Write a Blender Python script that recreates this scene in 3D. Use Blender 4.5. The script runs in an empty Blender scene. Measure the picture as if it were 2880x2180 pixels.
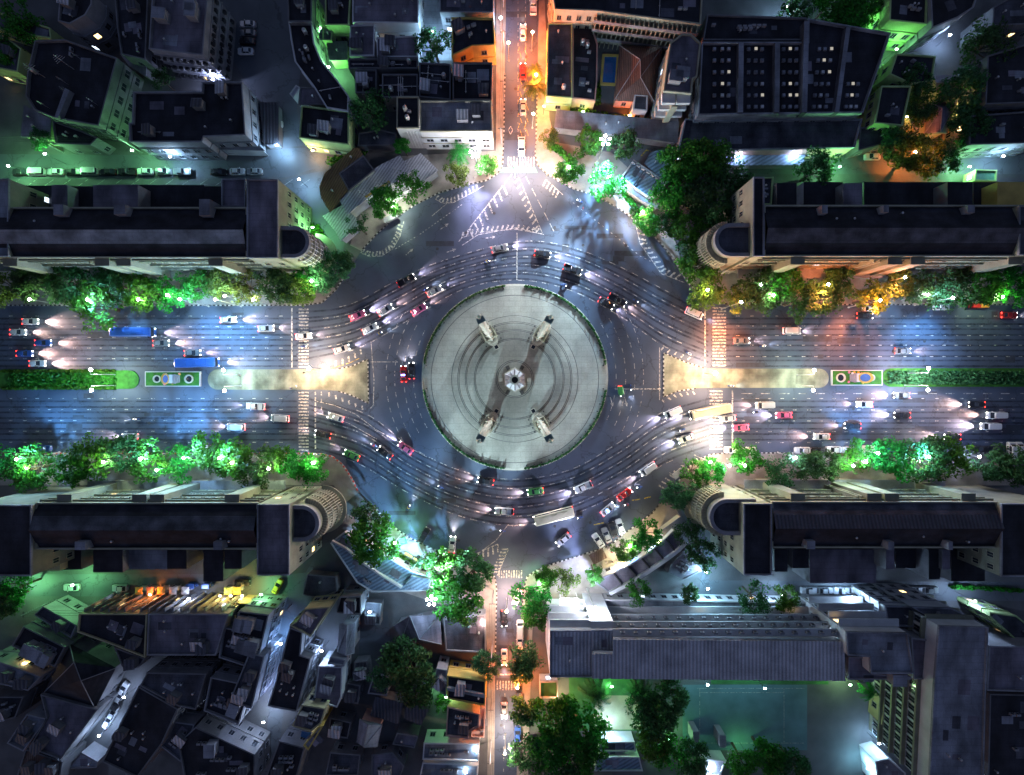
import bpy, bmesh, math, random
from mathutils import Vector, Matrix
# ---------------------------------------------------------------- camera, sky, exposure
SC = bpy.context.scene
COL = SC.collection
R = math.radians
H = 130.0            # height of the drone above the road
S = 0.1              # metres on the ground per pixel of the survey grid
CX, CY = 1448, 1066  # the grid point straight below the drone
cam = bpy.data.cameras.new("camera"); cam.sensor_width = 36
cam.lens = 36 * H / 288.0
cam.shift_x = -8 / 2880; cam.shift_y = -24 / 2880
cam.clip_end = 3000
camo = bpy.data.objects.new("camera", cam); COL.objects.link(camo)
camo.location = (0, 0, H); SC.camera = camo
w = bpy.data.worlds.new("World"); SC.world = w; w.use_nodes = True
nt = w.node_tree; bg = nt.nodes["Background"]
sky = nt.nodes.new("ShaderNodeTexSky"); sky.sky_type = 'NISHITA'; sky.sun_disc = False
sky.sun_elevation = R(1.0); sky.sun_rotation = R(200)
tint = nt.nodes.new("ShaderNodeMix"); tint.data_type = 'RGBA'; tint.blend_type = 'MULTIPLY'
tint.inputs[0].default_value = 1; tint.inputs[7].default_value = (0.50, 0.58, 1.0, 1)
nt.links.new(sky.outputs[0], tint.inputs[6]); nt.links.new(tint.outputs[2], bg.inputs[0])
bg.inputs[1].default_value = 0.125
sl = bpy.data.lights.new("fill_sun", 'SUN'); sl.energy = 0.012; sl.angle = R(4); sl.color = (0.85, 0.8, 1.0)  # weak sun lamp added to give roofs and edges some form
slo = bpy.data.objects.new("fill_sun", sl); COL.objects.link(slo); slo.rotation_euler = (R(38), R(12), R(200))
SC.view_settings.view_transform = 'Standard'; SC.view_settings.look = 'None'
SC.view_settings.exposure = 1.45; SC.view_settings.gamma = 1.0
SC.cycles.max_bounces = 5; SC.cycles.diffuse_bounces = 2; SC.cycles.glossy_bounces = 2
SC.cycles.transmission_bounces = 3; SC.cycles.transparent_max_bounces = 4
SC.cycles.sample_clamp_indirect = 4.0; SC.cycles.caustics_reflective = False; SC.cycles.caustics_refractive = False
SC.cycles.use_light_tree = True; SC.cycles.use_denoising = True
LP = 1.0             # all lamps together

# ---------------------------------------------------------------- survey grid
def P(x, y, h=0.0):
    k = S * (H - h) / H
    return Vector(((x - CX) * k, (CY - y) * k, h))
ROW = {'A': 0, 'B': 400, 'C': 900, 'D': 1300, 'E': 1635}
def Q(tile, *pts):   # points read on an enlarged sheet of the survey -> grid
    oy, ox = ROW[tile[0]], 720 * int(tile[1]); f = 720 / 2212
    return [(ox + a * f, oy + b * f) for a, b in pts]
def W(px, h=0.0): return [P(x, y, h) for x, y in px]

# ---------------------------------------------------------------- materials
MC = {}
def nd(t, k, **kw):
    n = t.nodes.new(k)
    for a, b in kw.items(): setattr(n, a, b)
    return n
def mat(name, c, rough=0.8, var=0.25, scale=0.6, metal=0.0, bump=0.0, fine=6.0, spec=0.3, obvar=0.0, c2=None):
    """plain surface with two scales of procedural mottling"""
    if name in MC: return MC[name]
    m = bpy.data.materials.new(name); m.use_nodes = True; t = m.node_tree; b = t.nodes["Principled BSDF"]
    tc = nd(t, "ShaderNodeNewGeometry")
    n1 = nd(t, "ShaderNodeTexNoise"); n1.inputs["Scale"].default_value = scale; n1.inputs["Detail"].default_value = 6
    n2 = nd(t, "ShaderNodeTexNoise"); n2.inputs["Scale"].default_value = fine; n2.inputs["Detail"].default_value = 3
    t.links.new(tc.outputs["Position"], n1.inputs["Vector"]); t.links.new(tc.outputs["Position"], n2.inputs["Vector"])
    ad = nd(t, "ShaderNodeMath", operation='ADD'); t.links.new(n1.outputs[0], ad.inputs[0])
    mu = nd(t, "ShaderNodeMath", operation='MULTIPLY'); mu.inputs[1].default_value = 0.6
    t.links.new(n2.outputs[0], mu.inputs[0]); t.links.new(mu.outputs[0], ad.inputs[1])
    mr = nd(t, "ShaderNodeMapRange"); mr.inputs[1].default_value = 0.5; mr.inputs[2].default_value = 1.1
    t.links.new(ad.outputs[0], mr.inputs[0])
    mx = nd(t, "ShaderNodeMix", data_type='RGBA')
    lo = [x * (1 - var) for x in c]; hi = [min(1, x * (1 + var)) for x in (c2 or c)]
    mx.inputs[6].default_value = (*lo, 1); mx.inputs[7].default_value = (*hi, 1)
    t.links.new(mr.outputs[0], mx.inputs[0]); out = mx.outputs[2]
    if obvar:
        oi = nd(t, "ShaderNodeObjectInfo"); hs = nd(t, "ShaderNodeHueSaturation")
        r2 = nd(t, "ShaderNodeMapRange"); r2.inputs[3].default_value = 1 - obvar; r2.inputs[4].default_value = 1 + obvar
        t.links.new(oi.outputs["Random"], r2.inputs[0]); t.links.new(r2.outputs[0], hs.inputs["Value"])
        t.links.new(out, hs.inputs["Color"]); out = hs.outputs[0]
    t.links.new(out, b.inputs["Base Color"])
    b.inputs["Roughness"].default_value = rough; b.inputs["Metallic"].default_value = metal
    b.inputs["Specular IOR Level"].default_value = spec
    if bump:
        bp = nd(t, "ShaderNodeBump"); bp.inputs["Strength"].default_value = bump; bp.inputs["Distance"].default_value = 0.05
        t.links.new(n2.outputs[0], bp.inputs["Height"]); t.links.new(bp.outputs[0], b.inputs["Normal"])
    MC[name] = m; return m
def ridged(name, c, ang=0.0, pitch=0.5, c2=None, rough=0.5, metal=0.0, depth=0.6, dirt=0.4):
    """sheet or tile roof: parallel ribs running at an angle, dirt streaks over them"""
    if name in MC: return MC[name]
    m = mat(name, c, rough, dirt, 0.25, metal, 0, 3.0); t = m.node_tree; b = t.nodes["Principled BSDF"]
    g = nd(t, "ShaderNodeNewGeometry"); mp = nd(t, "ShaderNodeMapping"); mp.inputs["Rotation"].default_value = (0, 0, ang)
    t.links.new(g.outputs["Position"], mp.inputs[0])
    wv = nd(t, "ShaderNodeTexWave", wave_type='BANDS', bands_direction='X', wave_profile='SIN')
    wv.inputs["Scale"].default_value = 0.314 / pitch; wv.inputs["Distortion"].default_value = 0.0
    t.links.new(mp.outputs[0], wv.inputs["Vector"])
    bp = nd(t, "ShaderNodeBump"); bp.inputs["Strength"].default_value = depth; bp.inputs["Distance"].default_value = 0.12
    t.links.new(wv.outputs["Fac"], bp.inputs["Height"]); t.links.new(bp.outputs[0], b.inputs["Normal"])
    src = b.inputs["Base Color"].links[0].from_socket
    mx = nd(t, "ShaderNodeMix", data_type='RGBA', blend_type='MULTIPLY'); mx.inputs[0].default_value = 0.45
    t.links.new(src, mx.inputs[6]); t.links.new(wv.outputs["Color"], mx.inputs[7]); t.links.new(mx.outputs[2], b.inputs["Base Color"])
    return m
def emit(name, c, s):
    if name in MC: return MC[name]
    m = bpy.data.materials.new(name); m.use_nodes = True; b = m.node_tree.nodes["Principled BSDF"]
    b.inputs["Base Color"].default_value = (*[x * .5 for x in c], 1)
    b.inputs["Emission Color"].default_value = (*c, 1); b.inputs["Emission Strength"].default_value = s
    MC[name] = m; return m
def leafmat(name, c, trans=0.35):
    m = bpy.data.materials.new(name); m.use_nodes = True; t = m.node_tree
    b = t.nodes["Principled BSDF"]; o = t.nodes["Material Output"]
    oi = nd(t, "ShaderNodeObjectInfo"); g = nd(t, "ShaderNodeNewGeometry")
    hs = nd(t, "ShaderNodeHueSaturation"); hs.inputs["Color"].default_value = (*c, 1)
    mh = nd(t, "ShaderNodeMapRange"); mh.inputs[3].default_value = 0.47; mh.inputs[4].default_value = 0.53
    mv = nd(t, "ShaderNodeMapRange"); mv.inputs[3].default_value = 0.55; mv.inputs[4].default_value = 1.6
    ad = nd(t, "ShaderNodeMath", operation='MULTIPLY'); r3 = nd(t, "ShaderNodeMapRange"); r3.inputs[3].default_value = .75; r3.inputs[4].default_value = 1.25
    t.links.new(oi.outputs["Random"], mh.inputs[0]); t.links.new(mh.outputs[0], hs.inputs["Hue"])
    t.links.new(g.outputs["Random Per Island"], mv.inputs[0]); t.links.new(oi.outputs["Random"], r3.inputs[0])
    t.links.new(mv.outputs[0], ad.inputs[0]); t.links.new(r3.outputs[0], ad.inputs[1]); t.links.new(ad.outputs[0], hs.inputs["Value"])
    t.links.new(hs.outputs[0], b.inputs["Base Color"]); b.inputs["Roughness"].default_value = 0.55
    b.inputs["Specular IOR Level"].default_value = 0.25
    tr = nd(t, "ShaderNodeBsdfTranslucent"); t.links.new(hs.outputs[0], tr.inputs[0])
    ms = nd(t, "ShaderNodeMixShader"); ms.inputs[0].default_value = trans
    t.links.new(b.outputs[0], ms.inputs[1]); t.links.new(tr.outputs[0], ms.inputs[2]); t.links.new(ms.outputs[0], o.inputs[0])
    return m
def weather(key, dark=.45, sx=.9, sy=.06, j=.45, bs=.28):
    """rain streaks and ponding stains over a flat roof"""
    m = M[key]; t = m.node_tree; b = t.nodes["Principled BSDF"]; src = b.inputs["Base Color"].links[0].from_socket
    g = nd(t, "ShaderNodeNewGeometry"); mp = nd(t, "ShaderNodeMapping"); mp.inputs["Scale"].default_value = (sx, sy, 1); n = nd(t, "ShaderNodeTexNoise"); n.inputs["Scale"].default_value = 1.0; n.inputs["Detail"].default_value = 4
    t.links.new(g.outputs["Position"], mp.inputs[0]); t.links.new(mp.outputs[0], n.inputs["Vector"])
    br = nd(t, "ShaderNodeTexBrick"); br.inputs["Scale"].default_value = bs; br.inputs["Mortar Size"].default_value = .012; br.inputs["Color1"].default_value = (1, 1, 1, 1); br.inputs["Color2"].default_value = (1 - (1 - j) * .33, 1 - (1 - j) * .33, 1 - (1 - j) * .33, 1); br.inputs["Mortar"].default_value = (j, j, j, 1); t.links.new(g.outputs["Position"], br.inputs["Vector"])
    mr = nd(t, "ShaderNodeMapRange"); mr.inputs[1].default_value = .35; mr.inputs[2].default_value = .65; mr.inputs[3].default_value = 1 - dark; mr.inputs[4].default_value = 1.15; t.links.new(n.outputs[0], mr.inputs[0])
    m1 = nd(t, "ShaderNodeMix", data_type='RGBA', blend_type='MULTIPLY'); m1.inputs[0].default_value = 1; t.links.new(src, m1.inputs[6]); t.links.new(br.outputs[0], m1.inputs[7])
    hv = nd(t, "ShaderNodeHueSaturation"); t.links.new(mr.outputs[0], hv.inputs["Value"]); t.links.new(m1.outputs[2], hv.inputs["Color"]); t.links.new(hv.outputs[0], b.inputs["Base Color"])
def asphalt(name, c, var=0.35):
    """road: mottled, with long worn streaks, sealed cracks and oil"""
    m = mat(name, c, 0.6, var, 0.12, 0, 0.25, 9.0, 0.4); t = m.node_tree; b = t.nodes["Principled BSDF"]
    src = b.inputs["Base Color"].links[0].from_socket
    g = nd(t, "ShaderNodeNewGeometry"); v = nd(t, "ShaderNodeTexVoronoi", feature='DISTANCE_TO_EDGE'); v.inputs["Scale"].default_value = 0.11
    dn = nd(t, "ShaderNodeTexNoise"); dn.inputs["Scale"].default_value = 0.5; dn.inputs["Detail"].default_value = 5
    t.links.new(g.outputs["Position"], dn.inputs["Vector"])
    vm = nd(t, "ShaderNodeVectorMath", operation='MULTIPLY_ADD'); vm.inputs[1].default_value = (5, 5, 0)
    t.links.new(dn.outputs["Color"], vm.inputs[0]); t.links.new(g.outputs["Position"], vm.inputs[2]); t.links.new(vm.outputs[0], v.inputs["Vector"])
    mr = nd(t, "ShaderNodeMapRange"); mr.inputs[1].default_value = 0.004; mr.inputs[2].default_value = 0.014
    mr.inputs[3].default_value = 0.6; t.links.new(v.outputs[0], mr.inputs[0])
    mx = nd(t, "ShaderNodeMix", data_type='RGBA', blend_type='MULTIPLY'); mx.inputs[0].default_value = 1
    cb = nd(t, "ShaderNodeCombineColor")
    for k in range(3): t.links.new(mr.outputs[0], cb.inputs[k])
    t.links.new(src, mx.inputs[6]); t.links.new(cb.outputs[0], mx.inputs[7]); t.links.new(mx.outputs[2], b.inputs["Base Color"])
    return m
M = dict(
    ground=mat('rough_concrete', (.10, .10, .105), .9, .45, .15, 0, .3),
    asphalt=asphalt('asphalt', (.056, .074, .114)), lane=asphalt('lane_asphalt', (.085, .095, .11)),
    pave=mat('paving', (.24, .22, .20), .8, .35, .35, 0, .2), isle=mat('island_paving', (.20, .21, .16), .8, .4, .3, 0, .2), plaza=mat('plaza_stone', (.33, .325, .275), .7, .26, .16, 0, .1, 2.5),
    joint=mat('dark_joint', (.07, .07, .07), .8), stone=mat('carved_stone', (.42, .40, .33), .7, .3, .5, 0, .2),
    white=mat('road_paint', (.46, .455, .43), .6, .35, 1.2), yellowp=mat('yellow_paint', (.6, .42, .05), .6, .35, 1.2),
    red=mat('red_paint', (.45, .06, .04), .6), black=mat('black_paint', (.03, .03, .03), .6), greenp=mat('green_paint', (.10, .26, .19), .7, .35, .8),
    grass=mat('grass', (.035, .15, .02), .9, .45, .9, 0, .6, 14), soil=mat('soil', (.06, .055, .035), .95, .5, .8, 0, .5),
    lawn=mat('lawn', (.05, .16, .05), .9, .4, .4, 0, .5, 10),
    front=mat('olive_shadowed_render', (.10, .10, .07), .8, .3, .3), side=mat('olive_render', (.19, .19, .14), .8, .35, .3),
    cream=mat('cream_render', (.32, .31, .23), .8, .3, .3), greyw=mat('grey_render', (.22, .22, .24), .8, .35, .3),
    whitew=mat('white_render', (.50, .50, .51), .75, .2, .3), darkw=mat('dark_render', (.14, .14, .15), .85, .4, .3),
    tanw=mat('tan_render', (.38, .34, .20), .8, .3, .3), yelw=mat('yellow_render', (.50, .36, .10), .8, .3, .3),
    greenw=mat('green_render', (.34, .46, .20), .8, .3, .3), pinkw=mat('pink_render', (.45, .26, .22), .8, .3, .3),
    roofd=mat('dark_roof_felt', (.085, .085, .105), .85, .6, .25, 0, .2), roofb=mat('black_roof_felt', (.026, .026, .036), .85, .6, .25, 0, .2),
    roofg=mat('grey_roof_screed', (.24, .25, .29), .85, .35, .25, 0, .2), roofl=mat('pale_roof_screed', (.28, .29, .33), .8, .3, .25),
    roofp=mat('mauve_roof_screed', (.20, .18, .22), .85, .35, .2), tile=ridged('brown_tile', (.13, .075, .06), 0, .5),
    rust=ridged('rusty_sheet', (.26, .15, .07), R(30), .6), sheetg=ridged('grey_sheet', (.52, .52, .56), R(35), .7, metal=.2),
    sheetb=ridged('blue_sheet', (.22, .30, .38), R(60), .9, metal=.1), sheetv=ridged('ribbed_sheet', (.50, .50, .54), 0, .9, metal=.2, depth=1),
    sheetn=ridged('dark_sheet', (.07, .07, .09), 0, .9, depth=.8), metal=mat('galvanised_metal', (.45, .45, .46), .45, .3, 2, .6),
    polem=mat('painted_pole', (.40, .40, .38), .5, .2, 2, .3), darkm=mat('dark_metal', (.05, .05, .055), .5, .3, 2, .4),
    gold=mat('gilding', (.62, .42, .12), .35, .25, 2, .7), bark=mat('bark', (.09, .07, .05), .9, .4, 3, 0, .5),
    glass=mat('dark_glass', (.02, .025, .035), .12, .2, 1, 0, 0, 6, .6), water=mat('pool_water', (.02, .10, .30), .08, .2, .4, 0, .1, 2, .6),
    court=mat('court_surface', (.10, .18, .20), .75, .3, .2), tyre=mat('tyre', (.02, .02, .02), .9), skin=mat('skin', (.35, .2, .13), .6),
    greeng=mat('green_grey', (.16, .24, .22), .5, .3, 1, .2),
    warmwin=emit('warm_window', (1, .66, .28), 1.6), coolwin=emit('cool_window', (.65, .82, 1), 1.6), bluewin=emit('blue_window', (.12, .35, 1), 3.0),
    headl=emit('headlamp', (1, .93, .84), 16), taill=emit('tail_lamp', (1, .03, .02), 5), bulb=emit('lamp_glass', (.93, .96, 1), 45),
    warmb=emit('warm_lamp_glass', (1, .72, .35), 30), greenb=emit('green_lamp_glass', (.5, 1, .6), 30), redb=emit('red_beacon', (1, .05, .04), 14), blueb=emit('blue_beacon', (.1, .3, 1), 14),
)
for k_ in ('roofd', 'roofb', 'roofg', 'roofl', 'roofp'): weather(k_, .55, .22, .09, .8, .15)
weather('plaza', .30, .13, .07, .82, .16); weather('isle', .4, .3, .22, .8, .3)
def worn(key, lo=.40, hi=.56, sc=1.6):
    m = M[key]; t = m.node_tree; b = t.nodes["Principled BSDF"]; o = t.nodes["Material Output"]; g = nd(t, "ShaderNodeNewGeometry"); n = nd(t, "ShaderNodeTexNoise"); n.inputs["Scale"].default_value = sc; n.inputs["Detail"].default_value = 7; n.inputs["Roughness"].default_value = .75
    t.links.new(g.outputs["Position"], n.inputs["Vector"]); mr = nd(t, "ShaderNodeMapRange"); mr.inputs[1].default_value = lo; mr.inputs[2].default_value = hi; mr.inputs[3].default_value = .12; t.links.new(n.outputs[0], mr.inputs[0])
    tr = nd(t, "ShaderNodeBsdfTransparent"); mx = nd(t, "ShaderNodeMixShader"); t.links.new(mr.outputs[0], mx.inputs[0]); t.links.new(tr.outputs[0], mx.inputs[1]); t.links.new(b.outputs[0], mx.inputs[2]); t.links.new(mx.outputs[0], o.inputs[0])
worn('white'); worn('yellowp'); M['track'] = mat('tyre_track', (.030, .034, .045), .45, .3, .3); worn('track', .38, .85, .35); M['patch'] = mat('road_patch', (.045, .05, .066), .7, .3, .8)
LEAF = [leafmat('leaf_green', (.030, .15, .012)), leafmat('leaf_dark', (.030, .105, .028)), leafmat('leaf_yellow_green', (.09, .14, .02))]

# ---------------------------------------------------------------- mesh helper
def off(o):
    v = Vector((0, 0, 0))
    while o is not None: v = v + o.location; o = o.parent
    return v
def inset(poly, d):
    p = [Vector((q[0], q[1])) for q in poly]; n = len(p)
    ar = sum(p[i].x * p[(i + 1) % n].y - p[(i + 1) % n].x * p[i].y for i in range(n)); s = 1 if ar > 0 else -1
    out = []
    for i in range(n):
        a = (p[i] - p[i - 1]).normalized(); b = (p[(i + 1) % n] - p[i]).normalized()
        na = Vector((-a.y, a.x)) * s; nb = Vector((-b.y, b.x)) * s; m = na + nb
        if m.length < 1e-4: m = na
        m.normalize(); c = max(0.35, m.dot(na)); out.append(p[i] + m * (d / c))
    return out
def ccw(poly):
    n = len(poly); ar = sum(poly[i][0] * poly[(i + 1) % n][1] - poly[(i + 1) % n][0] * poly[i][1] for i in range(n))
    return list(poly) if ar > 0 else list(reversed(poly))
class MB:
    def __init__(s): s.v = []; s.f = []; s.m = []
    def add(s, vs, fs, mi=0):
        b = len(s.v); s.v += [tuple(x) for x in vs]
        for f in fs: s.f.append([b + i for i in f]); s.m.append(mi)
        return s
    def prism(s, poly, z0, z1, mi=0, top=True, tmi=None, bot=False):
        poly = ccw(poly); n = len(poly)
        s.add([(q[0], q[1], z0) for q in poly] + [(q[0], q[1], z1) for q in poly],
              [(i, (i + 1) % n, n + (i + 1) % n, n + i) for i in range(n)], mi)
        if top: s.flat(poly, z1, mi if tmi is None else tmi)
        if bot: s.add([(q[0], q[1], z0) for q in reversed(poly)], [tuple(range(n))], mi)
        return s
    def flat(s, poly, z, mi=0):
        poly = ccw(poly); return s.add([(q[0], q[1], z) for q in poly], [tuple(range(len(poly)))], mi)
    def ring(s, outer, inner, z0, z1, mi=0):
        n = len(outer); v = []
        for z in (z0, z1):
            v += [(q[0], q[1], z) for q in outer] + [(q[0], q[1], z) for q in inner]
        f = []
        for i in range(n):
            j = (i + 1) % n
            f += [(i, j, 2 * n + j, 2 * n + i), (n + j, n + i, 3 * n + i, 3 * n + j), (2 * n + i, 2 * n + j, 3 * n + j, 3 * n + i)]
        return s.add(v, f, mi)
    def rim(s, poly, t, z0, z1, mi=0):
        poly = ccw(poly); return s.ring(poly, inset(poly, t), z0, z1, mi)
    def box(s, c, sz, rot=0.0, mi=0):
        ca, sa = math.cos(rot), math.sin(rot); v = []
        for dz in (-.5, .5):
            for dx, dy in ((-.5, -.5), (.5, -.5), (.5, .5), (-.5, .5)):
                x, y = dx * sz[0], dy * sz[1]; v.append((c[0] + x * ca - y * sa, c[1] + x * sa + y * ca, c[2] + dz * sz[2]))
        return s.add(v, [(3, 2, 1, 0), (4, 5, 6, 7), (0, 1, 5, 4), (1, 2, 6, 5), (2, 3, 7, 6), (3, 0, 4, 7)], mi)
    def tube(s, a, b, r0, r1=None, n=8, mi=0, cap=True):
        a = Vector(a); b = Vector(b); r1 = r0 if r1 is None else r1
        d = (b - a).normalized(); u = d.orthogonal().normalized(); w_ = d.cross(u)
        v = [a + (u * math.cos(t) + w_ * math.sin(t)) * r0 for t in [2 * math.pi * i / n for i in range(n)]]
        v += [b + (u * math.cos(t) + w_ * math.sin(t)) * r1 for t in [2 * math.pi * i / n for i in range(n)]]
        f = [(i, (i + 1) % n, n + (i + 1) % n, n + i) for i in range(n)]
        if cap: f += [tuple(range(n - 1, -1, -1)), tuple(range(n, 2 * n))]
        return s.add(v, f, mi)
    def lathe(s, prof, n=24, c=(0, 0, 0), mi=0, a0=0.0, sy=1.0):
        v = []; f = []
        for r, z in prof:
            v += [(c[0] + r * math.cos(a0 + 2 * math.pi * i / n), c[1] + sy * r * math.sin(a0 + 2 * math.pi * i / n), c[2] + z) for i in range(n)]
        for k in range(len(prof) - 1):
            for i in range(n): f.append((k * n + i, k * n + (i + 1) % n, (k + 1) * n + (i + 1) % n, (k + 1) * n + i))
        f.append(tuple(range((len(prof) - 1) * n, len(prof) * n)))
        return s.add(v, f, mi)
    def mesh(s, name, mats, o=Vector((0, 0, 0)), smooth=False):
        me = bpy.data.meshes.new(name)
        me.from_pydata([(x - o.x, y - o.y, z - o.z) for x, y, z in s.v], [], s.f)
        for m in (mats if isinstance(mats, (list, tuple)) else [mats]): me.materials.append(m)
        me.polygons.foreach_set("material_index", s.m)
        if smooth: me.polygons.foreach_set("use_smooth", [True] * len(s.f))
        me.update(); return me
    def build(s, name, mats, parent=None, smooth=False, **tags):
        o = bpy.data.objects.new(name, s.mesh(name, mats, off(parent), smooth)); COL.objects.link(o)
        if parent is not None: o.parent = parent
        for k, v in tags.items(): o[k] = v
        return o
def link(me, name, loc, rz=0.0, parent=None, sc=None):
    o = bpy.data.objects.new(name, me); COL.objects.link(o); o.location = loc; o.rotation_euler.z = rz
    if sc is not None: o.scale = sc
    if parent is not None: o.parent = parent
    return o
def tag(o, label=None, cat=None, group=None):
    if label: o['label'] = label
    if cat: o['category'] = cat
    if group: o['group'] = group
    return o
def thing(name, label, cat, loc=(0, 0, 0), group=None, rz=0.0):
    o = bpy.data.objects.new(name, None); COL.objects.link(o); o.location = loc; o.rotation_euler.z = rz
    o.empty_display_size = 0.5; return tag(o, label, cat, group)
def dup(o, parent=None):
    c = o.copy(); COL.objects.link(c)
    if parent is not None: c.parent = parent
    for k in o.children: dup(k, c)
    return c
ORD = ['first', 'second', 'third', 'fourth', 'fifth', 'sixth', 'seventh', 'eighth', 'ninth', 'tenth', 'eleventh', 'twelfth', 'thirteenth', 'fourteenth', 'fifteenth', 'sixteenth', 'seventeenth', 'eighteenth', 'nineteenth', 'twentieth']
def light(parent, loc, power, color, kind='POINT', rad=0.25, rot=None, spot=None, blend=.6):
    l = bpy.data.lights.new('lamp_light', kind); l.energy = power * LP; l.color = color; l.shadow_soft_size = rad
    if spot: l.spot_size = spot; l.spot_blend = blend
    o = bpy.data.objects.new('lamp_light', l); COL.objects.link(o); o.parent = parent; o.location = loc
    if rot: o.rotation_euler = rot
    return o
def spline(pts, n=12):
    out = []
    p = [Vector(q) for q in pts]; p = [p[0] * 2 - p[1]] + p + [p[-1] * 2 - p[-2]]
    for i in range(1, len(p) - 2):
        for k in range(n):
            t = k / n; a, b, c, d = p[i - 1], p[i], p[i + 1], p[i + 2]
            out.append(0.5 * (2 * b + (c - a) * t + (2 * a - 5 * b + 4 * c - d) * t * t + (3 * b - a - 3 * c + d) * t ** 3))
    out.append(p[-2]); return out
def resample(pts, step):
    out = [pts[0].copy()]; acc = 0.0
    for a, b in zip(pts, pts[1:]):
        L = (b - a).length; pos = step - acc
        while pos <= L: out.append(a + (b - a) * (pos / L)); pos += step
        acc = (acc + L) % step
    return out
# ---------------------------------------------------------------- ground, roads, pavements, kerbs
def struct(name, mb, mats, smooth=False):
    o = mb.build(name, mats, None, smooth); o['kind'] = 'structure'; return o
struct('ground', MB().flat([(-420, -420), (420, -420), (420, 420), (-420, 420)], 0), M['ground'])
NWK = [(850, 859), (905, 852), (945, 815), (982, 758), (1016, 706), (1058, 660), (1101, 621), (1166, 577), (1234, 543), (1306, 522), (1371, 507), (1400, 488), (1414, 462), (1417, 374)]
NEK = [(1508, 390), (1505, 433), (1512, 465), (1535, 487), (1570, 509), (1609, 530), (1674, 550), (1710, 569), (1752, 595), (1785, 618), (1827, 651), (1857, 683), (1896, 732), (1928, 784), (1962, 830), (2010, 852), (2070, 857)]
SEK = [(2070, 1274), (2000, 1277), (1961, 1294), (1932, 1320), (1900, 1365), (1863, 1407), (1834, 1443), (1782, 1482), (1752, 1502), (1717, 1534), (1652, 1555), (1554, 1586), (1508, 1604), (1482, 1622), (1472, 1660)]
SWK = [(1397, 1660), (1393, 1625), (1371, 1597), (1300, 1578), (1234, 1551), (1176, 1525), (1120, 1492), (1078, 1453), (1040, 1414), (1008, 1385), (993, 1352), (977, 1326), (961, 1304), (935, 1284), (902, 1276), (850, 1275)]
LT = [(-900, 859)]; RT = [(3800, 857)]; RB = [(3800, 1274)]; LB = [(-900, 1275)]
NL = [(1423, 0), (1428, -700)]; NR = [(1524, -700), (1516, 0)]
SR = [(1464, 1800), (1453, 2180), (1447, 2900)]; SL = [(1386, 2900), (1390, 2180), (1393, 1845)]
road = LT + NWK + NL + NR + NEK + RT + RB + SEK + SR + SL + SWK + LB
struct('road', MB().flat(W(road), .004), M['asphalt'])
def lane(name, px, m='lane', z=.004): return struct(name, MB().flat(W(px), z), M[m])
lane('back_street', [(-300, 432), (640, 437), (700, 425), (860, 415), (900, 470), (800, 500), (-300, 505)])
lane('back_street', [(905, 480), (975, 640), (958, 752), (925, 800), (870, 790), (880, 640), (820, 560), (800, 505)])
lane('parking_yard', [(585, -80), (800, -80), (850, 150), (835, 300), (850, 410), (690, 420), (735, 300), (650, 160), (640, 60)])
lane('courtyard', [(980, -60), (1270, -60), (1270, 170), (980, 170)], 'roofl')
lane('back_street', [(2130, 445), (3300, 400), (3300, 490), (2130, 490)])
lane('forecourt', [(1560, 352), (1920, 400), (1925, 470), (1820, 520), (1700, 440), (1560, 400)])
lane('back_street', [(-300, 1615), (820, 1615), (860, 1610), (900, 1540), (960, 1500), (930, 1640), (830, 1680), (-300, 1675)])
lane('back_street', [(1995, 1632), (3300, 1640), (3300, 1690), (1960, 1690), (1985, 1570), (1905, 1420), (1935, 1400), (2000, 1560)])
lane('alley', [(800, 1700), (835, 1700), (760, 2300), (715, 2300)])
lane('alley', [(1010, 1720), (1090, 1720), (1110, 1930), (1010, 1900)])
struct('lawn', MB().flat(W([(1600, 1900), (1800, 1900), (1800, 2055), (1600, 2055)]), .006).flat(W([(2000, 1900), (2330, 1900), (2330, 1925), (2000, 1925)]), .006), M['lawn'])
struct('courtyard', MB().flat(W([(1680, 1956), (1795, 1956), (1810, 2052), (1660, 2052)]), .012), M['tanw'])
struct('sports_court', MB().flat(W([(1920, 1926), (2270, 1926), (2270, 2110), (1920, 2110)]), .008), M['court'])
mk = MB()
for a, b in (((1960, 1936), (2262, 1936)), ((1960, 2090), (2262, 2090)), ((1968, 1936), (1968, 2090)), ((2205, 1936), (2205, 2090)), ((1968, 1948), (2205, 1948))):
    p, q = P(*a), P(*b); d = (q - p).normalized(); n = Vector((-d.y, d.x, 0)) * .06
    mk.add([(*(p - n).xy, .013), (*(q - n).xy, .013), (*(q + n).xy, .013), (*(p + n).xy, .013)], [(0, 1, 2, 3)])
struct('court_markings', mk, M['white'])
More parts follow.
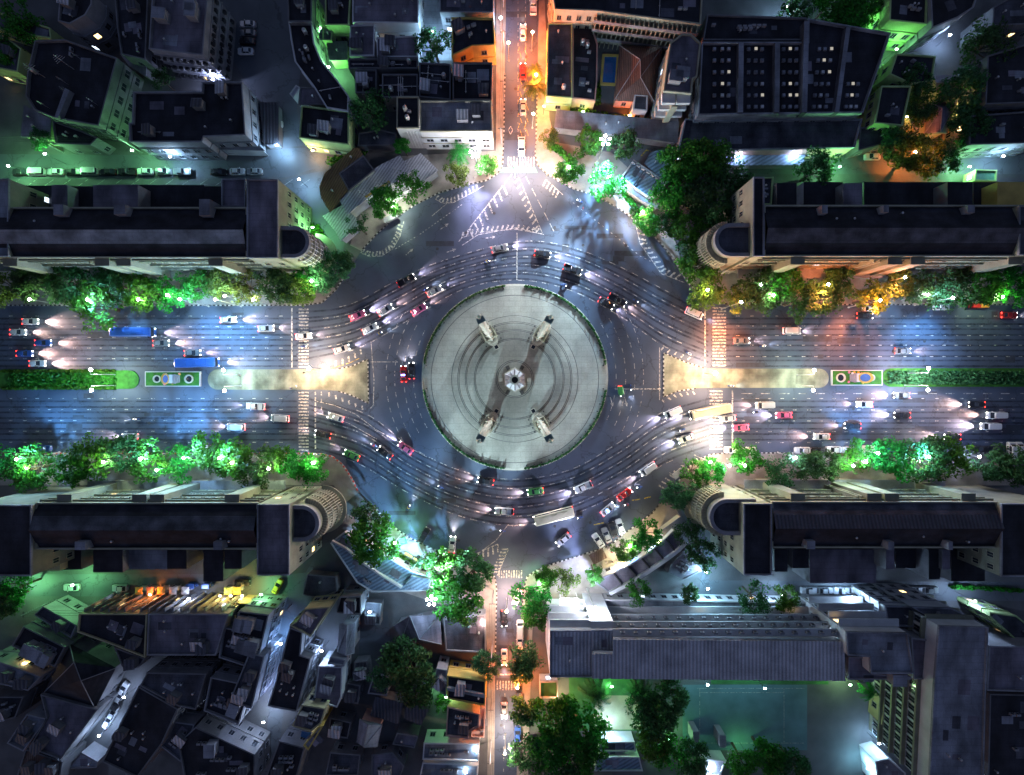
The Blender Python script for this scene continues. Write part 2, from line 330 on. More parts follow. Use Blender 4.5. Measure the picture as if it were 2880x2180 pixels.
# raised pavements
def pavement(run, back): struct('pavement', MB().prism(W(run + back), 0, .15), M['pave'])
pavement([(-900, 859)] + NWK[:3], [(925, 790), (870, 760), (-900, 765)])
pavement(NWK[4:] + [(1423, 0), (1428, -700)], [(1398, -700), (1395, 300), (1395, 425), (1130, 440), (1030, 560), (985, 690)])
pavement([(1524, -700), (1516, 0)] + NEK[:14], [(1905, 700), (1860, 560), (1720, 430), (1560, 400), (1545, 330), (1532, 0), (1540, -700)])
pavement(NEK[13:] + [(3800, 857)], [(3800, 765), (2060, 765), (1960, 740)])
pavement([(3800, 1274)] + SEK[:4], [(1960, 1380), (2060, 1365), (3800, 1365)])
pavement(SEK[5:] + [(1464, 1800), (1453, 2180), (1447, 2900)], [(1462, 2900), (1500, 1690), (1660, 1690), (1800, 1620), (1930, 1480), (1900, 1430)])
pavement([(1386, 2900), (1390, 2180), (1393, 1845)] + SWK[:9], [(985, 1470), (960, 1520), (1060, 1640), (1240, 1700), (1360, 1690), (1372, 1845), (1368, 2900)])
pavement(SWK[9:] + [(-900, 1275)], [(-900, 1365), (940, 1365), (965, 1420)])
# striped kerbs
def kerb(px, name='kerb', step=.62, cols=('white', 'black'), wd=.36, h=.19):
    pts = resample([Vector((*P(x, y).xy,)) for x, y in px], step); mb = MB()
    for i in range(len(pts) - 1):
        a, b = pts[i], pts[i + 1]; d = (b - a).normalized(); n = Vector((-d.y, d.x)) * wd / 2
        mb.prism([a - n, b - n, b + n, a + n], .001, h, i % 2)
    struct(name, mb, [M[c] for c in cols])
kerb([(-200, 859)] + NWK[:4]); kerb(NWK[4:] + [(1420, 200)]); kerb([(1512, 200)] + NEK[:15], cols=('white', 'joint'))
kerb(NEK[14:] + [(3100, 857)]); kerb([(3100, 1274)] + SEK[:5]); kerb(SEK[5:] + [(1464, 1800)], cols=('white', 'black'))
kerb([(1393, 1845)] + SWK[:9]); kerb(SWK[9:12] + SWK[12:] + [(-200, 1275)], cols=('white', 'red'))
# central medians
def rnd(px, left, r, n=10): pass
def island(px, m='stone', h=.17, name='traffic_island'): struct(name, MB().prism(W(px), 0, h), M[m])
def capsule(x0, x1, y0, y1, l=True, r=True, n=12):
    c = (y0 + y1) / 2; q = (y1 - y0) / 2; o = []
    if r: o += [(x1 - q + q * math.cos(t), c + q * math.sin(t)) for t in [(-.5 + i / n) * math.pi for i in range(n + 1)]]
    else: o += [(x1, y0), (x1, y1)]
    if l: o += [(x0 + q + q * math.cos(t), c + q * math.sin(t)) for t in [(.5 + i / n) * math.pi for i in range(n + 1)]]
    else: o += [(x0, y1), (x0, y0)]
    return o
island(capsule(585, 900, 1039, 1096, True, False), 'isle')
TW = [(900, 1039), (948, 1039), (990, 1030), (1035, 1010), (1037, 1135), (990, 1112), (948, 1099), (900, 1096)]
TE = [(1985, 1037), (1930, 1020), (1866, 992), (1866, 1117), (1905, 1100), (1960, 1092), (1985, 1091)]
island(TW, 'isle', .172); island(TE, 'isle', .172)
island(capsule(1985, 2330, 1037, 1091, False, True), 'isle')
kerb(TW[1:7]); kerb(TE[0:6])
# round plaza: kerb, broad steps
C0 = P(1448, 1061)
def disc(r, z0, z1, m, name, n=128): struct(name, MB().lathe([(r, z0), (r, z1 - .02), (r - .03, z1)], n, (C0.x, C0.y, 0)), m)
disc(26.2, 0, .22, M['stone'], 'plaza_kerb')
disc(25.6, .2, .40, M['plaza'], 'plaza')
C0 = P(1448, 1066)
for r, z in ((23.4, .44), (17.6, .56), (15.9, .72), (15.5, .86), (13.7, 1.0), (13.35, 1.14), (11.2, 1.28), (10.85, 1.42), (5.1, 1.62), (4.7, 1.78)):
    disc(r, .2, z, M['plaza'], 'plaza_step')
mb = MB()
for r, z in ((23.45, .405), (17.68, .445), (15.98, .565), (15.58, .725), (13.78, .865), (13.43, 1.005), (11.28, 1.145), (10.93, 1.285), (5.2, 1.425), (4.78, 1.625)):
    a = [(C0.x + (r + .11) * math.cos(2 * math.pi * i / 128), C0.y + (r + .11) * math.sin(2 * math.pi * i / 128)) for i in range(128)]
    b = [(C0.x + (r - .05) * math.cos(2 * math.pi * i / 128), C0.y + (r - .05) * math.sin(2 * math.pi * i / 128)) for i in range(128)]
    mb.ring(a, b, z - .01, z + .006)
struct('step_joints', mb, M['joint'])
# ---------------------------------------------------------------- road paint
mk = MB(); zb = MB(); yk = MB()
def stroke(mb, pts, wd=.15, z=.009, on=None, gap=0.0, k0=0):
    """painted line through grid points; on/gap in metres make it dashed"""
    v = [Vector(P(*q).xy) for q in pts]
    if on: 
        fine = resample(v, .5); per = on + gap; segs = []
        i = 0
        while i < len(fine) - 1:
            d = (i * .5) % per
            if d < on: segs.append((fine[i], fine[i + 1]))
            i += 1
    else: segs = list(zip(v, v[1:]))
    for a, b in segs:
        if (b - a).length < 1e-4: continue
        d = (b - a).normalized(); n = Vector((-d.y, d.x)) * wd / 2
        mb.add([(*(a - n), z), (*(b - n), z), (*(b + n), z), (*(a + n), z)], [(0, 1, 2, 3)])
for y in (889, 919, 949, 979, 1009):
    stroke(mk, [(-300, y), (800, y)], .2, .009, 1.0, 2.6)
for y in (889, 917, 944, 971, 1003): stroke(mk, [(2070, y), (3200, y)], .2, .009, 1.0, 2.6)
for y in (1121, 1152, 1183, 1213, 1244): stroke(mk, [(-300, y), (812, y)], .2, .009, 1.0, 2.6)
for y in (1107, 1121, 1153, 1184, 1214, 1245): stroke(mk, [(2085, y), (3200, y)], .2, .009, 1.0 if y > 1110 else 2.6, 2.6)
UO = [(833, 874), (977, 858), (1107, 794), (1237, 736), (1454, 680), (1601, 694), (1732, 745), (1862, 812), (1992, 880)]
UI = [(833, 1020), (1005, 980), (1150, 900), (1300, 815), (1450, 788), (1600, 815), (1745, 890), (1870, 975), (1992, 1025)]
LO = [(846, 1255), (1003, 1302), (1146, 1385), (1289, 1450), (1445, 1478), (1601, 1450), (1745, 1385), (1875, 1302), (2005, 1255)]
LI = [(846, 1110), (1030, 1165), (1160, 1260), (1300, 1325), (1445, 1348), (1601, 1322), (1740, 1245), (1862, 1160), (2005, 1112)]
def flow(O, I, t): return [(a[0] + (b[0] - a[0]) * t, a[1] + (b[1] - a[1]) * t) for a, b in zip(O, I)]
def fl(O, I, t): return [tuple(v) for v in spline(flow(O, I, t))]
for O, I in ((UO, UI), (LO, LI)):
    for k in range(0, 6):
        pts = fl(O, I, k / 5)
        stroke(mk, pts[6:-6] if k not in (0, 5) else pts[10:-10], .2, .010, 2.0 if k in (0, 5) else 1.5, 1.5)
for r in (285, 312, 338, 362):          # lanes round the plaza, west and east sides
    for a0, a1 in ((150, 212), (-32, 30)):
        stroke(mk, [(1448 + r * math.cos(R(a)), 1061 + r * math.sin(R(a))) for a in range(a0, a1, 2)], .17, .0085, 1.5, 1.5)
# tyre tracks, repair patches
tk_ = MB(); pt_ = MB(); gp = random.Random(4)
for O, I in ((UO, UI), (LO, LI)):
    for k in range(10): stroke(tk_, fl(O, I, (k + .5 + (.12 if k % 2 else -.12)) / 10), .55, .0062)
for ys in ((904, 934, 964, 994, 1022), (1137, 1168, 1198, 1229)):
    for y in ys:
        for d in (-8, 8): stroke(tk_, [(-300, y + d), (100, y + d), (500, y + d), (835, y + d)], .5, .0062); stroke(tk_, [(2000, y + d), (2500, y + d), (3100, y + d)], .5, .0062)
for k in range(46):
    x, y = gp.choice(((gp.uniform(0, 830), gp.uniform(870, 1030)), (gp.uniform(0, 830), gp.uniform(1110, 1265)), (gp.uniform(2060, 2880), gp.uniform(865, 1030)), (gp.uniform(2060, 2880), gp.uniform(1100, 1265)), (gp.uniform(1120, 1780), gp.uniform(600, 780)), (gp.uniform(1120, 1700), gp.uniform(1340, 1480)), (gp.uniform(1430, 1500), gp.uniform(20, 430)), (gp.uniform(1398, 1450), gp.uniform(1640, 2150)))); q = P(x, y)
    z = .0074 + k * .00002; w_, h_ = gp.uniform(.8, 4.5), gp.uniform(.7, 2.2); pt_.flat([(q.x - w_, q.y - h_ / 2), (q.x + w_, q.y - h_ / 2 + gp.uniform(-.2, .2)), (q.x + w_, q.y + h_ / 2), (q.x - w_, q.y + h_ / 2)], z)
struct('tyre_tracks', tk_, M['track']); struct('road_patches', pt_, M['patch'])
# zebra crossings
def bars(x0, x1, y0, y1, pitch, horiz=True, wd=None, z=.013):
    wd = wd or pitch * .5
    t = y0 if horiz else x0
    while t < (y1 if horiz else x1):
        a = [(x0, t), (x1, t), (x1, t + wd), (x0, t + wd)] if horiz else [(t, y0), (t + wd, y0), (t + wd, y1), (t, y1)]
        zb.flat(W(a), z); t += pitch
bars(840, 868, 868, 1034, 9); bars(840, 868, 1102, 1268, 9); bars(2004, 2042, 864, 1030, 9); bars(1996, 2032, 1098, 1268, 9)
bars(1428, 1504, 441, 470, 8, False); bars(1402, 1468, 1604, 1626, 7, False); bars(1397, 1452, 1915, 1941, 8, False)
for x, y0, y1 in ((821, 866, 1034), (1983, 866, 1028), (2060, 1098, 1268)): stroke(zb, [(x, y0), (x, y1)], .4, .014)
stroke(zb, [(887, 1102), (887, 1262)], .4, .014, 1.0, .5); stroke(zb, [(904, 1102), (904, 1155)], .3, .014, 1, 1)
stroke(zb, [(1728, 1094), (1858, 1094)], .3, .014); stroke(zb, [(1454, 655), (1454, 788)], .3, .014)
stroke(zb, [(1400, 1897), (1452, 1897)], .4, .014); stroke(mk, [(1420, 1950), (1416, 2180)], .2, .009, 1, 2); stroke(mk, [(1042, 1018), (1120, 1018)], .2, .0095)
zb.flat(W([(1414, 471), (1506, 471), (1512, 486), (1404, 486)]), .011, 1)
stroke(mk, [(1478, 495), (1560, 655)], .2, .009, 2.5, 1.2)
for x in (1457, 1478): stroke(mk, [(x, -300), (x, 430)], .14, .009, 1.0, 1.0)
for k in range(14):
    y = 130 + k * 18
    for x in (1462, 1480): stroke(yk, [(x, y), (x + (6 if k % 2 else -6), y + 18)], .12, .0095)
stroke(mk, [(1436, 355), (1442, 366), (1436, 378), (1430, 366), (1436, 355)], .15, .0095)
# hatched areas
def hatch(edge, depth, step=18, wd=.45, flip=1, slant=0.4, border=True):
    e = resample([Vector(q) for q in edge], step)
    for a, b in zip(e, e[1:]):
        d = (b - a).normalized(); n = Vector((-d.y, d.x)) * flip
        stroke(mk, [tuple(a), tuple(a + (n + d * slant) * depth)], wd, .0105)
    if border: stroke(mk, edge, .18, .0115)
hatch([(1016, 712), (1040, 722), (1075, 720), (1105, 700), (1125, 665), (1136, 622)], 14, 11, .5, -1, .3)
hatch([(1224, 560), (1245, 572), (1275, 570), (1310, 552), (1362, 522)], 14, 12, .45, -1, .3)
hatch([(1415, 520), (1300, 668)], 26, 22, .5, -1, .6); hatch([(1460, 500), (1525, 655)], 17, 18, .5, 1, .5)
hatch([(1300, 668), (1360, 652), (1450, 645), (1525, 658)], 14, 14, .5, -1, .5)
stroke(mk, [(1440, 490), (1405, 535), (1290, 680)], .25, .0118); stroke(mk, [(1300, 690), (1345, 660), (1455, 640), (1530, 660)], .2, .0118)
hatch([(1536, 505), (1583, 548)], 20, 12, .45, 1, .3); hatch([(1790, 640), (1800, 685), (1860, 770), (1925, 795)], 18, 16, .5, -1, .5)
hatch([(1400, 1530), (1310, 1570)], 22, 15, .45, -1, .4); stroke(mk, [(1430, 1475), (1395, 1520), (1300, 1590)], .2, .0118)
hatch([(1430, 1545), (1398, 1620)], 18, 10, .45, 1, .4); stroke(mk, [(1440, 1480), (1470, 1475)], .2, .0118)
hatch([(925, 1036), (985, 1016), (1042, 980)], 14, 20, .5, -1, .4, False); hatch([(925, 1104), (985, 1128), (1042, 1150)], 10, 20, .5, 1, .6, False)
stroke(mk, [(887, 1128), (940, 1140), (1000, 1165), (1060, 1210), (1200, 1285)], .18, .0115); stroke(mk, [(887, 1160), (980, 1190), (1060, 1235)], .18, .0115)
stroke(mk, [(1044, 965), (1047, 1010), (1052, 1068), (1050, 1140), (1040, 1150)], .18, .0112)
hatch([(1858, 985), (1960, 1022)], 10, 20, .45, -1, .5, False); hatch([(1862, 1125), (1900, 1108), (1975, 1096)], 10, 18, .45, 1, .5, False)
stroke(mk, [(1855, 975), (1855, 1125)], .18, .0112)
hatch([(1970, 1300), (1900, 1345), (1850, 1392)], 20, 14, .45, 1, .3, False)
for pts in ([(1116, 712), (1290, 555)], ): stroke(mk, [(1112, 700), (1180, 660), (1250, 610), (1300, 575)], .2, .0117, .5, .5)
stroke(mk, [(1612, 570), (1700, 640), (1800, 720), (1850, 745)], .2, .0117, .5, 1.0); stroke(mk, [(1212, 610), (1260, 570)], .2, .0117)
for (x, y, a) in ((1250, 637, -35), (1152, 708, -42), (1380, 668, -8), (1270, 705, -20), (1720, 1130, 75), (1760, 1130, 75)):
    c = Vector((x, y)); d = Vector((math.cos(R(a)), math.sin(R(a)))); n = Vector((-d.y, d.x))
    stroke(mk, [tuple(c - d * 14), tuple(c + d * 6)], .25, .0121); zb.flat(W([tuple(c + d * 14), tuple(c + d * 4 + n * 5), tuple(c + d * 4 - n * 5)]), .0145)
for k in range(26): stroke(mk, [(30 + k * 48, 522), (55 + k * 48, 505)], .12, .0098)
stroke(yk, [(930, 1037), (985, 1020), (1010, 1008)], .15, .0122)
for q in (((1592, 362), (1594, 372), (1640, 378), (1642, 366)), ((1760, 384), (1846, 398), (1848, 388)), ((1802, 440), (1818, 422), (1832, 428)), ((1775, 1408), (1800, 1404)), ((1812, 1402), (1830, 1397)), ((1670, 1476), (1698, 1470))):
    stroke(yk, list(q), .3, .0125)
struct('lane_markings', mk, M['white']); struct('crossing_markings', zb, [M['white'], M['greenp']]); struct('yellow_markings', yk, M['yellowp'])
# grass verge strips on the medians
struct('grass', MB().prism(W(capsule(-400, 392, 1042, 1094, False, True)), 0, .2), M['grass'])
struct('grass', MB().prism(W(capsule(2480, 3400, 1036, 1088, True, False)), 0, .2), M['grass'])

mh = MB(); mh.lathe([(.42, 0), (.42, .006), (.36, .008)], 16); MHC = mh.mesh('manhole_cover', M['darkm'])
for x, y in ((1230, 700), (1310, 655), (1390, 600), (1560, 640), (1640, 690), (1120, 790), (1760, 690), (1180, 1400), (1290, 1520), (1380, 1490), (1560, 1480), (1660, 1470), (1090, 1330), (300, 905), (520, 960), (700, 1150), (420, 1190), (2200, 930), (2400, 1150), (2600, 960), (1450, 250), (1480, 160), (1425, 1760), (1410, 2040)):
    o = link(MHC, 'manhole_cover', P(x, y, 0) + Vector((0, 0, .011))); tag(o, 'round dark iron manhole cover set in the road surface', 'manhole cover', 'manhole covers in the roads')
# ---------------------------------------------------------------- the monument
MON = P(1448, 1066)
def make_wing(k, ang, where):
    root = thing('monument_wing', f'tall tapering concrete memorial wing standing {where} of the round plaza', 'monument wing', (MON.x, MON.y, .4), 'four wings round the central turret', ang)
    def ob(name, mb, mats, par=None, smooth=False):
        o = bpy.data.objects.new(name, mb.mesh(name, mats, Vector((0, 0, 0)), smooth)); COL.objects.link(o); o.parent = par or root; return o
    pl = MB(); pl.prism([(11.0, -.9), (12.2, -1.55), (17.1, -1.75), (18.2, -.9), (18.2, .9), (17.1, 1.75), (12.2, 1.55), (11.0, .9)], 0, 1.5)
    pl.prism([(11.5, -.8), (12.4, -1.3), (17.0, -1.5), (17.8, -.8), (17.8, .8), (17.0, 1.5), (12.4, 1.3), (11.5, .8)], 1.5, 2.6)
    ob('plinth', pl, M['stone'])
    bd = MB(); secs = [(2.6, 11.9, 17.3, 1.15), (5, 12.2, 17.3, 1.1), (9, 12.9, 17.2, 1.0), (13, 13.6, 17.15, .95), (17, 14.3, 17.1, .9), (20.5, 15.0, 17.0, .85), (23, 15.5, 16.9, .7), (24.2, 15.9, 16.7, .35)]
    n = 12; v = []
    for z, a, b, t in secs:
        L = b - a
        for u, s in ((0, 0), (.12, .45), (.35, .8), (.62, 1), (.85, .9), (.96, .5), (1, 0), (.96, -.5), (.85, -.9), (.62, -1), (.35, -.8), (.12, -.45)): v.append((a + L * u, t * s, z))
    f = [(i + k_ * n, (i + 1) % n + k_ * n, (i + 1) % n + (k_ + 1) * n, i + (k_ + 1) * n) for k_ in range(len(secs) - 1) for i in range(n)]
    f.append(tuple(range((len(secs) - 1) * n, len(secs) * n))); bd.add(v, f); ob('wing_body', bd, M['stone'], None, False)
    tp = MB(); tp.lathe([(.1, 24.1), (.55, 24.15), (.5, 24.6), (.15, 24.9)], 10, (16.4, 0, 0), 0, 0, .6); tp.box((15.6, 0, 23.5), (1.3, 1.9, .5)); ob('finial', tp, M['greeng'])  # cap at the wing top, darker green-grey than the body
    for s in (-1, 1):
        rl = MB(); rng = random.Random(k * 2 + s)
        rl.box((14.3, s * 1.45, 3.6), (3.6, .3, 2.2))
        for j in range(7):
            x = 12.8 + j * .5; rl.tube((x, s * 1.62, 2.7), (x + rng.uniform(-.1, .1), s * 1.6, 4.0 + rng.uniform(0, .4)), .2, .13, 6); rl.lathe([(.02, -.16), (.14, -.05), (.14, .1), (.03, .17)], 6, (x, s * 1.62, 4.35))
        ob('relief_panel', rl, M['cream'])
    for j in range(4): ob('rib', MB().box((12.6 + j * .95, 0, 5.2 + j * 2.6), (.18, 2.3 - j * .12, 2.6)), M['cream'])
    fb = MB(); fb.rim([(9.6, -.65), (10.9, -.65), (10.9, .65), (9.6, .65)], .16, .6, 1.35); fb.flat([(9.75, -.5), (10.75, -.5), (10.75, .5), (9.75, .5)], 1.25, 1)
    ob('fountain_basin', fb, [M['stone'], M['glass']])
    for s in (-1, 1):
        for j in range(4):
            a = math.atan2(s * (2.4 + .06 * j), 12 + j * 1.25); r = 12 + j * 1.25
            p = Matrix.Rotation(ang, 3, 'Z') @ Vector((r * math.cos(a), r * math.sin(a), 0)); p += Vector((MON.x, MON.y, 0))
            z = .40 + (.9 if r < 13.4 else .55 if r < 15.5 else .28 if r < 15.9 else .16)
            o = link(BOL, 'floodlight', (p.x, p.y, z), ang)
            tag(o, f'small black floodlight on the steps beside the {where} wing', 'floodlight', f'floodlights round the {where} wing')
bm_ = MB(); bm_.box((0, 0, .14), (.34, .34, .28)); bm_.box((0, 0, .34), (.42, .3, .16), .3); BOL = bm_.mesh('floodlight', M['darkm'])
for k, (a, wv_) in enumerate(((120, 'upper left'), (60, 'upper right'), (240, 'lower left'), (300, 'lower right'))): make_wing(k, R(a), wv_)
tr = thing('monument_turret', 'six-sided carved stone turret crowned by an open bowl at the plaza centre', 'monument', (MON.x, MON.y - .25, 1.78))
def hexa(r, n=6, a=30): return [(MON.x + r * math.cos(R(a + 60 * i)), MON.y - .25 + r * math.sin(R(a + 60 * i))) for i in range(n)]
mb = MB(); mb.prism(hexa(3.5), 1.6, 2.2); mb.prism(hexa(3.05), 2.2, 2.5); mb.prism(hexa(2.75), 2.5, 5.6); mb.prism(hexa(3.05), 5.6, 6.0); tr_b = mb.build('wall', M['stone'], tr)
c = (MON.x, MON.y - .25, 0); mb = MB(); a6 = hexa(3.0); b6 = hexa(1.25); v = [(x, y, 6.0) for x, y in a6] + [(x, y, 6.75) for x, y in b6]
mb.add(v, [(i, (i + 1) % 6, 6 + (i + 1) % 6, 6 + i) for i in range(6)]); mb.build('roof', M['whitew'], tr)
for i in range(12):
    a = R(30 * i); p = lambda r, z, d=0: (c[0] + r * math.cos(a) - d * math.sin(a), c[1] + r * math.sin(a) + d * math.cos(a), z)
    q = MB(); q.tube(p(2.75 if i % 2 else 2.5, 6.12), p(1.3, 6.85), .2 if i % 2 else .13, .1, 6); q.build('roof_rib', M['greyw'], tr)
bw = MB().ring([(c[0] + 1.3 * math.cos(R(15 * i)), c[1] + 1.3 * math.sin(R(15 * i))) for i in range(24)], [(c[0] + .86 * math.cos(R(15 * i)), c[1] + .86 * math.sin(R(15 * i))) for i in range(24)], 6.7, 7.35).build('bowl', M['stone'], tr)
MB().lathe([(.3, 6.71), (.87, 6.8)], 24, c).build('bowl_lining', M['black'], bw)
for i in range(6):
    a = R(60 * i); n = Vector((math.cos(a), math.sin(a), 0)); d = Vector((c[0], c[1], 0)) + n * 2.41
    MB().box((d.x, d.y, 3.9), (.12, 1.3, 2.5), a).build('door', M['gold'], tr)
    d = Vector((c[0], c[1], 0)) + n * 3.9
    MB().box((d.x, d.y, 1.95), (1.1, 1.0, .5), a).build('step_block', M['joint' if i % 3 else 'stone'], tr)
# hedge and half-buried cannons round the rim
def arc_hedge(a0, a1, lab):
    rng = random.Random(int(a0 + 999)); mb = MB()
    for i in range(int((a1 - a0) * 7)):
        a = R(rng.uniform(a0, a1)); r = rng.uniform(25.5, 25.85); z = rng.uniform(.42, .8); x, y = P(1448, 1061).x + r * math.cos(a), P(1448, 1061).y + r * math.sin(a); s = rng.uniform(.14, .3)
        n = Vector((rng.uniform(-1, 1), rng.uniform(-1, 1), rng.uniform(.2, 1.2))).normalized(); u = n.orthogonal().normalized() * s; w_ = n.cross(u)
        o = Vector((x, y, z)); mb.add([o - u - w_, o + u - w_, o + u + w_, o - u + w_], [(0, 1, 2, 3)])
    tag(mb.build('hedge', LEAF[1]), lab, 'hedge', 'hedge round the plaza rim')
for a0, a1, l in ((8, 84, 'upper right'), (96, 172, 'upper left'), (188, 264, 'lower left'), (276, 352, 'lower right')): arc_hedge(a0, a1, f'low clipped green hedge along the {l} rim of the round plaza')
cn = MB(); cn.tube((0, 0, 0), (0, 0, .5), .17, .13, 8); cn.lathe([(.13, .5), (.19, .54), (.16, .62), (.05, .66)], 8); CAN = cn.mesh('bollard', M['darkm'])
k = 0
for i in range(72):
    a = i * 5 + 2.5
    if min(abs((a % 90)), 90 - a % 90) < 7: continue
    q = P(1448, 1061); o = link(CAN, 'bollard', (q.x + 24.95 * math.cos(R(a)), q.y + 24.95 * math.sin(R(a)), .4)); k += 1
    tag(o, 'dark upright cannon bollard standing inside the hedge on the plaza rim', 'bollard', 'cannon bollards round the plaza rim')
# ---------------------------------------------------------------- vehicles
PAINT = {n: mat('paint_' + n.replace(' ', '_'), c, .3, .06, 1, .2, 0, 6, .5) for n, c in dict(white=(.62, .63, .65), silver=(.38, .39, .41), grey=(.16, .17, .18), black=(.02, .02, .025), red=(.42, .02, .02), blue=(.03, .09, .32), green=(.06, .28, .08), yellow=(.55, .38, .03), pink=(.55, .12, .25), cream=(.5, .46, .34), orange=(.55, .2, .03)).items()}
VC = {}
def rr(x0, x1, hw, c, n=3):
    o = []
    for cx, cy, a0 in ((x1 - c, hw - c, 0), (x0 + c, hw - c, 90), (x0 + c, -hw + c, 180), (x1 - c, -hw + c, 270)):
        o += [(cx + c * math.cos(R(a0 + 90 * i / n)), cy + c * math.sin(R(a0 + 90 * i / n))) for i in range(n + 1)]
    return o
def loft(mb, rings, mi=0, cap=True):
    n = len(rings[0][0]); v = [(x, y, z) for pl, z in rings for x, y in pl]
    f = [(i + k * n, (i + 1) % n + k * n, (i + 1) % n + (k + 1) * n, i + (k + 1) * n) for k in range(len(rings) - 1) for i in range(n)]
    if cap: f.append(tuple(range((len(rings) - 1) * n, len(rings) * n)))
    mb.add(v, f, mi)
def vmesh(kind):
    """body, glass, lamps of one kind of vehicle, nose towards +x"""
    if kind in VC: return VC[kind]
    b, g, fix = MB(), MB(), MB()
    if kind == 'saloon':
        L, hw = 2.2, .88; loft(b, [(rr(-L, L, hw, .35), .25), (rr(-L - .03, L + .03, hw + .02, .38), .55), (rr(-L + .05, L - .08, hw - .03, .4), .82), (rr(-L + .2, L - .3, hw - .1, .4), .92)])
        loft(g, [(rr(-1.62, 1.0, .76, .2), .9), (rr(-1.05, .25, .60, .2), 1.37)]); loft(b, [(rr(-1.1, .3, .62, .2), 1.37), (rr(-1.0, .2, .52, .2), 1.45)])
        for s in (-1, 1): b.tube((.3, s * .62, 1.37), (1.02, s * .76, .9), .05, n=5); b.tube((-1.08, s * .62, 1.37), (-1.64, s * .76, .9), .07, n=5); b.box((.75, s * .98, .98), (.16, .2, .13)); b.tube((-.3, s * .64, 1.37), (-.35, s * .78, .9), .04, n=5)
    elif kind in ('pickup', 'truck'):
        L, hw = 2.55, .92; loft(b, [(rr(-L, L, hw, .25), .35), (rr(-L, L, hw, .28), .7), (rr(-.3, L - .08, hw - .03, .3), 1.0), (rr(-.2, L - .4, hw - .1, .3), 1.08)])
        loft(g, [(rr(-.6, 1.35, .8, .15), 1.0), (rr(-.3, .75, .64, .15), 1.62)]); loft(b, [(rr(-.36, .8, .66, .15), 1.62), (rr(-.3, .7, .56, .15), 1.7)])
        b.rim([(-L, -hw), (-.62, -hw), (-.62, hw), (-L, hw)], .09, .68, 1.12); b.box((-1.6, 0, .76), (1.7, 1.6, .05), 0, 1)
        if kind == 'truck': b.box((-1.55, 0, 1.35), (1.9, 1.8, 1.1), 0, 2)
        for s in (-1, 1): b.box((1.05, s * 1.03, 1.1), (.16, .22, .18))
    elif kind == 'van':
        L, hw = 2.45, .95; loft(b, [(rr(-L, L, hw, .3), .3), (rr(-L - .02, L, hw + .02, .32), .8), (rr(-L + .02, L - .25, hw, .3), 1.1)])
        loft(g, [(rr(-L + .06, L - .55, hw - .06, .25), 1.08), (rr(-L + .15, L - 1.15, hw - .16, .25), 1.68)]); loft(b, [(rr(-L + .1, L - 1.1, hw - .12, .25), 1.68), (rr(-L + .2, L - 1.25, hw - .25, .25), 1.86)])
        for s in (-1, 1): b.box((1.5, s * 1.06, 1.2), (.16, .2, .2)); b.tube((1.32, s * .8, 1.7), (1.9, s * .9, 1.1), .06, n=5); b.tube((-.2, s * .82, 1.7), (-.2, s * .92, 1.1), .07, n=5)
    elif kind == 'bus':
        L, hw = 5.6, 1.25; loft(b, [(rr(-L, L, hw, .35), .35), (rr(-L, L, hw, .35), 1.3)]); loft(g, [(rr(-L + .03, L - .03, hw - .03, .35), 1.3), (rr(-L + .05, L - .12, hw - .05, .35), 2.3)])
        loft(b, [(rr(-L, L - .06, hw, .35), 2.3), (rr(-L + .05, L - .1, hw - .05, .35), 2.75), (rr(-L + .3, L - .4, hw - .3, .3), 2.88)])
        for x in (-3, -.2, 2.8): b.box((x, 0, 2.95), (1.6, 1.1, .16))
    elif kind == 'tuktuk':
        loft(b, [(rr(-1.35, .9, .62, .2), .3), (rr(-1.35, .8, .62, .2), .75)]); b.box((1.1, 0, .6), (.7, .5, .6)); loft(b, [(rr(-1.35, .95, .66, .15), 1.62), (rr(-1.2, .8, .5, .15), 1.74)])
        for s in (-1, 1): b.tube((.85, s * .5, .7), (.75, s * .5, 1.63), .04, n=5); b.tube((-1.25, s * .55, .7), (-1.25, s * .55, 1.63), .04, n=5)
        loft(g, [(rr(.72, .86, .5, .05), .8), (rr(.6, .74, .5, .05), 1.6)]); L, hw = 1.4, .62
    h, t = MB(), MB(); zz = .62 if kind != 'bus' else .9
    h.lathe([(.05, -.1), (.14, -.04), (.14, .04), (.05, .1)], 8); t.box((0, 0, 0), (.12, .34, .16))
    VC[kind] = (b, g, h.mesh('headlight', M['headl']), t.mesh('tail_light', M['taill']), h.mesh('headlight', M['metal']), t.mesh('tail_light', mat('dull_red', (.2, .02, .02), .3)), L, hw, zz)
    return VC[kind]
wm = MB(); wm.tube((0, -.11, 0), (0, .11, 0), .32, n=14); wm.tube((0, -.12, 0), (0, .12, 0), .17, n=10, mi=1); WHEEL = wm.mesh('wheel', [M['tyre'], M['metal']])
MESH = {}
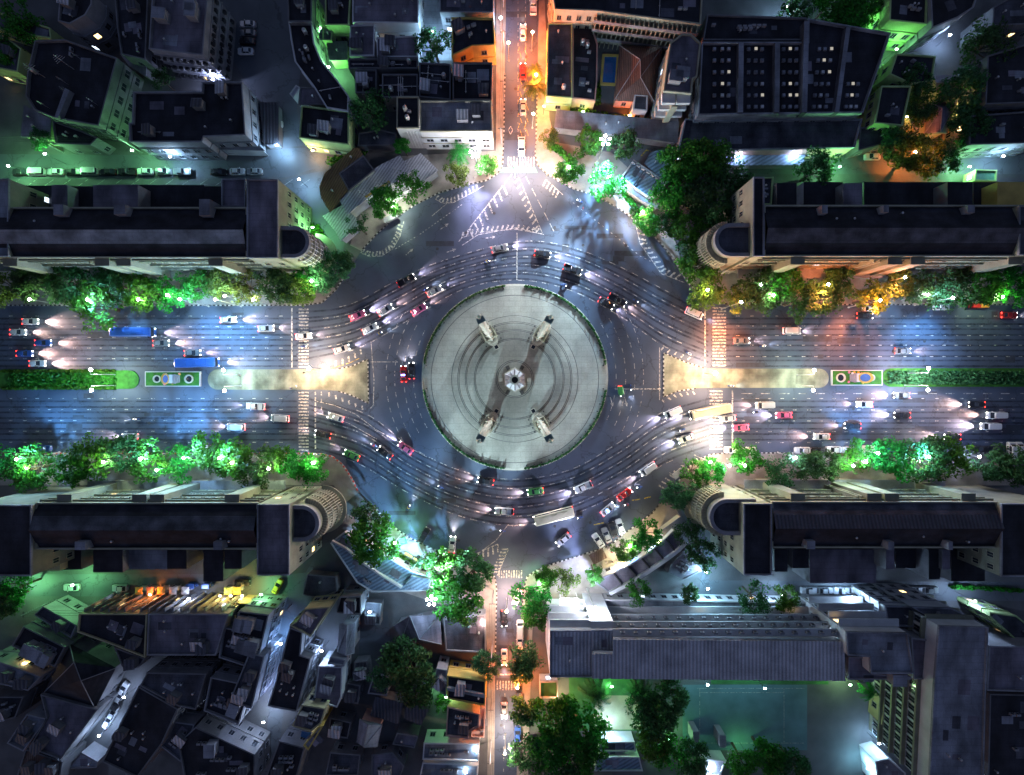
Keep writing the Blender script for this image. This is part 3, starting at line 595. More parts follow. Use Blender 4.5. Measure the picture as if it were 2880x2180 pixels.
def vehicle(kind, colour, x, y, deg, label, cat='car', group=None, on=False, beam=0, beamc=(1, .80, .74), z=0.0, word=None, name=None):
    """deg is the heading on the grid, 0 to the right, 90 up the picture"""
    p = P(x, y, .8); b, g, h1, t1, h0, t0, L, hw, zz = vmesh(kind); key = (kind, colour)
    if key not in MESH: MESH[key] = (b.mesh('body', [PAINT[colour], M['darkm'], PAINT['orange']], smooth=False), g.mesh('window_glass', M['glass']))
    root = thing(name or (word or 'parked_car'), label, cat, (p.x, p.y, z), group, R(deg)); bo, go = MESH[key]
    link(bo, 'body', (0, 0, 0), 0, root); link(go, 'window_glass', (0, 0, 0), 0, root)
    if kind == 'tuktuk': link(h1 if on else h0, 'headlight', (1.42, 0, .7), 0, root); ws = ((1.15, 0), (-.85, .5), (-.85, -.5))
    else:
        for s in (-1, 1): link(h1 if on else h0, 'headlight', (L - .03, s * (hw - .26), zz), 0, root)
        wb = L * .62; ws = ((wb, hw - .12), (wb, -hw + .12), (-wb, hw - .12), (-wb, -hw + .12))
    for s in (-1, 1): link(t1 if on else t0, 'tail_light', (-L + .0, s * (hw - .25), zz + .1), 0, root)
    for wx, wy in ws: link(WHEEL, 'wheel', (wx, wy, .32), 0, root)
    if beam:
        g = random.Random(int(x * 7 + y)); light(root, (L + .25, 0, zz + .1), beam * g.uniform(.5, 2.4), beamc, 'SPOT', .12, (0, R(g.uniform(-88, -83)), 0), R(g.uniform(50, 78)), 1.0)
    return root
def roofsign(root, m, name='roof_light'): 
    o = MB().box((0, 0, 0), (.3, 1.0, .14)).mesh(name, m); return link(o, name, (-.3, 0, 1.53), 0, root)
# motorcycle and the one figure
mc = MB(); mc.tube((-.62, 0, .3), (.2, 0, .62), .12, .16, 6); mc.tube((.1, 0, .6), (.62, 0, .3), .1, .07, 6); mc.box((-.3, 0, .76), (.75, .28, .12)); mc.box((-.75, 0, .72), (.3, .26, .2)); mc.tube((.42, 0, .4), (.28, 0, 1.05), .05, n=6); mc.box((.5, 0, .8), (.2, .4, .35))
MCB = mc.mesh('body', PAINT['blue']); hb = MB(); hb.tube((.26, -.36, 1.05), (.26, .36, 1.05), .025, n=5); HBAR = hb.mesh('handlebar', M['darkm'])
wl = MB(); wl.tube((0, -.05, 0), (0, .05, 0), .29, n=14); MWH = wl.mesh('wheel', M['tyre']); sh = MB(); sh.lathe([(.02, -.08), (.09, -.02), (.08, .06)], 8); MHL = sh.mesh('headlight', M['headl'])
def motorcycle(x, y, deg, label, on=True):
    p = P(x, y, .6); r = thing('motorcycle', label, 'motorcycle', (p.x, p.y, 0), 'motorcycles on the junction', R(deg))
    link(MCB, 'body', (0, 0, 0), 0, r); link(HBAR, 'handlebar', (0, 0, 0), 0, r); link(MWH, 'wheel', (.66, 0, .29), 0, r); link(MWH, 'wheel', (-.62, 0, .29), 0, r); link(MHL, 'headlight', (.66, 0, .85), 0, r)
    if on: light(r, (.85, 0, .9), 900, (.85, .9, 1), 'SPOT', .08, (0, R(-80), 0), R(60), 1.0)
    return p
def figure(pose):
    """one continuous skinned body; colours by height and place"""
    J = dict(pel=(0, 0, .92), sp=(0, 0, 1.15), ch=(0, 0, 1.36), nk=(0, 0, 1.5), hd=(.02, 0, 1.62), tp=(.0, 0, 1.75))
    for s, k in ((1, 'l'), (-1, 'r')):
        J['hip' + k] = (0, .1 * s, .88); J['kn' + k] = (.06, .11 * s, .48); J['an' + k] = (-.02 + .12 * s, .11 * s, .09); J['to' + k] = (.14 + .12 * s, .12 * s, .04)
        J['sh' + k] = (0, .2 * s, 1.4); J['el' + k] = (-.03, .27 * s, 1.14); J['wr' + k] = (.1, .27 * s, .92); J['ha' + k] = (.15, .26 * s, .84)
    if pose == 'ride':
        for k in ('pel', 'sp', 'ch', 'nk', 'hd', 'tp'): J[k] = (J[k][0] - .3 + (J[k][2] - .92) * .25, J[k][1], J[k][2] - .03)
        for s, k in ((1, 'l'), (-1, 'r')):
            J['hip' + k] = (-.25, .13 * s, .87); J['kn' + k] = (.18, .22 * s, .72); J['an' + k] = (.05, .2 * s, .34); J['to' + k] = (.2, .21 * s, .3)
            J['sh' + k] = (-.17, .2 * s, 1.38); J['el' + k] = (.0, .32 * s, 1.16); J['wr' + k] = (.2, .34 * s, 1.08); J['ha' + k] = (.27, .34 * s, 1.07)
    E = [('pel', 'sp'), ('sp', 'ch'), ('ch', 'nk'), ('nk', 'hd'), ('hd', 'tp')]
    for k in 'lr': E += [('pel', 'hip' + k), ('hip' + k, 'kn' + k), ('kn' + k, 'an' + k), ('an' + k, 'to' + k), ('ch', 'sh' + k), ('sh' + k, 'el' + k), ('el' + k, 'wr' + k), ('wr' + k, 'ha' + k)]
    rad = dict(pel=.15, sp=.13, ch=.16, nk=.06, hd=.1, tp=.09, hip=.1, kn=.065, an=.045, to=.045, sh=.075, el=.05, wr=.035, ha=.045)
    ks = list(J); me = bpy.data.meshes.new('person'); me.from_pydata([J[k] for k in ks], [(ks.index(a), ks.index(b)) for a, b in E], [])
    o = bpy.data.objects.new('person', me); COL.objects.link(o); o.modifiers.new('skin', 'SKIN'); o.modifiers.new('sub', 'SUBSURF').render_levels = 1
    for i, k in enumerate(ks):
        r = rad.get(k, rad.get(k[:-1], .05)); me.skin_vertices[0].data[i].radius = (r, r); me.skin_vertices[0].data[i].use_root = (k == 'pel')
    dg = bpy.context.evaluated_depsgraph_get(); ev = bpy.data.meshes.new_from_object(o.evaluated_get(dg)); bpy.data.objects.remove(o); return ev
FIG = {p: figure(p) for p in ('stand', 'ride')}
SHIRT = {n: mat('cloth_' + n, c, .9) for n, c in dict(white=(.6, .6, .6), blue=(.05, .1, .3), red=(.4, .04, .04), dark=(.04, .04, .05), yellow=(.5, .4, .05)).items()}
FM = {}
def person(x, y, deg, shirt, label, pose='stand', z=0.0, group=None):
    key = (pose, shirt)
    if key not in FM:
        me = FIG[pose].copy(); me.materials.clear()
        for m in (SHIRT[shirt], SHIRT['dark'], M['skin'], mat('hair', (.02, .015, .012), .6)): me.materials.append(m)
        for f in me.polygons:
            c = f.center
            f.material_index = 3 if c.z > 1.66 or (c.z > 1.56 and c.x < -.03) else 2 if c.z > 1.47 or (c.z < 1.1 and abs(c.y) > .2 and pose == 'stand') else 1 if c.z < .95 else 0
        FM[key] = me
    p = P(x, y, 1.0) if not isinstance(x, Vector) else x
    return tag(link(FM[key], 'person', (p.x, p.y, z), R(deg)), label, 'person', group)
# ---------------------------------------------------------------- trees
def leafcloud(seed, kind):
    g = random.Random(seed); mb = MB(); lobes = []
    nl = {'broad': 34, 'loose': 26, 'sparse': 16}[kind]
    for i in range(nl):
        a = g.uniform(0, 2 * math.pi); q = math.sqrt(g.random()); r = q * 3.5 * g.uniform(.75, 1.18)
        z = g.uniform(-.9, .9) + 2.1 * (1 - q * q) * g.uniform(.5, 1.0); lobes.append((Vector((r * math.cos(a), r * math.sin(a), z)), g.uniform(.75, 1.5) * (1.0 if kind != 'sparse' else .8)))
    n = {'broad': 2700, 'loose': 1500, 'sparse': 650}[kind]
    for i in range(n):
        c, rr_ = g.choice(lobes); d = Vector((g.gauss(0, 1), g.gauss(0, 1), g.gauss(.25, .8))).normalized(); o = c + d * rr_ * (g.random() ** .45)
        s = g.uniform(.13, .27); nrm = (d + Vector((g.uniform(-1, 1), g.uniform(-1, 1), g.uniform(0, 1.5)))).normalized()
        u = nrm.orthogonal().normalized(); u.rotate(Matrix.Rotation(g.uniform(0, 6.28), 3, nrm)); w_ = nrm.cross(u)
        mb.add([o - u * s * 1.3, o - w_ * s * .7, o + u * s * 1.3, o + w_ * s * .7], [(0, 1, 2, 3)])
    return mb, lobes
CROWN = {}
for kind, ns in (('broad', 5), ('loose', 3), ('sparse', 2)):
    CROWN[kind] = []
    for s in range(ns):
        mb, lobes = leafcloud(s * 17 + len(kind), kind); tk = MB()
        tk.tube((0, 0, -6.5), (.1, 0, -2.2), .3, .2, 8)
        for c, r in lobes[:12]: m_ = Vector((.1, 0, -2.2)); q = m_ + (c - m_) * .55 + Vector((0, 0, -.4)); tk.tube(m_, q, .13, .08, 5); tk.tube(q, c, .08, .03, 5)
        CROWN[kind].append(([mb.mesh('crown', l) for l in LEAF], tk.mesh('trunk', M['bark'])))
pm = MB(); g_ = random.Random(5)
for i in range(17):
    a = 2 * math.pi * i / 17 + g_.uniform(-.15, .15); L = g_.uniform(2.2, 3.0); el = g_.uniform(.1, .9); pts = []
    for j in range(7): t = j / 6; pts.append(Vector((math.cos(a) * L * t, math.sin(a) * L * t, el * 1.6 * t - 2.0 * t * t)))
    for j in range(6):
        d = (pts[j + 1] - pts[j]); s = Vector((-math.sin(a), math.cos(a), 0))
        for q in range(3):
            o = pts[j] + d * (q / 3); wd = .75 * (1 - abs(j / 6 - .4)) 
            for sg in (-1, 1): e = o + s * sg * wd + d * .5 + Vector((0, 0, -.25)); pm.add([o, o + d * .28, e], [(0, 1, 2)])
PALM = [pm.mesh('crown', l) for l in LEAF]; pt = MB(); pt.tube((0, 0, -7.5), (.15, 0, 0), .22, .14, 8); PTR = pt.mesh('trunk', M['bark'])
TN = [0]
def tree(x, y, r, label, kind='broad', leaf=0, group=None, zc=None):
    TN[0] += 1; g = random.Random(TN[0] * 7); rm = r * S * 1.18; k = rm / (4.2 if kind != 'palm' else 2.8); zc = zc or (4.6 + .30 * rm); p = P(x, y, zc)
    root = thing('palm_tree' if kind == 'palm' else 'tree', label, 'palm tree' if kind == 'palm' else 'tree', (p.x, p.y, 0), group, g.uniform(0, 6.28))
    cr, tk = (PALM, PTR) if kind == 'palm' else g.choice(CROWN[kind]); base = 7.5 if kind == 'palm' else 6.5
    c = link(cr[leaf], 'crown', (0, 0, zc), 0, root, (k * g.uniform(.92, 1.1), k * g.uniform(.92, 1.1), k * .9))
    link(tk, 'trunk', (0, 0, zc), 0, root, (max(.7, k), max(.7, k), zc / base)); return root
# ---------------------------------------------------------------- lamps
GLB = {}
for n_, m_ in (('bulb', 'bulb'), ('warmb', 'warmb'), ('greenb', 'greenb')):
    q = MB(); q.lathe([(.06, -.22), (.24, -.14), (.3, 0), (.22, .14), (.06, .2)], 12); GLB[n_] = q.mesh('lamp_head', M[m_])
def lamp(x, y, h, label, col=(.75, .88, 1), power=2500, head='bulb', arm=None, size=1.0, group=None, rad=.3):
    """street lamp whose head stands at grid point x,y; arm is a grid direction back to the pole in metres"""
    p = P(x, y, h); ax, ay = arm or (0, 0); b = Vector((p.x + ax, p.y + ay, 0)); root = thing('street_lamp', label, 'street lamp', b, group)
    t = MB(); t.tube(b, (b.x, b.y, h + (.1 if arm else -.25)), .11, .07, 8); t.lathe([(.26, 0), (.26, .25), (.14, .4)], 8, (b.x, b.y, 0)); t.build('pole', M['polem'], root)
    if arm: MB().tube((b.x, b.y, h + .05), (p.x, p.y, h + .25), .06, .05, 6).build('arm', M['polem'], root)
    link(GLB[head], 'lamp_head', (p.x - b.x, p.y - b.y, h), 0, root, (size * 1.25, size * 1.25, size)); light(root, (p.x - b.x, p.y - b.y, h - .45), power, col, 'POINT', rad); return root
def mast(x, y, h, label, col=(.6, .8, 1), power=12000, flood=0, aim=None, fc=(.86, .93, .95), pool=0, pat=None, pc=(.3, .62, 1)):
    p = P(x, y, h); root = thing('floodlight_mast', label, 'light mast', (p.x, p.y, 0), 'tall masts with clustered lamps')
    t = MB(); t.tube((p.x, p.y, 0), (p.x, p.y, h), .22, .12, 10); t.lathe([(.45, 0), (.45, .4), (.25, .6)], 10, (p.x, p.y, 0)); t.build('pole', M['polem'], root)
    cb = MB()
    for i in range(5):
        a = R(72 * i + 20); q = (p.x + 1.15 * math.cos(a), p.y + 1.15 * math.sin(a), h - .1); cb.tube((p.x, p.y, h - .4), q, .05, n=5)
        link(GLB['bulb'], 'lamp_head', (q[0] - p.x, q[1] - p.y, h), 0, root, (1.1, 1.1, .9))
    cb.build('bracket', M['polem'], root); light(root, (0, 0, h - 1.0), power, col, 'POINT', .5)
    if flood:      # floodlights of the cluster turned on the plaza
        d = (Vector((aim.x, aim.y, 0)) - Vector((p.x, p.y, h))).normalized(); light(root, Vector((0, 0, h - .9)) + d * .8, flood, fc, 'SPOT', .35, d.to_track_quat('-Z', 'Y').to_euler(), R(60), 1.0)
    if pool:       # added spot without a head of its own, tints the road towards the plaza
        q = P(*pat); d = (Vector((q.x, q.y, 0)) - Vector((p.x, p.y, h))).normalized(); light(root, Vector((0, 0, h - 1.2)) + d * .8, pool, pc, 'SPOT', .35, d.to_track_quat('-Z', 'Y').to_euler(), R(84), 1.0)
    return root
def wall_light(x, y, h, label, col, power, head='bulb', sz=(.55, .3)):
    """lit box lantern fixed to a wall or under an eave"""
    p = P(x, y, h); root = thing('lantern', label, 'lantern', (p.x, p.y, h), None)
    MB().box((p.x, p.y, h + .08), (sz[0] + .1, sz[1] + .1, .08)).build('bracket', M['darkm'], root); MB().box((p.x, p.y, h + .22), (sz[0], sz[1], .16)).build('lamp_glass', M[head], root)
    MB().tube((p.x, p.y, 0), (p.x, p.y, h + .04), .05, n=6).build('pole', M['darkm'], root)
    light(root, (0, 0, -.25), power, col, 'POINT', .25); return root
# ---------------------------------------------------------------- buildings
WM = {}
def window_mesh(w_, h_, pane, frame='greyw'):
    k = (w_, h_, pane, frame)
    if k not in WM:
        b = MB(); b.add([(-w_ / 2, .03, -h_ / 2), (w_ / 2, .03, -h_ / 2), (w_ / 2, .03, h_ / 2), (-w_ / 2, .03, h_ / 2)], [(3, 2, 1, 0)])
        for s in (-1, 1): b.box((s * w_ / 2, .05, 0), (.1, .12, h_ + .1), 0, 1)
        b.box((0, .05, h_ / 2), (w_ + .1, .12, .1), 0, 1); b.box((0, .1, -h_ / 2), (w_ + .3, .26, .1), 0, 1); b.box((0, .05, 0), (.06, .08, h_), 0, 1)
        WM[k] = b.mesh('window', [M[pane], M[frame]])
    return WM[k]
def facing(poly):
    poly = ccw(poly); o = []
    for i in range(len(poly)):
        a, b = Vector(poly[i][:2]), Vector(poly[(i + 1) % len(poly)][:2]); d = b - a
        if d.length < 2.0: continue
        n = Vector((d.y, -d.x)).normalized(); m = (a + b) / 2
        if n.dot(-m.normalized()) > .25: o.append((a, b, n))
    return o
def windows(root, poly, h, fl=3.3, pitch=3.0, w_=1.4, hh=1.5, z0=1.7, lit=.05, frame='greyw', seed=0, name='window', edges=None, cap=95):
    g = random.Random(seed + int(h * 10)); k = 0; ro = off(root)
    for a, b, n in (edges or facing(poly)):
        L = (b - a).length; c = max(1, int((L - .6) / pitch)); d = (b - a).normalized(); rows = max(1, int((h - .8) / fl))
        for r in range(rows):
            for i in range(c):
                if k >= cap: return
                q = a + d * (L * (i + .5) / c); z = z0 + r * fl
                if z + hh / 2 > h - .3: continue
                t = g.random(); pane = 'warmwin' if t < lit * .6 else 'coolwin' if t < lit else 'glass'
                link(window_mesh(w_, hh, pane, frame), name, (q.x - ro.x, q.y - ro.y, z), math.atan2(d.y, d.x) + math.pi, root); k += 1
AC = MB(); AC.box((0, 0, .45), (1.0, .5, .8)); AC.tube((0, .26, .5), (0, .3, .5), .3, n=12, mi=1); AC.box((0, 0, .03), (1.1, .6, .06), 0, 1); ACM = AC.mesh('air_conditioner', [M['greyw'], M['darkm']])
TK = MB(); TK.lathe([(.52, .35), (.55, .5), (.55, 1.5), (.4, 1.75), (.1, 1.85)], 16); [TK.tube((.4 * a, .4 * b, 0), (.4 * a, .4 * b, .4), .06, n=5) for a in (-1, 1) for b in (-1, 1)]; TKM = TK.mesh('water_tank', M['metal'])
HT = MB(); HT.box((0, 0, 1.1), (2.4, 3.0, 2.2)); HT.box((0, 0, 2.28), (2.8, 3.4, .16), 0, 1); HTM = HT.mesh('stair_head', [M['greyw'], M['roofg']])
VT = MB(); VT.tube((0, 0, 0), (0, 0, .7), .16, n=8); VT.lathe([(.3, .7), (.28, .85), (.05, 1.0)], 8); VTM = VT.mesh('roof_vent', M['metal'])
AT = MB(); AT.tube((0, 0, 0), (0, 0, 3.4), .04, n=5); [AT.tube((-.6 + .1 * i, 0, 2.2 + .3 * i), (.6 - .1 * i, 0, 2.2 + .3 * i), .02, n=4) for i in range(4)]; ATM = AT.mesh('antenna', M['metal'])
PI_ = MB(); PI_.tube((-3, 0, .25), (3, 0, .25), .08, n=6); [PI_.box((x, 0, .1), (.15, .4, .2)) for x in (-2.5, 0, 2.5)]; PIM = PI_.mesh('roof_pipe', M['metal'])
SD = []
for c_, m_ in ((2.0, 'sheetn'), (2.8, 'sheetv'), (2.4, 'sheetn')):
    b_ = MB(); b_.box((0, 0, .9), (c_, 2.2, 1.8)); b_.add([(-c_ / 2 - .2, -1.3, 1.75), (c_ / 2 + .2, -1.3, 1.75), (c_ / 2 + .2, 1.3, 2.2), (-c_ / 2 - .2, 1.3, 2.2)], [(0, 1, 2, 3)], 1); SD.append(b_.mesh('roof_shed', [M['darkw'], M[m_]]))
def inside(p, poly):
    c = False; n = len(poly)
    for i in range(n):
        a, b = poly[i], poly[i - 1]
        if (a[1] > p[1]) != (b[1] > p[1]) and p[0] < (b[0] - a[0]) * (p[1] - a[1]) / (b[1] - a[1]) + a[0]: c = not c
    return c
def clutter(root, poly, z, n, seed, kinds='apvatp'):
    g = random.Random(seed); xs = [q[0] for q in poly]; ys = [q[1] for q in poly]; inn = inset(ccw(poly), 1.6); ro = off(root); d = Vector(poly[1][:2]) - Vector(poly[0][:2]); base = math.atan2(d.y, d.x); t = 0
    while n > 0 and t < 200:
        t += 1; p = (g.uniform(min(xs), max(xs)), g.uniform(min(ys), max(ys)))
        if not inside(p, inn): continue
        k = g.choice(kinds); n -= 1
        if k == 'a':
            for j in range(g.choice((1, 2, 3))):
                q = (p[0] + 1.35 * j * math.cos(base), p[1] + 1.35 * j * math.sin(base))
                if inside(q, inn): link(ACM, 'air_conditioner', (q[0] - ro.x, q[1] - ro.y, z), base, root)
        elif k == 's': link(g.choice(SD), 'roof_shed', (p[0] - ro.x, p[1] - ro.y, z), base + g.choice((0, math.pi / 2)), root)
        else:
            me, nm = {'p': (PIM, 'roof_pipe'), 'v': (VTM, 'roof_vent'), 't': (TKM, 'water_tank'), 'h': (HTM, 'stair_head'), 'n': (ATM, 'antenna')}[k]
            link(me, nm, (p[0] - ro.x, p[1] - ro.y, z), base + g.choice((0, math.pi / 2)), root)
SEED = [0]
def B(label, px, h, wall='greyw', roof='roofd', par=.7, win=1, n=3, kinds='apvat', lit=.04, fl=3.3, pitch=3.0, trim=None, cat='building', name='building', group=None, z0=0.0, frame='greyw', ww=1.4, wh=1.5, ledge=True):
    SEED[0] += 1; poly = ccw([tuple(v.xy) for v in W(px, h)]); c = sum((Vector(q) for q in poly), Vector((0, 0))) / len(poly)
    root = thing(name, label, cat, (c.x, c.y, z0), group)
    wb = MB(); wb.prism(poly, z0, h - par if par else h - .2, 0, False); wb.build('wall', M[wall], root)
    if par:
        MB().flat(inset(poly, .26), h - par + .01).build('roof', M[roof], root); MB().rim(inset(poly, -.06), .34, h - par - .1, h).build('parapet', M[trim or wall], root)
    else: MB().prism(inset(poly, -.35), h - .2, h, bot=True).build('roof', M[roof], root)
    if ledge and h > 6 and win:
        z = 3.35
        while z < h - 2: MB().rim(inset(poly, -.22), .24, z, z + .14).build('ledge', M[trim or wall], root); z += fl * (2 if h > 12 else 1)
    if win: windows(root, poly, h - (par or 0), fl, pitch, ww, wh, 1.9 + z0, lit, frame, SEED[0])
    if par and h > 3.4:      # felt and sheet repairs on the roof
        g = random.Random(SEED[0] * 3 + 1); xs = [q[0] for q in poly]; ys = [q[1] for q in poly]; inn = inset(poly, 2.2); d = Vector(poly[1]) - Vector(poly[0]); ba = math.atan2(d.y, d.x); zz = h - par + .016
        for k in range(12):
            q = (g.uniform(min(xs), max(xs)), g.uniform(min(ys), max(ys)))
            if k < 3 + 9 * (len(xs) > 0) and inside(q, inn):
                a_, b_ = g.uniform(.6, 1.9), g.uniform(.5, 1.5); ca, sa = math.cos(ba), math.sin(ba)
                MB().flat([(q[0] + x * ca - y * sa, q[1] + x * sa + y * ca) for x, y in ((-a_, -b_), (a_, -b_), (a_, b_), (-a_, b_))], zz + k * .003).build('roof_patch', M[g.choice(('roofg', 'roofp', 'roofd', 'roofp'))], root)
    if n and z0 == 0:
        cx_, cy_ = sum(q[0] for q in px) / len(px), sum(q[1] for q in px) / len(px)
        if h > 5.5 and ((cy_ > 1650 and cx_ < 1400) or (cy_ < 420 and cx_ < 1420)): n = n + 3; kinds = kinds * 2 + 's'
    if n: clutter(root, poly, h - par + .01 if par else h, n, SEED[0], kinds)
    return root, poly
def hip(label, e, he, r, hr, wall='greyw', roof='tile', win=1, name='house', cat='house', lit=.05, over=.5):
    """e: four eave corners on the grid; r: two ridge ends, r[0] between e[3] and e[0], r[1] between e[1] and e[2]"""
    E = [P(x, y, he) for x, y in e]; Rr = [P(x, y, hr) for x, y in r]; poly = ccw([tuple(v.xy) for v in E]); c = sum((Vector(q) for q in poly), Vector((0, 0))) / 4
    root = thing(name, label, cat, (c.x, c.y, 0)); wl_ = inset(poly, over); MB().prism(wl_, 0, he - .05, 0, False).build('wall', M[wall], root)
    v = [(*q.xy, q.z) for q in E] + [(*q.xy, q.z) for q in Rr]; mb = MB(); mb.add(v, [(0, 1, 5, 4), (1, 2, 5), (2, 3, 4, 5), (3, 0, 4)]); mb.add([(x, y, z - .12) for x, y, z in v], [(4, 5, 1, 0), (5, 2, 1), (5, 4, 3, 2), (4, 0, 3)])
    for i in range(4): j = (i + 1) % 4; mb.add([v[i], v[j], (*v[j][:2], v[j][2] - .12), (*v[i][:2], v[i][2] - .12)], [(3, 2, 1, 0)])
    mb.build('roof', M[roof], root); rc = MB()
    for a, b in ((4, 5), (0, 4), (3, 4), (1, 5), (2, 5)):
        if (Vector(v[a]) - Vector(v[b])).length > .2: rc.tube(v[a], v[b], .11, n=6)
    rc.build('ridge_cap', M['greyw'], root)
    if win: windows(root, wl_, he, 3.2, 3.2, 1.2, 1.4, 1.8, lit)
    return root
def part_box(root, name, px, z0, z1, m='greyw', top=None, rim=None):
    poly = ccw([tuple(v.xy) for v in W(px, z1)]); mb = MB().prism(poly, z0, z1, 0, True, 1); o = mb.build(name, [M[m], M[top or m]], root)
    if rim: MB().rim(inset(poly, -.05), .3, z1 - .01, z1 + .45).build('parapet', M[rim], o)
    return o
# ---- the four long avenue blocks with rounded ends
def block(label, x0, x1, yb, yf, yo, side, strip, roofs, rc, annex, ends, hatches, h=18.0):
    """x0..x1 main roof; yb back, yf street edge, yo outer back; side +1 when the rounded end is at x1; all at roof height on the grid"""
    fx = 1 if side > 0 else -1; xe = x1 if side > 0 else x0; ylo, yhi = min(yb, yf), max(yb, yf); dn = 1 if yf > yb else -1
    A = lambda x, y, z=h: tuple(P(x, y, z).xy)
    poly = ccw([A(x0, yb), A(x1, yb), A(x1, yf), A(x0, yf)]); c = A((x0 + x1) / 2, yf); root = thing('avenue_block', label, 'building', (*c, 0), 'long blocks lining the avenue')
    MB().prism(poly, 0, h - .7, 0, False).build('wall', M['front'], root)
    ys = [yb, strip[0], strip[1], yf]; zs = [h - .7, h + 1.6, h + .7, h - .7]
    for i in range(3):  # a paler middle strip has city glow put into its roof colour
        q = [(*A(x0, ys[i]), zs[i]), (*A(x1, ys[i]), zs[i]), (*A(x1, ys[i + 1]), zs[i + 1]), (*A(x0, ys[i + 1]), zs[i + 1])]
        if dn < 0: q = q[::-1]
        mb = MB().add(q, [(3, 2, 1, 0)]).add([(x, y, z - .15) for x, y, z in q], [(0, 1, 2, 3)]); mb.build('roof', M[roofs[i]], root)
    MB().rim(inset(poly, -.08), .34, h - .8, h).build('parapet', M['cream'], root)
    # street front: four string courses, bays, windows, canopy
    fy = A(x0, yf)[1]; xa, xb = sorted((A(x0, yf)[0], A(x1, yf)[0])); s = -1 if dn > 0 else 1
    for z, pr, th in ((4.3, 2.4, .22), (7.6, .5, .3), (11.2, .45, .3), (14.8, .45, .3), (16.9, .6, .3)):
        MB().box(((xa + xb) / 2, fy + s * pr / 2, z), (xb - xa, pr, th)).build('canopy' if z < 5 else 'ledge', M['greyw' if z < 5 else 'side'], root)
    ed = [(Vector((xb, fy)), Vector((xa, fy)), Vector((0, s)))] if s > 0 else [(Vector((xa, fy)), Vector((xb, fy)), Vector((0, s)))]
    windows(root, poly, 16, 3.6, 2.5 * max(1, (xb - xa) / 55), 1.5, 1.5, 6.2, .05, 'cream', int(x0), edges=ed)
    for fx_ in (.12, .46, .54, .88) if h else ():
        x = xa + (xb - xa) * fx_; t = MB(); t.box((x, fy + s * .9, 8.6), (3.2, 1.8, 17.2)); t.box((x, fy + s * .9, 17.35), (3.5, 2.1, .3)); t.build('bay', M['side'], root)
    for k in range(9):
        x = xa + (xb - xa) * (.40 + .02 * k); MB().box((x, fy + s * .55, 10.5), (.35, 1.1, 12)).build('pilaster', M['side'], root)
    # end blocks, raised
    for (ax, bx, ay, by, hh, top) in ends:
        eb = part_box(root, 'end_block', [(ax, ay), (bx, ay), (bx, by), (ax, by)], 0, hh, 'side', top, 'roofl'); windows(eb, [A(ax, ay, hh), A(bx, ay, hh), A(bx, by, hh), A(ax, by, hh)], hh, 3.6, 2.6, 1.3, 1.6, 2.2, .05, 'cream', int(ax), cap=40)
    # rounded end
    cx, cy, rp = rc[:3]; o = P(cx, cy, h); r = rp * S * (H - h) / H; a0 = -90 if fx > 0 else 90
    pts = lambda q, m=24: [(o.x + q * math.cos(R(a0 + 180 * i / m)), o.y + q * math.sin(R(a0 + 180 * i / m))) for i in range(m + 1)]
    ext = r * 1.6; sq = lambda q: pts(q) + [(o.x - fx * ext, o.y + fx * q), (o.x - fx * ext, o.y - fx * q)]
    rot = MB().prism(sq(r), 0, h - 1.6, 0, False).build('rotunda', M['side'], root)
    MB().flat(sq(r - .3), h - 1.58).build('roof', M['roofd'], rot); MB().rim(sq(r + .1), .9, h - 1.9, h - .9).build('parapet', M['greyw'], rot)
    for z, e in ((4.3, 2.2), (7.8, 1.3 if rc[3:] else .5), (11.2, 1.3 if rc[3:] else .45), (14.4, 1.3 if rc[3:] else .45)): MB().ring(pts(r + e) , pts(r - .05), z, z + .25).build('ledge', M['cream'], rot)
    if rc[3:]:
        for i in range(25):
            a = R(a0 + 180 * i / 24); MB().box((o.x + (r + .6) * math.cos(a), o.y + (r + .6) * math.sin(a), 9.6), (1.2, .16, 10.6), a).build('fin', M['cream'], rot)
    gl = MB()
    for i in range(1, 24, 1):
        a = R(a0 + 180 * i / 24)
        if i % 2 == 0 and not rc[3:]: gl.tube((o.x + (r + .18) * math.cos(a), o.y + (r + .18) * math.sin(a), 4.4), (o.x + (r + .18) * math.cos(a), o.y + (r + .18) * math.sin(a), 16.2), .13, n=5)
    for z in (5.6, 6.7, 8.9, 10, 12.4, 13.4) if not rc[3:] else (5.6,): gl.ring(pts(r + .26), pts(r + .05), z, z + .16)
    gl.build('glazing_bars', M['whitew'], rot)
    for i in range(2, 23, 2):
        for z in (6.1, 9.6, 13):
            a = R(a0 + 180 * (i + 1) / 24)
            if i < 22: link(window_mesh(1.1 if r < 5 else 1.4, 2.3, 'glass', 'cream'), 'window', (o.x + (r + .02) * math.cos(a) - root.location.x, o.y + (r + .02) * math.sin(a) - root.location.y, z), a - math.pi / 2 , rot)
    for (ax, bx, ay, by, hh, m) in annex: part_box(root, 'rear_annex', [(ax, ay), (bx, ay), (bx, by), (ax, by)], 0, hh, 'darkw' if m.startswith('roof') else m, m)
    for (ax, bx, ay, by) in hatches: part_box(root, 'stair_head', [(ax, ay), (bx, ay), (bx, by), (ax, by)], h - 5, h + 1.8, 'greyw', 'roofg')
    clutter(root, [A(x0, ys[0]), A(x1, ys[0]), A(x1, ys[1]), A(x0, ys[1])], h, 3, int(x0 + x1 + yb), 'v'); return root
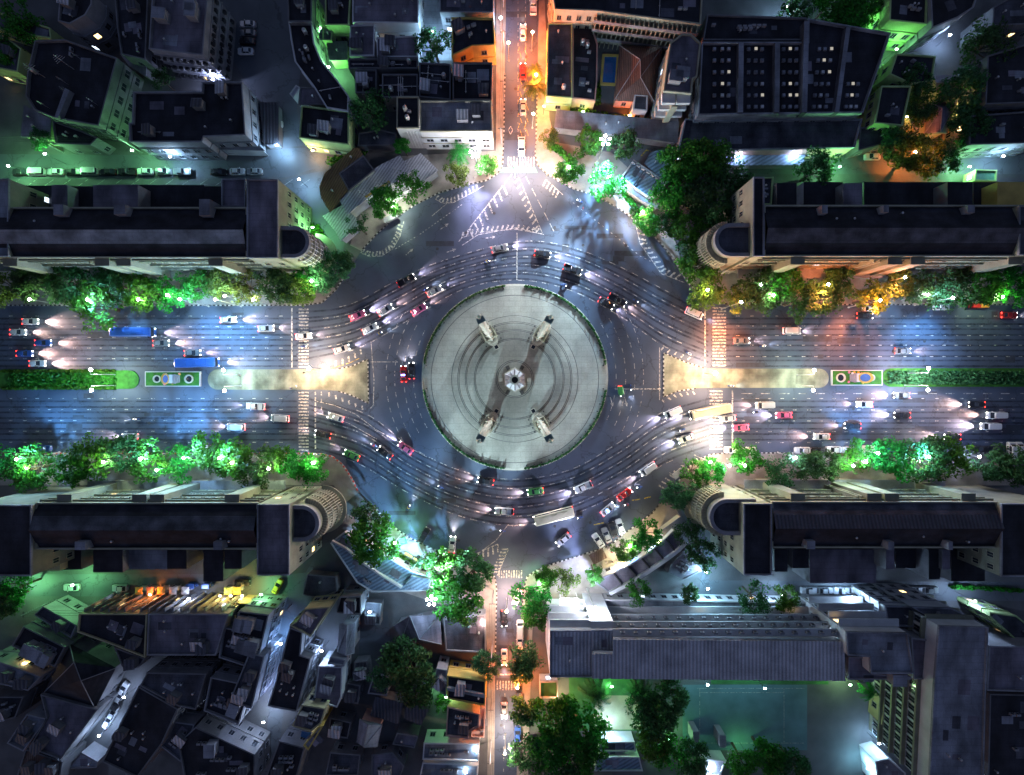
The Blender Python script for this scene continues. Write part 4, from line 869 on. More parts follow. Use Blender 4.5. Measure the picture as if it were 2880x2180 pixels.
block('long cream round-ended block with a pale blue-grey roof strip at upper left', -70, 694, 583, 724, 520, 1, (652, 688), ('roofb', 'roofg', 'roofb'), (820, 677, 44), 
      [(30, 145, 522, 583, 9, 'roofb'), (145, 190, 520, 583, 12, 'roofp'), (192, 262, 524, 583, 9, 'roofb'), (262, 312, 520, 583, 12, 'roofp'), (312, 388, 520, 583, 14, 'roofp'), (392, 575, 520, 583, 10, 'roofb'), (575, 625, 524, 583, 12, 'roofb')],
      [(626, 692, 505, 583, 16, 'roofp'), (697, 783, 506, 726, 18.3, 'roofp'), (-70, 28, 505, 722, 18.3, 'roofg')], [(150, 178, 575, 605), (320, 352, 575, 603), (560, 590, 560, 606)])
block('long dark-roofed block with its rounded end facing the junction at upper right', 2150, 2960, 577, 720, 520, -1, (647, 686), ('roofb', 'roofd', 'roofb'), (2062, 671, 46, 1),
      [(2185, 2240, 515, 577, 12, 'roofb'), (2260, 2370, 512, 577, 9, 'roofb'), (2372, 2425, 515, 577, 12, 'roofp'), (2430, 2660, 512, 577, 9, 'roofb'), (2665, 2735, 512, 577, 13, 'roofb'), (2738, 2800, 512, 577, 9, 'roofb'), (2805, 2960, 512, 577, 13, 'yelw')],
      [(2117, 2147, 500, 722, 18.6, 'roofb'), (2862, 2960, 580, 718, 18.8, 'roofd')], [(2312, 2328, 577, 600), (2485, 2500, 577, 597), (2722, 2742, 577, 598)])
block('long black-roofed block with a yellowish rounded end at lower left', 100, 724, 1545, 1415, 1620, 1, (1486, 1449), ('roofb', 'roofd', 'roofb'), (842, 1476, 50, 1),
      [(105, 170, 1547, 1605, 10, 'tanw'), (172, 228, 1547, 1602, 8, 'roofb'), (262, 345, 1547, 1610, 9, 'roofb'), (348, 470, 1547, 1602, 7, 'roofg'), (470, 525, 1547, 1600, 10, 'roofb'), (572, 628, 1547, 1635, 9, 'roofb'), (632, 680, 1547, 1600, 10, 'roofb')],
      [(726, 815, 1418, 1616, 18.6, 'roofp'), (-90, 92, 1420, 1618, 18.6, 'roofb')], [(210, 240, 1524, 1547), (600, 625, 1524, 1547)])
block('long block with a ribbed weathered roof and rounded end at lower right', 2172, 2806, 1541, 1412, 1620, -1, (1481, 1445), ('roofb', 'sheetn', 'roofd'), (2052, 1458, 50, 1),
      [(2178, 2215, 1545, 1608, 12, 'roofb'), (2230, 2275, 1545, 1598, 12, 'roofb'), (2278, 2465, 1545, 1640, 8, 'roofp'), (2492, 2515, 1545, 1602, 12, 'roofp'), (2520, 2575, 1545, 1598, 8, 'roofb'), (2612, 2645, 1545, 1630, 11, 'roofb'), (2650, 2672, 1545, 1602, 12, 'roofp'), (2675, 2770, 1545, 1635, 8, 'roofb')],
      [(2090, 2168, 1416, 1616, 18.6, 'roofb'), (2812, 2980, 1416, 1620, 18.8, 'roofb')], [(2270, 2293, 1522, 1545), (2498, 2515, 1524, 1547), (2668, 2680, 1524, 1547)])
# ---- top left quarter
r, p = B('dark tilted flat-roofed building with two antennas at far upper left', Q('A0', (300, 350), (560, 340), (1010, 500), (850, 1085), (470, 1015), (290, 945), (220, 830), (235, 640)), 9, 'darkw', 'roofb', .8, 1, 6, 'tvan', .0, ww=2.0)
part_box(r, 'stair_run', Q('A0', (560, 760), (600, 780), (500, 1020), (470, 1010)), 7, 9.6, 'greyw', 'roofl')
for q in ((640, 600), (390, 670)):
    o = Q('A0', q)[0]; link(ATM, 'antenna', P(*o, 8.5) - r.location, .7, r, (2.2, 2.2, 1.6))
B('navy flat-roofed building with a pale right-hand wall and rooftop slots', Q('A0', (1150, 790), (1740, 790), (1745, 705), (2090, 705), (2120, 1165), (1760, 1180), (1745, 1225), (1120, 1225), (1112, 1060), (1140, 1060)), 10, 'greyw', 'roofb', .7, 1, 5, 'vp', .02)
r, p = B('tall apartment block with caged air conditioners on its right wall at top left', Q('A0', (1320, -120), (1800, -120), (1750, 475), (1285, 420)), 12, 'greyw', 'roofp', .7, 1, 3, 'hv', .03, pitch=2.2, ww=1.0, wh=1.3)
for a, b, n_ in facing(p)[:2]:
    d = (b - a).normalized()
    for rr_ in range(3):
        for i in range(8):
            q = a + d * ((b - a).length * (i + .25) / 8) + n_ * .35; MB().box((q.x, q.y, 2.4 + rr_ * 3.3), (.8, .7, .8), math.atan2(d.y, d.x)).build('window_cage', M['darkm'], r)
B('dark stepped building with a lit blue window on its grey side', Q('A0', (520, -80), (790, -60), (790, 35), (735, 130), (600, 205), (500, 180)), 11, 'greyw', 'roofb', .5, 1, 1, 'v', .35)
B('narrow black-roofed row behind the apartment block at top left', Q('A0', (985, -90), (1280, -90), (1255, 515), (1045, 465), (1010, 230)), 8, 'darkw', 'roofb', .5, 1, 3, 'va', .0)
B('lean-to stall roof glowing pale blue between dark buildings at upper left', Q('A0', (1060, 480), (1255, 525), (1250, 640), (1120, 560)), 4, 'greyw', 'roofl', 0, 0, 2, 'v', name='shed', cat='shed')
B('green-lit low house at the left edge beyond the tilted roof', Q('A0', (-160, 330), (60, 330), (180, 420), (150, 620), (-160, 560)), 7, 'greenw', 'roofd', .5, 1, 2, 'v', .3)
B('long dim roof at the top left corner among green trees', Q('A0', (-160, 60), (430, 240), (440, 330), (150, 290), (-160, 190)), 6, 'greenw', 'roofd', .4, 1, 2, 'v', .1)
B('low yard building below the tilted roof with a pale tin canopy', Q('A0', (215, 930), (430, 1010), (420, 1190), (190, 1170)), 5, 'greenw', 'roofg', 0, 1, 2, 'v', .1)
B('street-side shophouse with round doorway under the tilted roof', Q('A0', (450, 1040), (700, 1130), (840, 1190), (780, 1250), (480, 1240)), 6, 'darkw', 'roofb', .5, 1, 2, 'av', .15)
r, p = B('small white pergola forecourt lit blue beside the back street', Q('A0', (1890, 1190), (2150, 1175), (2260, 1290), (1900, 1280)), 4, 'whitew', 'roofl', 0, 0, 0, name='canopy', cat='canopy')
B('row of carport roofs along the parking yard under the pale wall', Q('A1', (40, 895), (180, 895), (185, 1235), (75, 1240)), 3, 'greyw', 'sheetn', 0, 0, 0, name='carport', cat='carport')
# ---- top middle
B('wide mauve-roofed warehouse above the blue-lit courtyard', Q('A1', (835, -160), (1410, -160), (1400, 198), (832, 192)), 7, 'whitew', 'roofp', .4, 1, 3, 'v', .1)
B('square mauve-roofed house left of the lit courtyard car', Q('A1', (812, 218), (1022, 208), (1020, 480), (808, 482)), 6, 'whitew', 'roofp', .3, 1, 1, 'v', .05)
B('oblong mauve-roofed house below the lit courtyard car', Q('A1', (1042, 325), (1396, 306), (1396, 490), (1046, 490)), 6, 'whitew', 'roofp', .3, 1, 1, 'v', .05)
B('teal-walled shophouse with two glowing blue windows at the top', Q('A1', (1580, -120), (2050, -120), (2050, 105), (1705, 105), (1590, 100)), 8, 'greyw', 'roofd', .4, 1, 3, 'av', .5)
r, p = B('black-roofed corner building with a mustard-yellow lower wing', Q('A1', (1692, 150), (2050, 155), (2062, 385), (1870, 395), (1692, 480)), 8, 'yelw', 'roofb', .5, 1, 4, 'av', .03)
part_box(r, 'wing', Q('A1', (1725, 405), (2068, 392), (2072, 452), (1745, 465)), 0, 5, 'yelw', 'yelw', None)
for i, (lab, pts, hh) in enumerate((('black flat roof between the mauve houses and the olive tree', ((860, 600), (1040, 600), (1040, 800), (860, 800)), 6), ('dark terrace roof behind the white corner building', ((1090, 640), (1395, 640), (1395, 835), (1090, 840)), 7), ('black roof cluttered with pipes in the middle of the top block', ((1410, 540), (1680, 550), (1680, 860), (1410, 835)), 7.5), ('black roof beside the orange side street above the white building', ((1700, 540), (2040, 540), (2035, 860), (1700, 860)), 8), ('long black roof under the mauve houses', ((800, 505), (1395, 505), (1395, 590), (800, 590)), 6))):
    B(lab, Q('A1', *pts), hh, 'darkw', 'roofb', .5, 1, 5, 'apvat', .0)
r, p = B('white corner building with a grey roof and barred windows facing the junction', Q('A1', (1415, 868), (2032, 864), (2040, 1132), (1415, 1132)), 9.6, 'whitew', 'roofg', .5, 1, 1, 'v', .06, 3.0, 3.2, 'cream', frame='whitew', ww=1.9)
part_box(r, 'stair_tower', Q('A1', (1220, 842), (1408, 842), (1410, 1112), (1218, 1112)), 0, 10.2, 'whitew', 'roofb', 'cream'); clutter(r, [tuple(v.xy) for v in W(Q('A1', (1240, 870), (1390, 870), (1390, 1090), (1240, 1090)), 10.2)], 10.2, 5, 3, 'nat')
for i in range(6): q = P(*Q('A1', (1300 + i * 26, 1125))[0], 9); MB().box((q.x, q.y - .15, 4.6), (.3, .5, 8.4)).build('pilaster', M['whitew'], r)
curve = Q('A1', (280, 180), (480, 190), (500, 370), (560, 520), (700, 690), (800, 830), (795, 960), (610, 930), (500, 750), (335, 530), (300, 340))
B('curving black-roofed shophouse row bending round the parking yard', curve, 8, 'whitew', 'roofb', .5, 1, 7, 'avpt', .15, pitch=3.2)
B('black block at the top end of the curving shophouse row', Q('A1', (270, -120), (480, -120), (480, 185), (275, 185)), 9, 'darkw', 'roofb', .5, 1, 2, 'va', .0)
B('narrow green-lit shophouse beside the warehouse', Q('A1', (595, -100), (820, -100), (800, 215), (600, 215)), 7, 'greenw', 'roofb', .4, 1, 3, 'av', .1)
B('small tin-roofed house in the green alley', Q('A1', (575, 235), (665, 235), (650, 350), (575, 345)), 5, 'greenw', 'roofg', .3, 1, 1, 'v', .1, name='house', cat='house')
B('low shed with a ribbed awning at the foot of the green alley', Q('A1', (620, 365), (780, 365), (780, 505), (640, 510)), 4, 'greenw', 'roofd', 0, 0, 1, 'v', name='shed', cat='shed')
B('small white van-like kiosk roof standing in the parking yard', Q('A1', (290, 810), (345, 735), (380, 755), (320, 845)), 3, 'whitew', 'roofl', .1, 0, 0, name='kiosk', cat='kiosk')
B('wide navy roof with a green-lit shopfront beside the back street', Q('A1', (392, 910), (800, 962), (800, 1250), (372, 1188)), 7.5, 'greenw', 'roofb', .4, 1, 2, 'v', .4)
B('low brown-roofed wing joining the curving row', Q('A1', (380, 750), (520, 760), (600, 905), (365, 905)), 5, 'darkw', 'roofp', .3, 1, 1, 'v', .0)
B('dim concrete yard building under the olive tree', Q('A1', (890, 1150), (1080, 1120), (1210, 1150), (1200, 1250), (880, 1260)), 4, 'darkw', 'roofd', .3, 0, 2, 'va')
B('rusty curved corrugated shed near the back street bend', Q('B1', (557, 385), (600, 280), (690, 190), (850, 62), (885, 60), (917, 118), (715, 268), (740, 335), (790, 420), (640, 588), (575, 480)), 5, 'darkw', 'rust', 0, 0, 2, 'v', name='shed', cat='shed')
B('black box roof set into the rusty shed', Q('B1', (716, 268), (925, 112), (1022, 240), (800, 418)), 6, 'darkw', 'roofd', .2, 0, 0)
B('long curved pale corrugated market roof by the junction', Q('B1', (732, 500), (830, 400), (940, 295), (1090, 200), (1240, 127), (1330, 250), (1200, 335), (1000, 450), (850, 560), (795, 610)), 5, 'greyw', 'sheetg', 0, 0, 2, 'v', name='market_hall', cat='building')
B('flat pale canopy at the upper end of the curved market roof', Q('B1', (1275, 178), (1422, 108), (1558, 240), (1432, 335), (1335, 255)), 4, 'greyw', 'sheetg', 0, 0, 0, name='canopy', cat='canopy')
B('flat pale canopy at the lower end of the curved market roof', Q('B1', (592, 642), (742, 555), (850, 650), (870, 720), (735, 838), (690, 760)), 4, 'greyw', 'sheetg', 0, 0, 0, name='canopy', cat='canopy')
B('narrow white awning running along the front of the market roof', Q('B1', (1000, 470), (1200, 350), (1330, 268), (1420, 345), (1270, 420), (1080, 560)), 3.4, 'whitew', 'sheetg', 0, 0, 0, name='awning', cat='awning')
r = thing('roof_sign_frame', 'yellow-edged lattice sign frame lying over the market roof', 'sign frame', P(*Q('B1', (1050, 400))[0], 5.2))
t = MB()
for i in range(9):
    a = P(*Q('B1', (940 + 24 * i, 470 - 15 * i))[0], 6.4); b = P(*Q('B1', (900 + 26 * i, 440 - 14 * i))[0], 5.1); t.tube(a, b, .05, n=4)
t.build('strut', M['darkm'], r); a, b = P(*Q('B1', (945, 475))[0], 6.4), P(*Q('B1', (1155, 340))[0], 6.4); MB().tube(a, b, .3, n=6).build('sign_edge', M['yellowp'], r)
# ---- top right
r, p = B('long dark-roofed apartment building with rows of balconies at the top', Q('A2', (330, -160), (1655, -160), (1632, 208), (722, 90), (372, 78)), 11, 'cream', 'roofb', .5, 1, 6, 'apv', .06, 3.2, 2.0, frame='cream', ww=1.2)
a, b = Vector(P(*Q('A2', (722, 90))[0], 11).xy), Vector(P(*Q('A2', (1632, 208))[0], 11).xy); d = (b - a).normalized(); n_ = Vector((d.y, -d.x))
for z in (2.9, 5.9, 8.8):
    c = (a + b) / 2 + n_ * .8; MB().box((c.x, c.y, z), ((b - a).length, 1.6, .15), math.atan2(d.y, d.x)).build('balcony', M['cream'], r); c = c + n_ * .75; MB().box((c.x, c.y, z + .5), ((b - a).length, .1, .9), math.atan2(d.y, d.x)).build('balcony_rail', M['greyw'], r)
for i in range(22): q = a + d * ((b - a).length * (i + .5) / 22) + n_ * .8; MB().box((q.x, q.y, 5.2), (.15, 1.5, 10), math.atan2(d.y, d.x)).build('partition', M['cream'], r)
B('lime-walled shophouse by the orange side street with a dark roof', Q('A2', (312, 200), (520, 195), (520, 845), (298, 830)), 6.5, 'greenw', 'roofd', .3, 1, 3, 'vt', .1, 3.0, 3.2, frame='darkw')
B('dark flat roof left of the swimming pool', Q('A2', (525, 200), (690, 215), (740, 380), (735, 700), (720, 868), (525, 845)), 5, 'pinkw', 'roofb', .3, 1, 5, 'aht', .05)
hip('brown hip-roofed house beside the swimming pool', Q('A2', (930, 392), (1300, 405), (1235, 890), (882, 868)), 4, Q('A2', (1108, 515), (1110, 668)), 7.5, 'pinkw', 'tile')
r, p = B('grey stepped apartment tower with striped balconies right of the brown roof', Q('A2', (1372, 365), (1472, 290), (1550, 292), (1632, 372), (1600, 660), (1562, 680), (1550, 805), (1312, 782), (1340, 560)), 13, 'cream', 'roofp', .5, 1, 3, 'hv', .08, 3.1, 2.4)
for z in (2.8, 5.8, 8.8, 11.6):
    for k in (0, 1): q = P(*Q('A2', (1365 + k * 130, 795))[0], 13); MB().box((q.x, q.y - 1.0, z), (3.4, 2.4, .9)).build('balcony', M['whitew'], r)
q = P(*Q('A2', (1430, 790))[0], 13); MB().box((q.x, q.y - 1.2, 5.5), (1.6, 3.0, 11)).build('stair_tower', M['cream'], r)
B('small square tiled pavilion with a pale rim below the brown roof', Q('A2', (1062, 815), (1172, 822), (1168, 955), (1048, 945)), 5, 'whitew', 'roofd', .3, 1, 0, name='pavilion', cat='pavilion')
B('long narrow blue-grey shed roof along the forecourt', Q('A2', (392, 958), (1434, 1060), (1420, 1222), (376, 1092)), 3.6, 'greyw', 'roofg', 0, 0, 2, 'v', name='shed', cat='shed')
pool = thing('swimming_pool', 'oblong blue swimming pool with an orange-lit rim beside the brown roof', 'swimming pool', P(*Q('A2', (850, 600))[0], 0))
pp = [tuple(v.xy) for v in W(Q('A2', (800, 488), (905, 490), (890, 718), (782, 712)), .3)]; MB().rim(inset(ccw(pp), -.7), .72, 0, .32).build('rim', M['yelw'], pool); MB().flat(pp, .2).build('water', M['water'], pool)
r, p = B('large black complex with rows of small lit skylights at upper right', [(1975, 118), (2274, 118), (2274, 52), (2506, 92), (2428, 316), (1965, 322)], 9.5, 'greyw', 'roofb', .9, 1, 0, lit=.03, pitch=4, trim='roofl')
for x in (2078, 2180): part_box(r, 'roof_ridge', [(x, 120), (x + 14, 120), (x + 12, 316), (x - 2, 316)], 8, 10, 'roofd', 'roofg')
part_box(r, 'roof_ridge', [(2262, 60), (2276, 60), (2270, 316), (2256, 316)], 8, 10.4, 'roofd', 'roofg'); part_box(r, 'roof_ridge', [(2380, 75), (2392, 78), (2360, 316), (2348, 316)], 8, 10, 'roofd', 'roofg')
SKY = MB(); SKY.box((0, 0, .2), (.85, .85, .4)); SKY.box((0, 0, .45), (.7, .7, .1), 0, 1); SKM = {k: SKY.mesh('skylight', [M['greyw'], M[k]]) for k in ('roofl', 'warmdim', 'whitew')} if 'warmdim' in M else None
M['skyglow'] = emit('skylight_glow', (1, .9, .7), .16); SKM = [SKY.mesh('skylight', [M['greyw'], M[k]]) for k in ('skyglow', 'whitew', 'roofl')]
g_ = random.Random(8)
for bx in ((2008, 2030, 2048), (2104, 2124, 2142), (2202, 2220, 2238), (2302, 2318, 2336), (2392, 2405, 2420)):
    for j, y in enumerate((140, 172, 205, 238, 270, 302)):
        for k, x in enumerate(bx):
            if x > 2390 and j < 3: continue
            q = P(x - (j * 3 if x > 2290 else 0), y, 8.7); link(SKM[g_.choice((0, 1, 1, 2, 2)) if k else 2], 'skylight', q - r.location, 0, r)
B('low podium of the skylight complex with a salmon shop band', [(1928, 334), (2426, 334), (2404, 414), (1908, 424)], 6, 'pinkw', 'roofd', .6, 1, 0, lit=.2, trim='roofl')
B('black annex with small vents behind the skylight complex', [(1990, 40), (2268, 50), (2272, 112), (1978, 112)], 9, 'darkw', 'roofb', .5, 0, 6, 'va')
B('blue-lit L-shaped service road roof strip beneath the podium', [(2025, 440), (2260, 440), (2255, 460), (2015, 462)], 3, 'greyw', 'sheetb', 0, 0, 0, name='canopy', cat='canopy')
r, p = B('cyan-lit curved shop with ribbed roof panels at upper right', Q('B2', (945, 300), (1052, 152), (1332, 345), (1310, 420), (1190, 480), (1065, 400)), 4.4, 'whitew', 'sheetb', .5, 1, 0, lit=.2, trim='whitew')
for a, b in (((1050, 380), (1140, 250)), ((1180, 450), (1260, 310))): MB().tube(P(*Q('B2', a)[0], 4.3), P(*Q('B2', b)[0], 4.3), .14, n=5).build('roof_rib', M['darkm'], r)
for i in range(6): q = P(*Q('B2', (1050 + 40 * i, 185 + 27 * i))[0], 4); link(ACM, 'air_conditioner', q - r.location, -.6, r)
B('grey corrugated lean-to behind the cyan-lit shop', Q('B2', (1205, 95), (1300, 75), (1400, 152), (1342, 335), (1155, 182)), 3.4, 'greyw', 'sheetb', 0, 0, 1, 'v', name='shed', cat='shed')
B('long white fascia roof in front of the cyan-lit shop', Q('B2', (945, 335), (1060, 410), (1190, 500), (1265, 535), (1255, 560), (1140, 500), (935, 355)), 3.4, 'whitew', 'roofl', 0, 0, 0, name='awning', cat='awning')
B('dark building with green-lit walls at the top right', Q('A3', (1062, -140), (1382, -140), (1372, 208), (1052, 172)), 10, 'greenw', 'roofb', .4, 1, 4, 'av', .05)
B('navy block with a pale windowed flank in the top right corner', Q('A3', (1400, -160), (1850, -160), (1780, 60), (1640, 150), (1420, 240)), 11, 'greyw', 'roofb', .4, 1, 3, 'av', .1)
B('dim concrete building at the extreme top right', Q('A3', (1950, 60), (2300, -140), (2400, 200), (1940, 220)), 9, 'darkw', 'roofd', .4, 1, 3, 'av', .05)
B('dark flat roof with a green-lit corner right of the skylight complex', Q('A3', (1115, 462), (1450, 485), (1420, 700), (1245, 725), (1055, 640)), 8, 'greenw', 'roofb', .4, 1, 4, 'av', .05)
B('narrow dark building with green-lit windows along its left wall', Q('A3', (982, 742), (1240, 742), (1165, 1085), (925, 1062)), 8, 'greenw', 'roofb', .4, 1, 3, 'av', .15, pitch=2)
hip('grey gabled house standing alone among dark trees at right', Q('A3', (1442, 650), (1690, 645), (1662, 810), (1452, 805)), 5, Q('A3', (1450, 715), (1680, 715)), 7, 'cream', 'roofp')
hip('grey cross-gabled house with a pale hip near the orange lamp', Q('A3', (1390, 880), (1625, 885), (1545, 1155), (1352, 1155)), 5, Q('A3', (1505, 935), (1490, 1140)), 7.5, 'cream', 'roofp')
hip('low grey wing with a ridged roof left of the cross-gabled house', Q('A3', (1215, 1010), (1385, 895), (1440, 980), (1270, 1140)), 4, Q('A3', (1240, 1070), (1410, 940)), 6, 'cream', 'roofp')
B('long black warehouse roof at the right edge behind the back street', Q('A3', (1750, 1000), (2400, 950), (2400, 1230), (1740, 1250)), 8, 'darkw', 'roofb', .4, 1, 4, 'av', .05)
B('black angular roof at the right edge below the corner tower', Q('A3', (1900, 480), (2400, 330), (2400, 880), (1880, 900)), 9, 'darkw', 'roofb', .5, 1, 4, 'av', .02)
B('dark shed roof at the foot of the podium beside the back street', Q('A3', (800, 1100), (1110, 1090), (1070, 1220), (780, 1300)), 5, 'darkw', 'roofd', .3, 1, 2, 'av', .1)
B('small green-glowing glass kiosk on the right-hand back street', Q('B3', (1800, 235), (1980, 240), (1975, 335), (1785, 330)), 3.5, 'greenw', 'greenp', .3, 1, 0, lit=.6, name='kiosk', cat='kiosk')
B('grey roof with four round fans beside the upper right block', [(2130, 500), (2175, 498), (2170, 575), (2130, 575)], 11, 'greenw', 'roofd', .4, 0, 6, 'va')
# ---- bottom left
r, p = B('long shophouse row with a navy roof facing the lamp-lit stalls at lower left', Q('E0', (682, 282), (1268, 282), (1250, 660), (1000, 560), (668, 440)), 10, 'tanw', 'roofb', .4, 1, 3, 'v', .12, 3.2, 2.6)
r2, p = B('grey-roofed shophouse row beside the navy roof at lower left', Q('E0', (1280, 285), (1970, 285), (1862, 640), (1268, 640)), 10, 'greyw', 'roofp', .4, 1, 3, 'v', .3, 3.2, 2.4)
for i in range(18): q = P(*Q('E0', (700 + 70 * i, 282))[0], 10); MB().box((q.x, q.y + .5, 4.5), (.3, 1.0, 9)).build('fin', M['greyw'], r if i < 9 else r2)
hip('great dark hip roof over the shophouse behind the lower left row', Q('E0', (600, 540), (1000, 750), (820, 1100), (380, 960)), 7, Q('E0', (640, 700), (700, 860)), 11, 'darkw', 'roofb')
B('long dark roof with a pale edge along the car alley at lower left', Q('E0', (350, 980), (840, 1110), (520, 1540), (250, 1440), (400, 1180)), 8, 'darkw', 'roofp', .6, 1, 3, 'v', .02)
B('tilted dark block with open roof pits at the left edge', Q('E0', (200, 390), (560, 570), (470, 740), (100, 560)), 9, 'darkw', 'roofb', .6, 1, 4, 'ah', .05)
B('row of small box rooms stepping down to the left-hand lane', Q('E0', (370, 220), (660, 380), (610, 490), (290, 290)), 7, 'greyw', 'roofd', .5, 1, 3, 'a', .05)
B('pale strip-windowed building at the left edge with a comb of louvres', Q('E0', (-160, 690), (20, 705), (345, 825), (240, 945), (-160, 850)), 8, 'greyw', 'roofg', .4, 1, 2, 'a', .05)
B('flat dark roof below the louvred building at the left edge', Q('E0', (-160, 1000), (200, 1000), (130, 1180), (-160, 1250)), 7, 'darkw', 'roofb', .4, 1, 2, 'a', .1)
B('blue-grey flat roof with a raised rim near the lower left corner', Q('E0', (230, 1150), (400, 1190), (200, 1470), (60, 1400)), 8, 'greyw', 'roofg', .6, 1, 1, 'v', .0)
B('mauve tiled roof in the lower left corner', Q('E0', (220, 1450), (540, 1560), (500, 1760), (120, 1760)), 7, 'darkw', 'tile', .3, 0, 2, 'v')
B('blue-lit flat annex at the bottom of the car alley', Q('E0', (700, 1480), (840, 1560), (830, 1610), (590, 1620)), 4, 'greyw', 'roofl', .2, 0, 1, 'v')
B('big charcoal roof sloping toward the car alley in the lower left', Q('E0', (1265, 790), (1780, 800), (1690, 1110), (1540, 1080), (1210, 905)), 9, 'darkw', 'roofd', .4, 1, 3, 'v', .02)
B('black wedge-shaped roof right of the car alley', Q('E0', (1195, 910), (1535, 1105), (1400, 1400), (1180, 1700), (880, 1560)), 9, 'darkw', 'roofb', .4, 1, 3, 'v', .02)
B('navy roof with a small orange-lit window among the lower left shophouses', Q('E0', (985, 570), (1250, 670), (1200, 740), (1060, 740)), 8, 'darkw', 'roofb', .3, 1, 1, 'v', .2)
B('stepped slab with pale ladder-like terraces near the bottom edge', Q('E0', (1540, 1400), (1690, 1260), (2200, 1500), (2200, 1760), (1600, 1760)), 8, 'darkw', 'roofb', .4, 1, 5, 'ah', .1)
B('dark square building with a lit notch near the lower left centre', Q('E0', (1400, 1200), (1680, 1240), (1560, 1560), (1380, 1420)), 7, 'greyw', 'roofd', .4, 1, 2, 'a', .1)
B('boxy rooftop terrace building with white railings at lower left', Q('E0', (1930, 400), (2290, 470), (2200, 760), (1890, 660)), 9, 'greyw', 'roofb', .7, 1, 5, 'ahv', .05)
B('open courtyard roof with pale broken parapets below the terrace building', Q('E0', (1820, 830), (2160, 900), (2060, 1240), (1760, 1120)), 9, 'greyw', 'roofb', .7, 1, 6, 'ahv', .02)
B('tall narrow building with a ladder of balconies beside the green yard', Q('E1', (-150, 260), (110, 290), (30, 620), (-230, 560)), 10, 'greyw', 'roofb', .5, 1, 3, 'ah', .05, pitch=2)
B('olive-lit low house at the foot of the green yard', Q('E1', (-160, 190), (50, 200), (20, 290), (-180, 280)), 5, 'tanw', 'lawn', .3, 1, 1, 'v', .1)
# ---- bottom middle
r, p = B('long dark roof beside the narrow blue-lit alley at lower left centre', Q('E1', (290, 400), (400, 440), (380, 640), (470, 670), (350, 1130), (100, 1080), (160, 900)), 9, 'greyw', 'roofb', .3, 1, 4, 'v', .02, pitch=2.2)
B('olive windowed building with a notched roof above the blue-lit alley', Q('E1', (350, 350), (420, 240), (640, 220), (470, 480), (290, 380)), 10, 'tanw', 'roofp', .4, 1, 2, 'a', .1, 3, 2)
B('dark grid-topped building left of the blue-lit alley', Q('E1', (-60, 620), (70, 650), (-40, 1100), (-230, 1040)), 10, 'greyw', 'roofd', .4, 1, 3, 'a', .02, pitch=1.8)
hip('house-shaped grey roof between two alleys', Q('E1', (720, 372), (855, 360), (850, 620), (705, 610)), 6, Q('E1', (790, 375), (775, 640)), 7.2, 'greyw', 'roofg')
B('black square roof with two white lanterns under its eave', Q('E1', (725, 135), (905, 130), (905, 290), (690, 275)), 7, 'darkw', 'roofb', .4, 1, 1, 'v', .05)
B('mid-grey gabled terrace beside the pale balconies', Q('E1', (540, 735), (745, 742), (735, 1000), (700, 1090), (500, 1030)), 7, 'whitew', 'roofp', .2, 1, 3, 'va', .05)
B('flat mauve roof on top of the grey gabled terrace', Q('E1', (640, 655), (770, 680), (760, 735), (620, 712)), 7.5, 'greyw', 'roofl', .3, 1, 0)
hip('lopsided dark hip roof of an old house below the curved blue shop', Q('E1', (1190, 385), (1590, 290), (1605, 545), (1260, 505)), 5, Q('E1', (1330, 300), (1410, 500)), 8, 'darkw', 'roofp')
B('concrete courtyard house right of the lopsided roof', Q('E1', (1620, 330), (1980, 290), (1985, 620), (1640, 600)), 3.5, 'greyw', 'roofd', .3, 1, 3, 'v', .1)
B('dark green-grey yard slab behind the curved blue shop', Q('E1', (440, -60), (690, -40), (700, 90), (560, 150), (400, 120)), 3, 'darkw', 'roofd', .2, 0, 1, 'v', name='shed', cat='shed')
r, p = B('tan building with a column of dark windows and a blue sign panel', Q('E1', (400, 1070), (600, 1100), (560, 1230), (470, 1300), (310, 1250)), 10, 'tanw', 'roofd', .4, 1, 2, 'a', .0, 2.6, 2.2, frame='darkw')
part_box(r, 'sign_panel', Q('E1', (395, 1295), (490, 1310), (470, 1375), (385, 1340)), 6, 6.3, 'bluew' if 'bluew' in M else 'darkw', 'bluewin' if 0 else 'water')
B('tall white-walled slab with a yellow side below the blue sign', Q('E1', (540, 1260), (580, 1250), (450, 1460), (410, 1420)), 9, 'yelw', 'roofl', .3, 0, 0)
B('black warehouse roof at the bottom edge left of centre', Q('E1', (200, 1380), (420, 1440), (330, 1760), (60, 1760)), 8, 'darkw', 'roofb', .4, 1, 3, 'av', .02)
hip('pale grey six-sided little house roof on dark ground', Q('E1', (895, 1190), (1090, 1240), (1050, 1430), (868, 1390)), 5, Q('E1', (970, 1240), (930, 1435)), 6.5, 'pinkw', 'roofl')
B('small flat-roofed house with a bluish lamp at its corner', Q('E1', (1005, 840), (1145, 850), (1130, 990), (965, 970)), 5, 'greyw', 'roofd', .3, 1, 1, 'v', .1, name='house', cat='house')
B('striped tin-roofed sheds under the dark trees', Q('E1', (1040, 1010), (1260, 1060), (1220, 1220), (1000, 1150)), 4, 'darkw', 'sheetn', 0, 0, 0, name='shed', cat='shed')
B('second striped tin shed beside a pale narrow wall', Q('E1', (1310, 1060), (1490, 1090), (1420, 1230), (1290, 1180)), 4, 'darkw', 'sheetn', 0, 0, 0, name='shed', cat='shed')
B('dim mauve flat roof lying in the darkness near the bottom centre', Q('E1', (1220, 1310), (1400, 1340), (1370, 1440), (1180, 1410)), 4, 'darkw', 'roofp', .2, 0, 1, 'v')
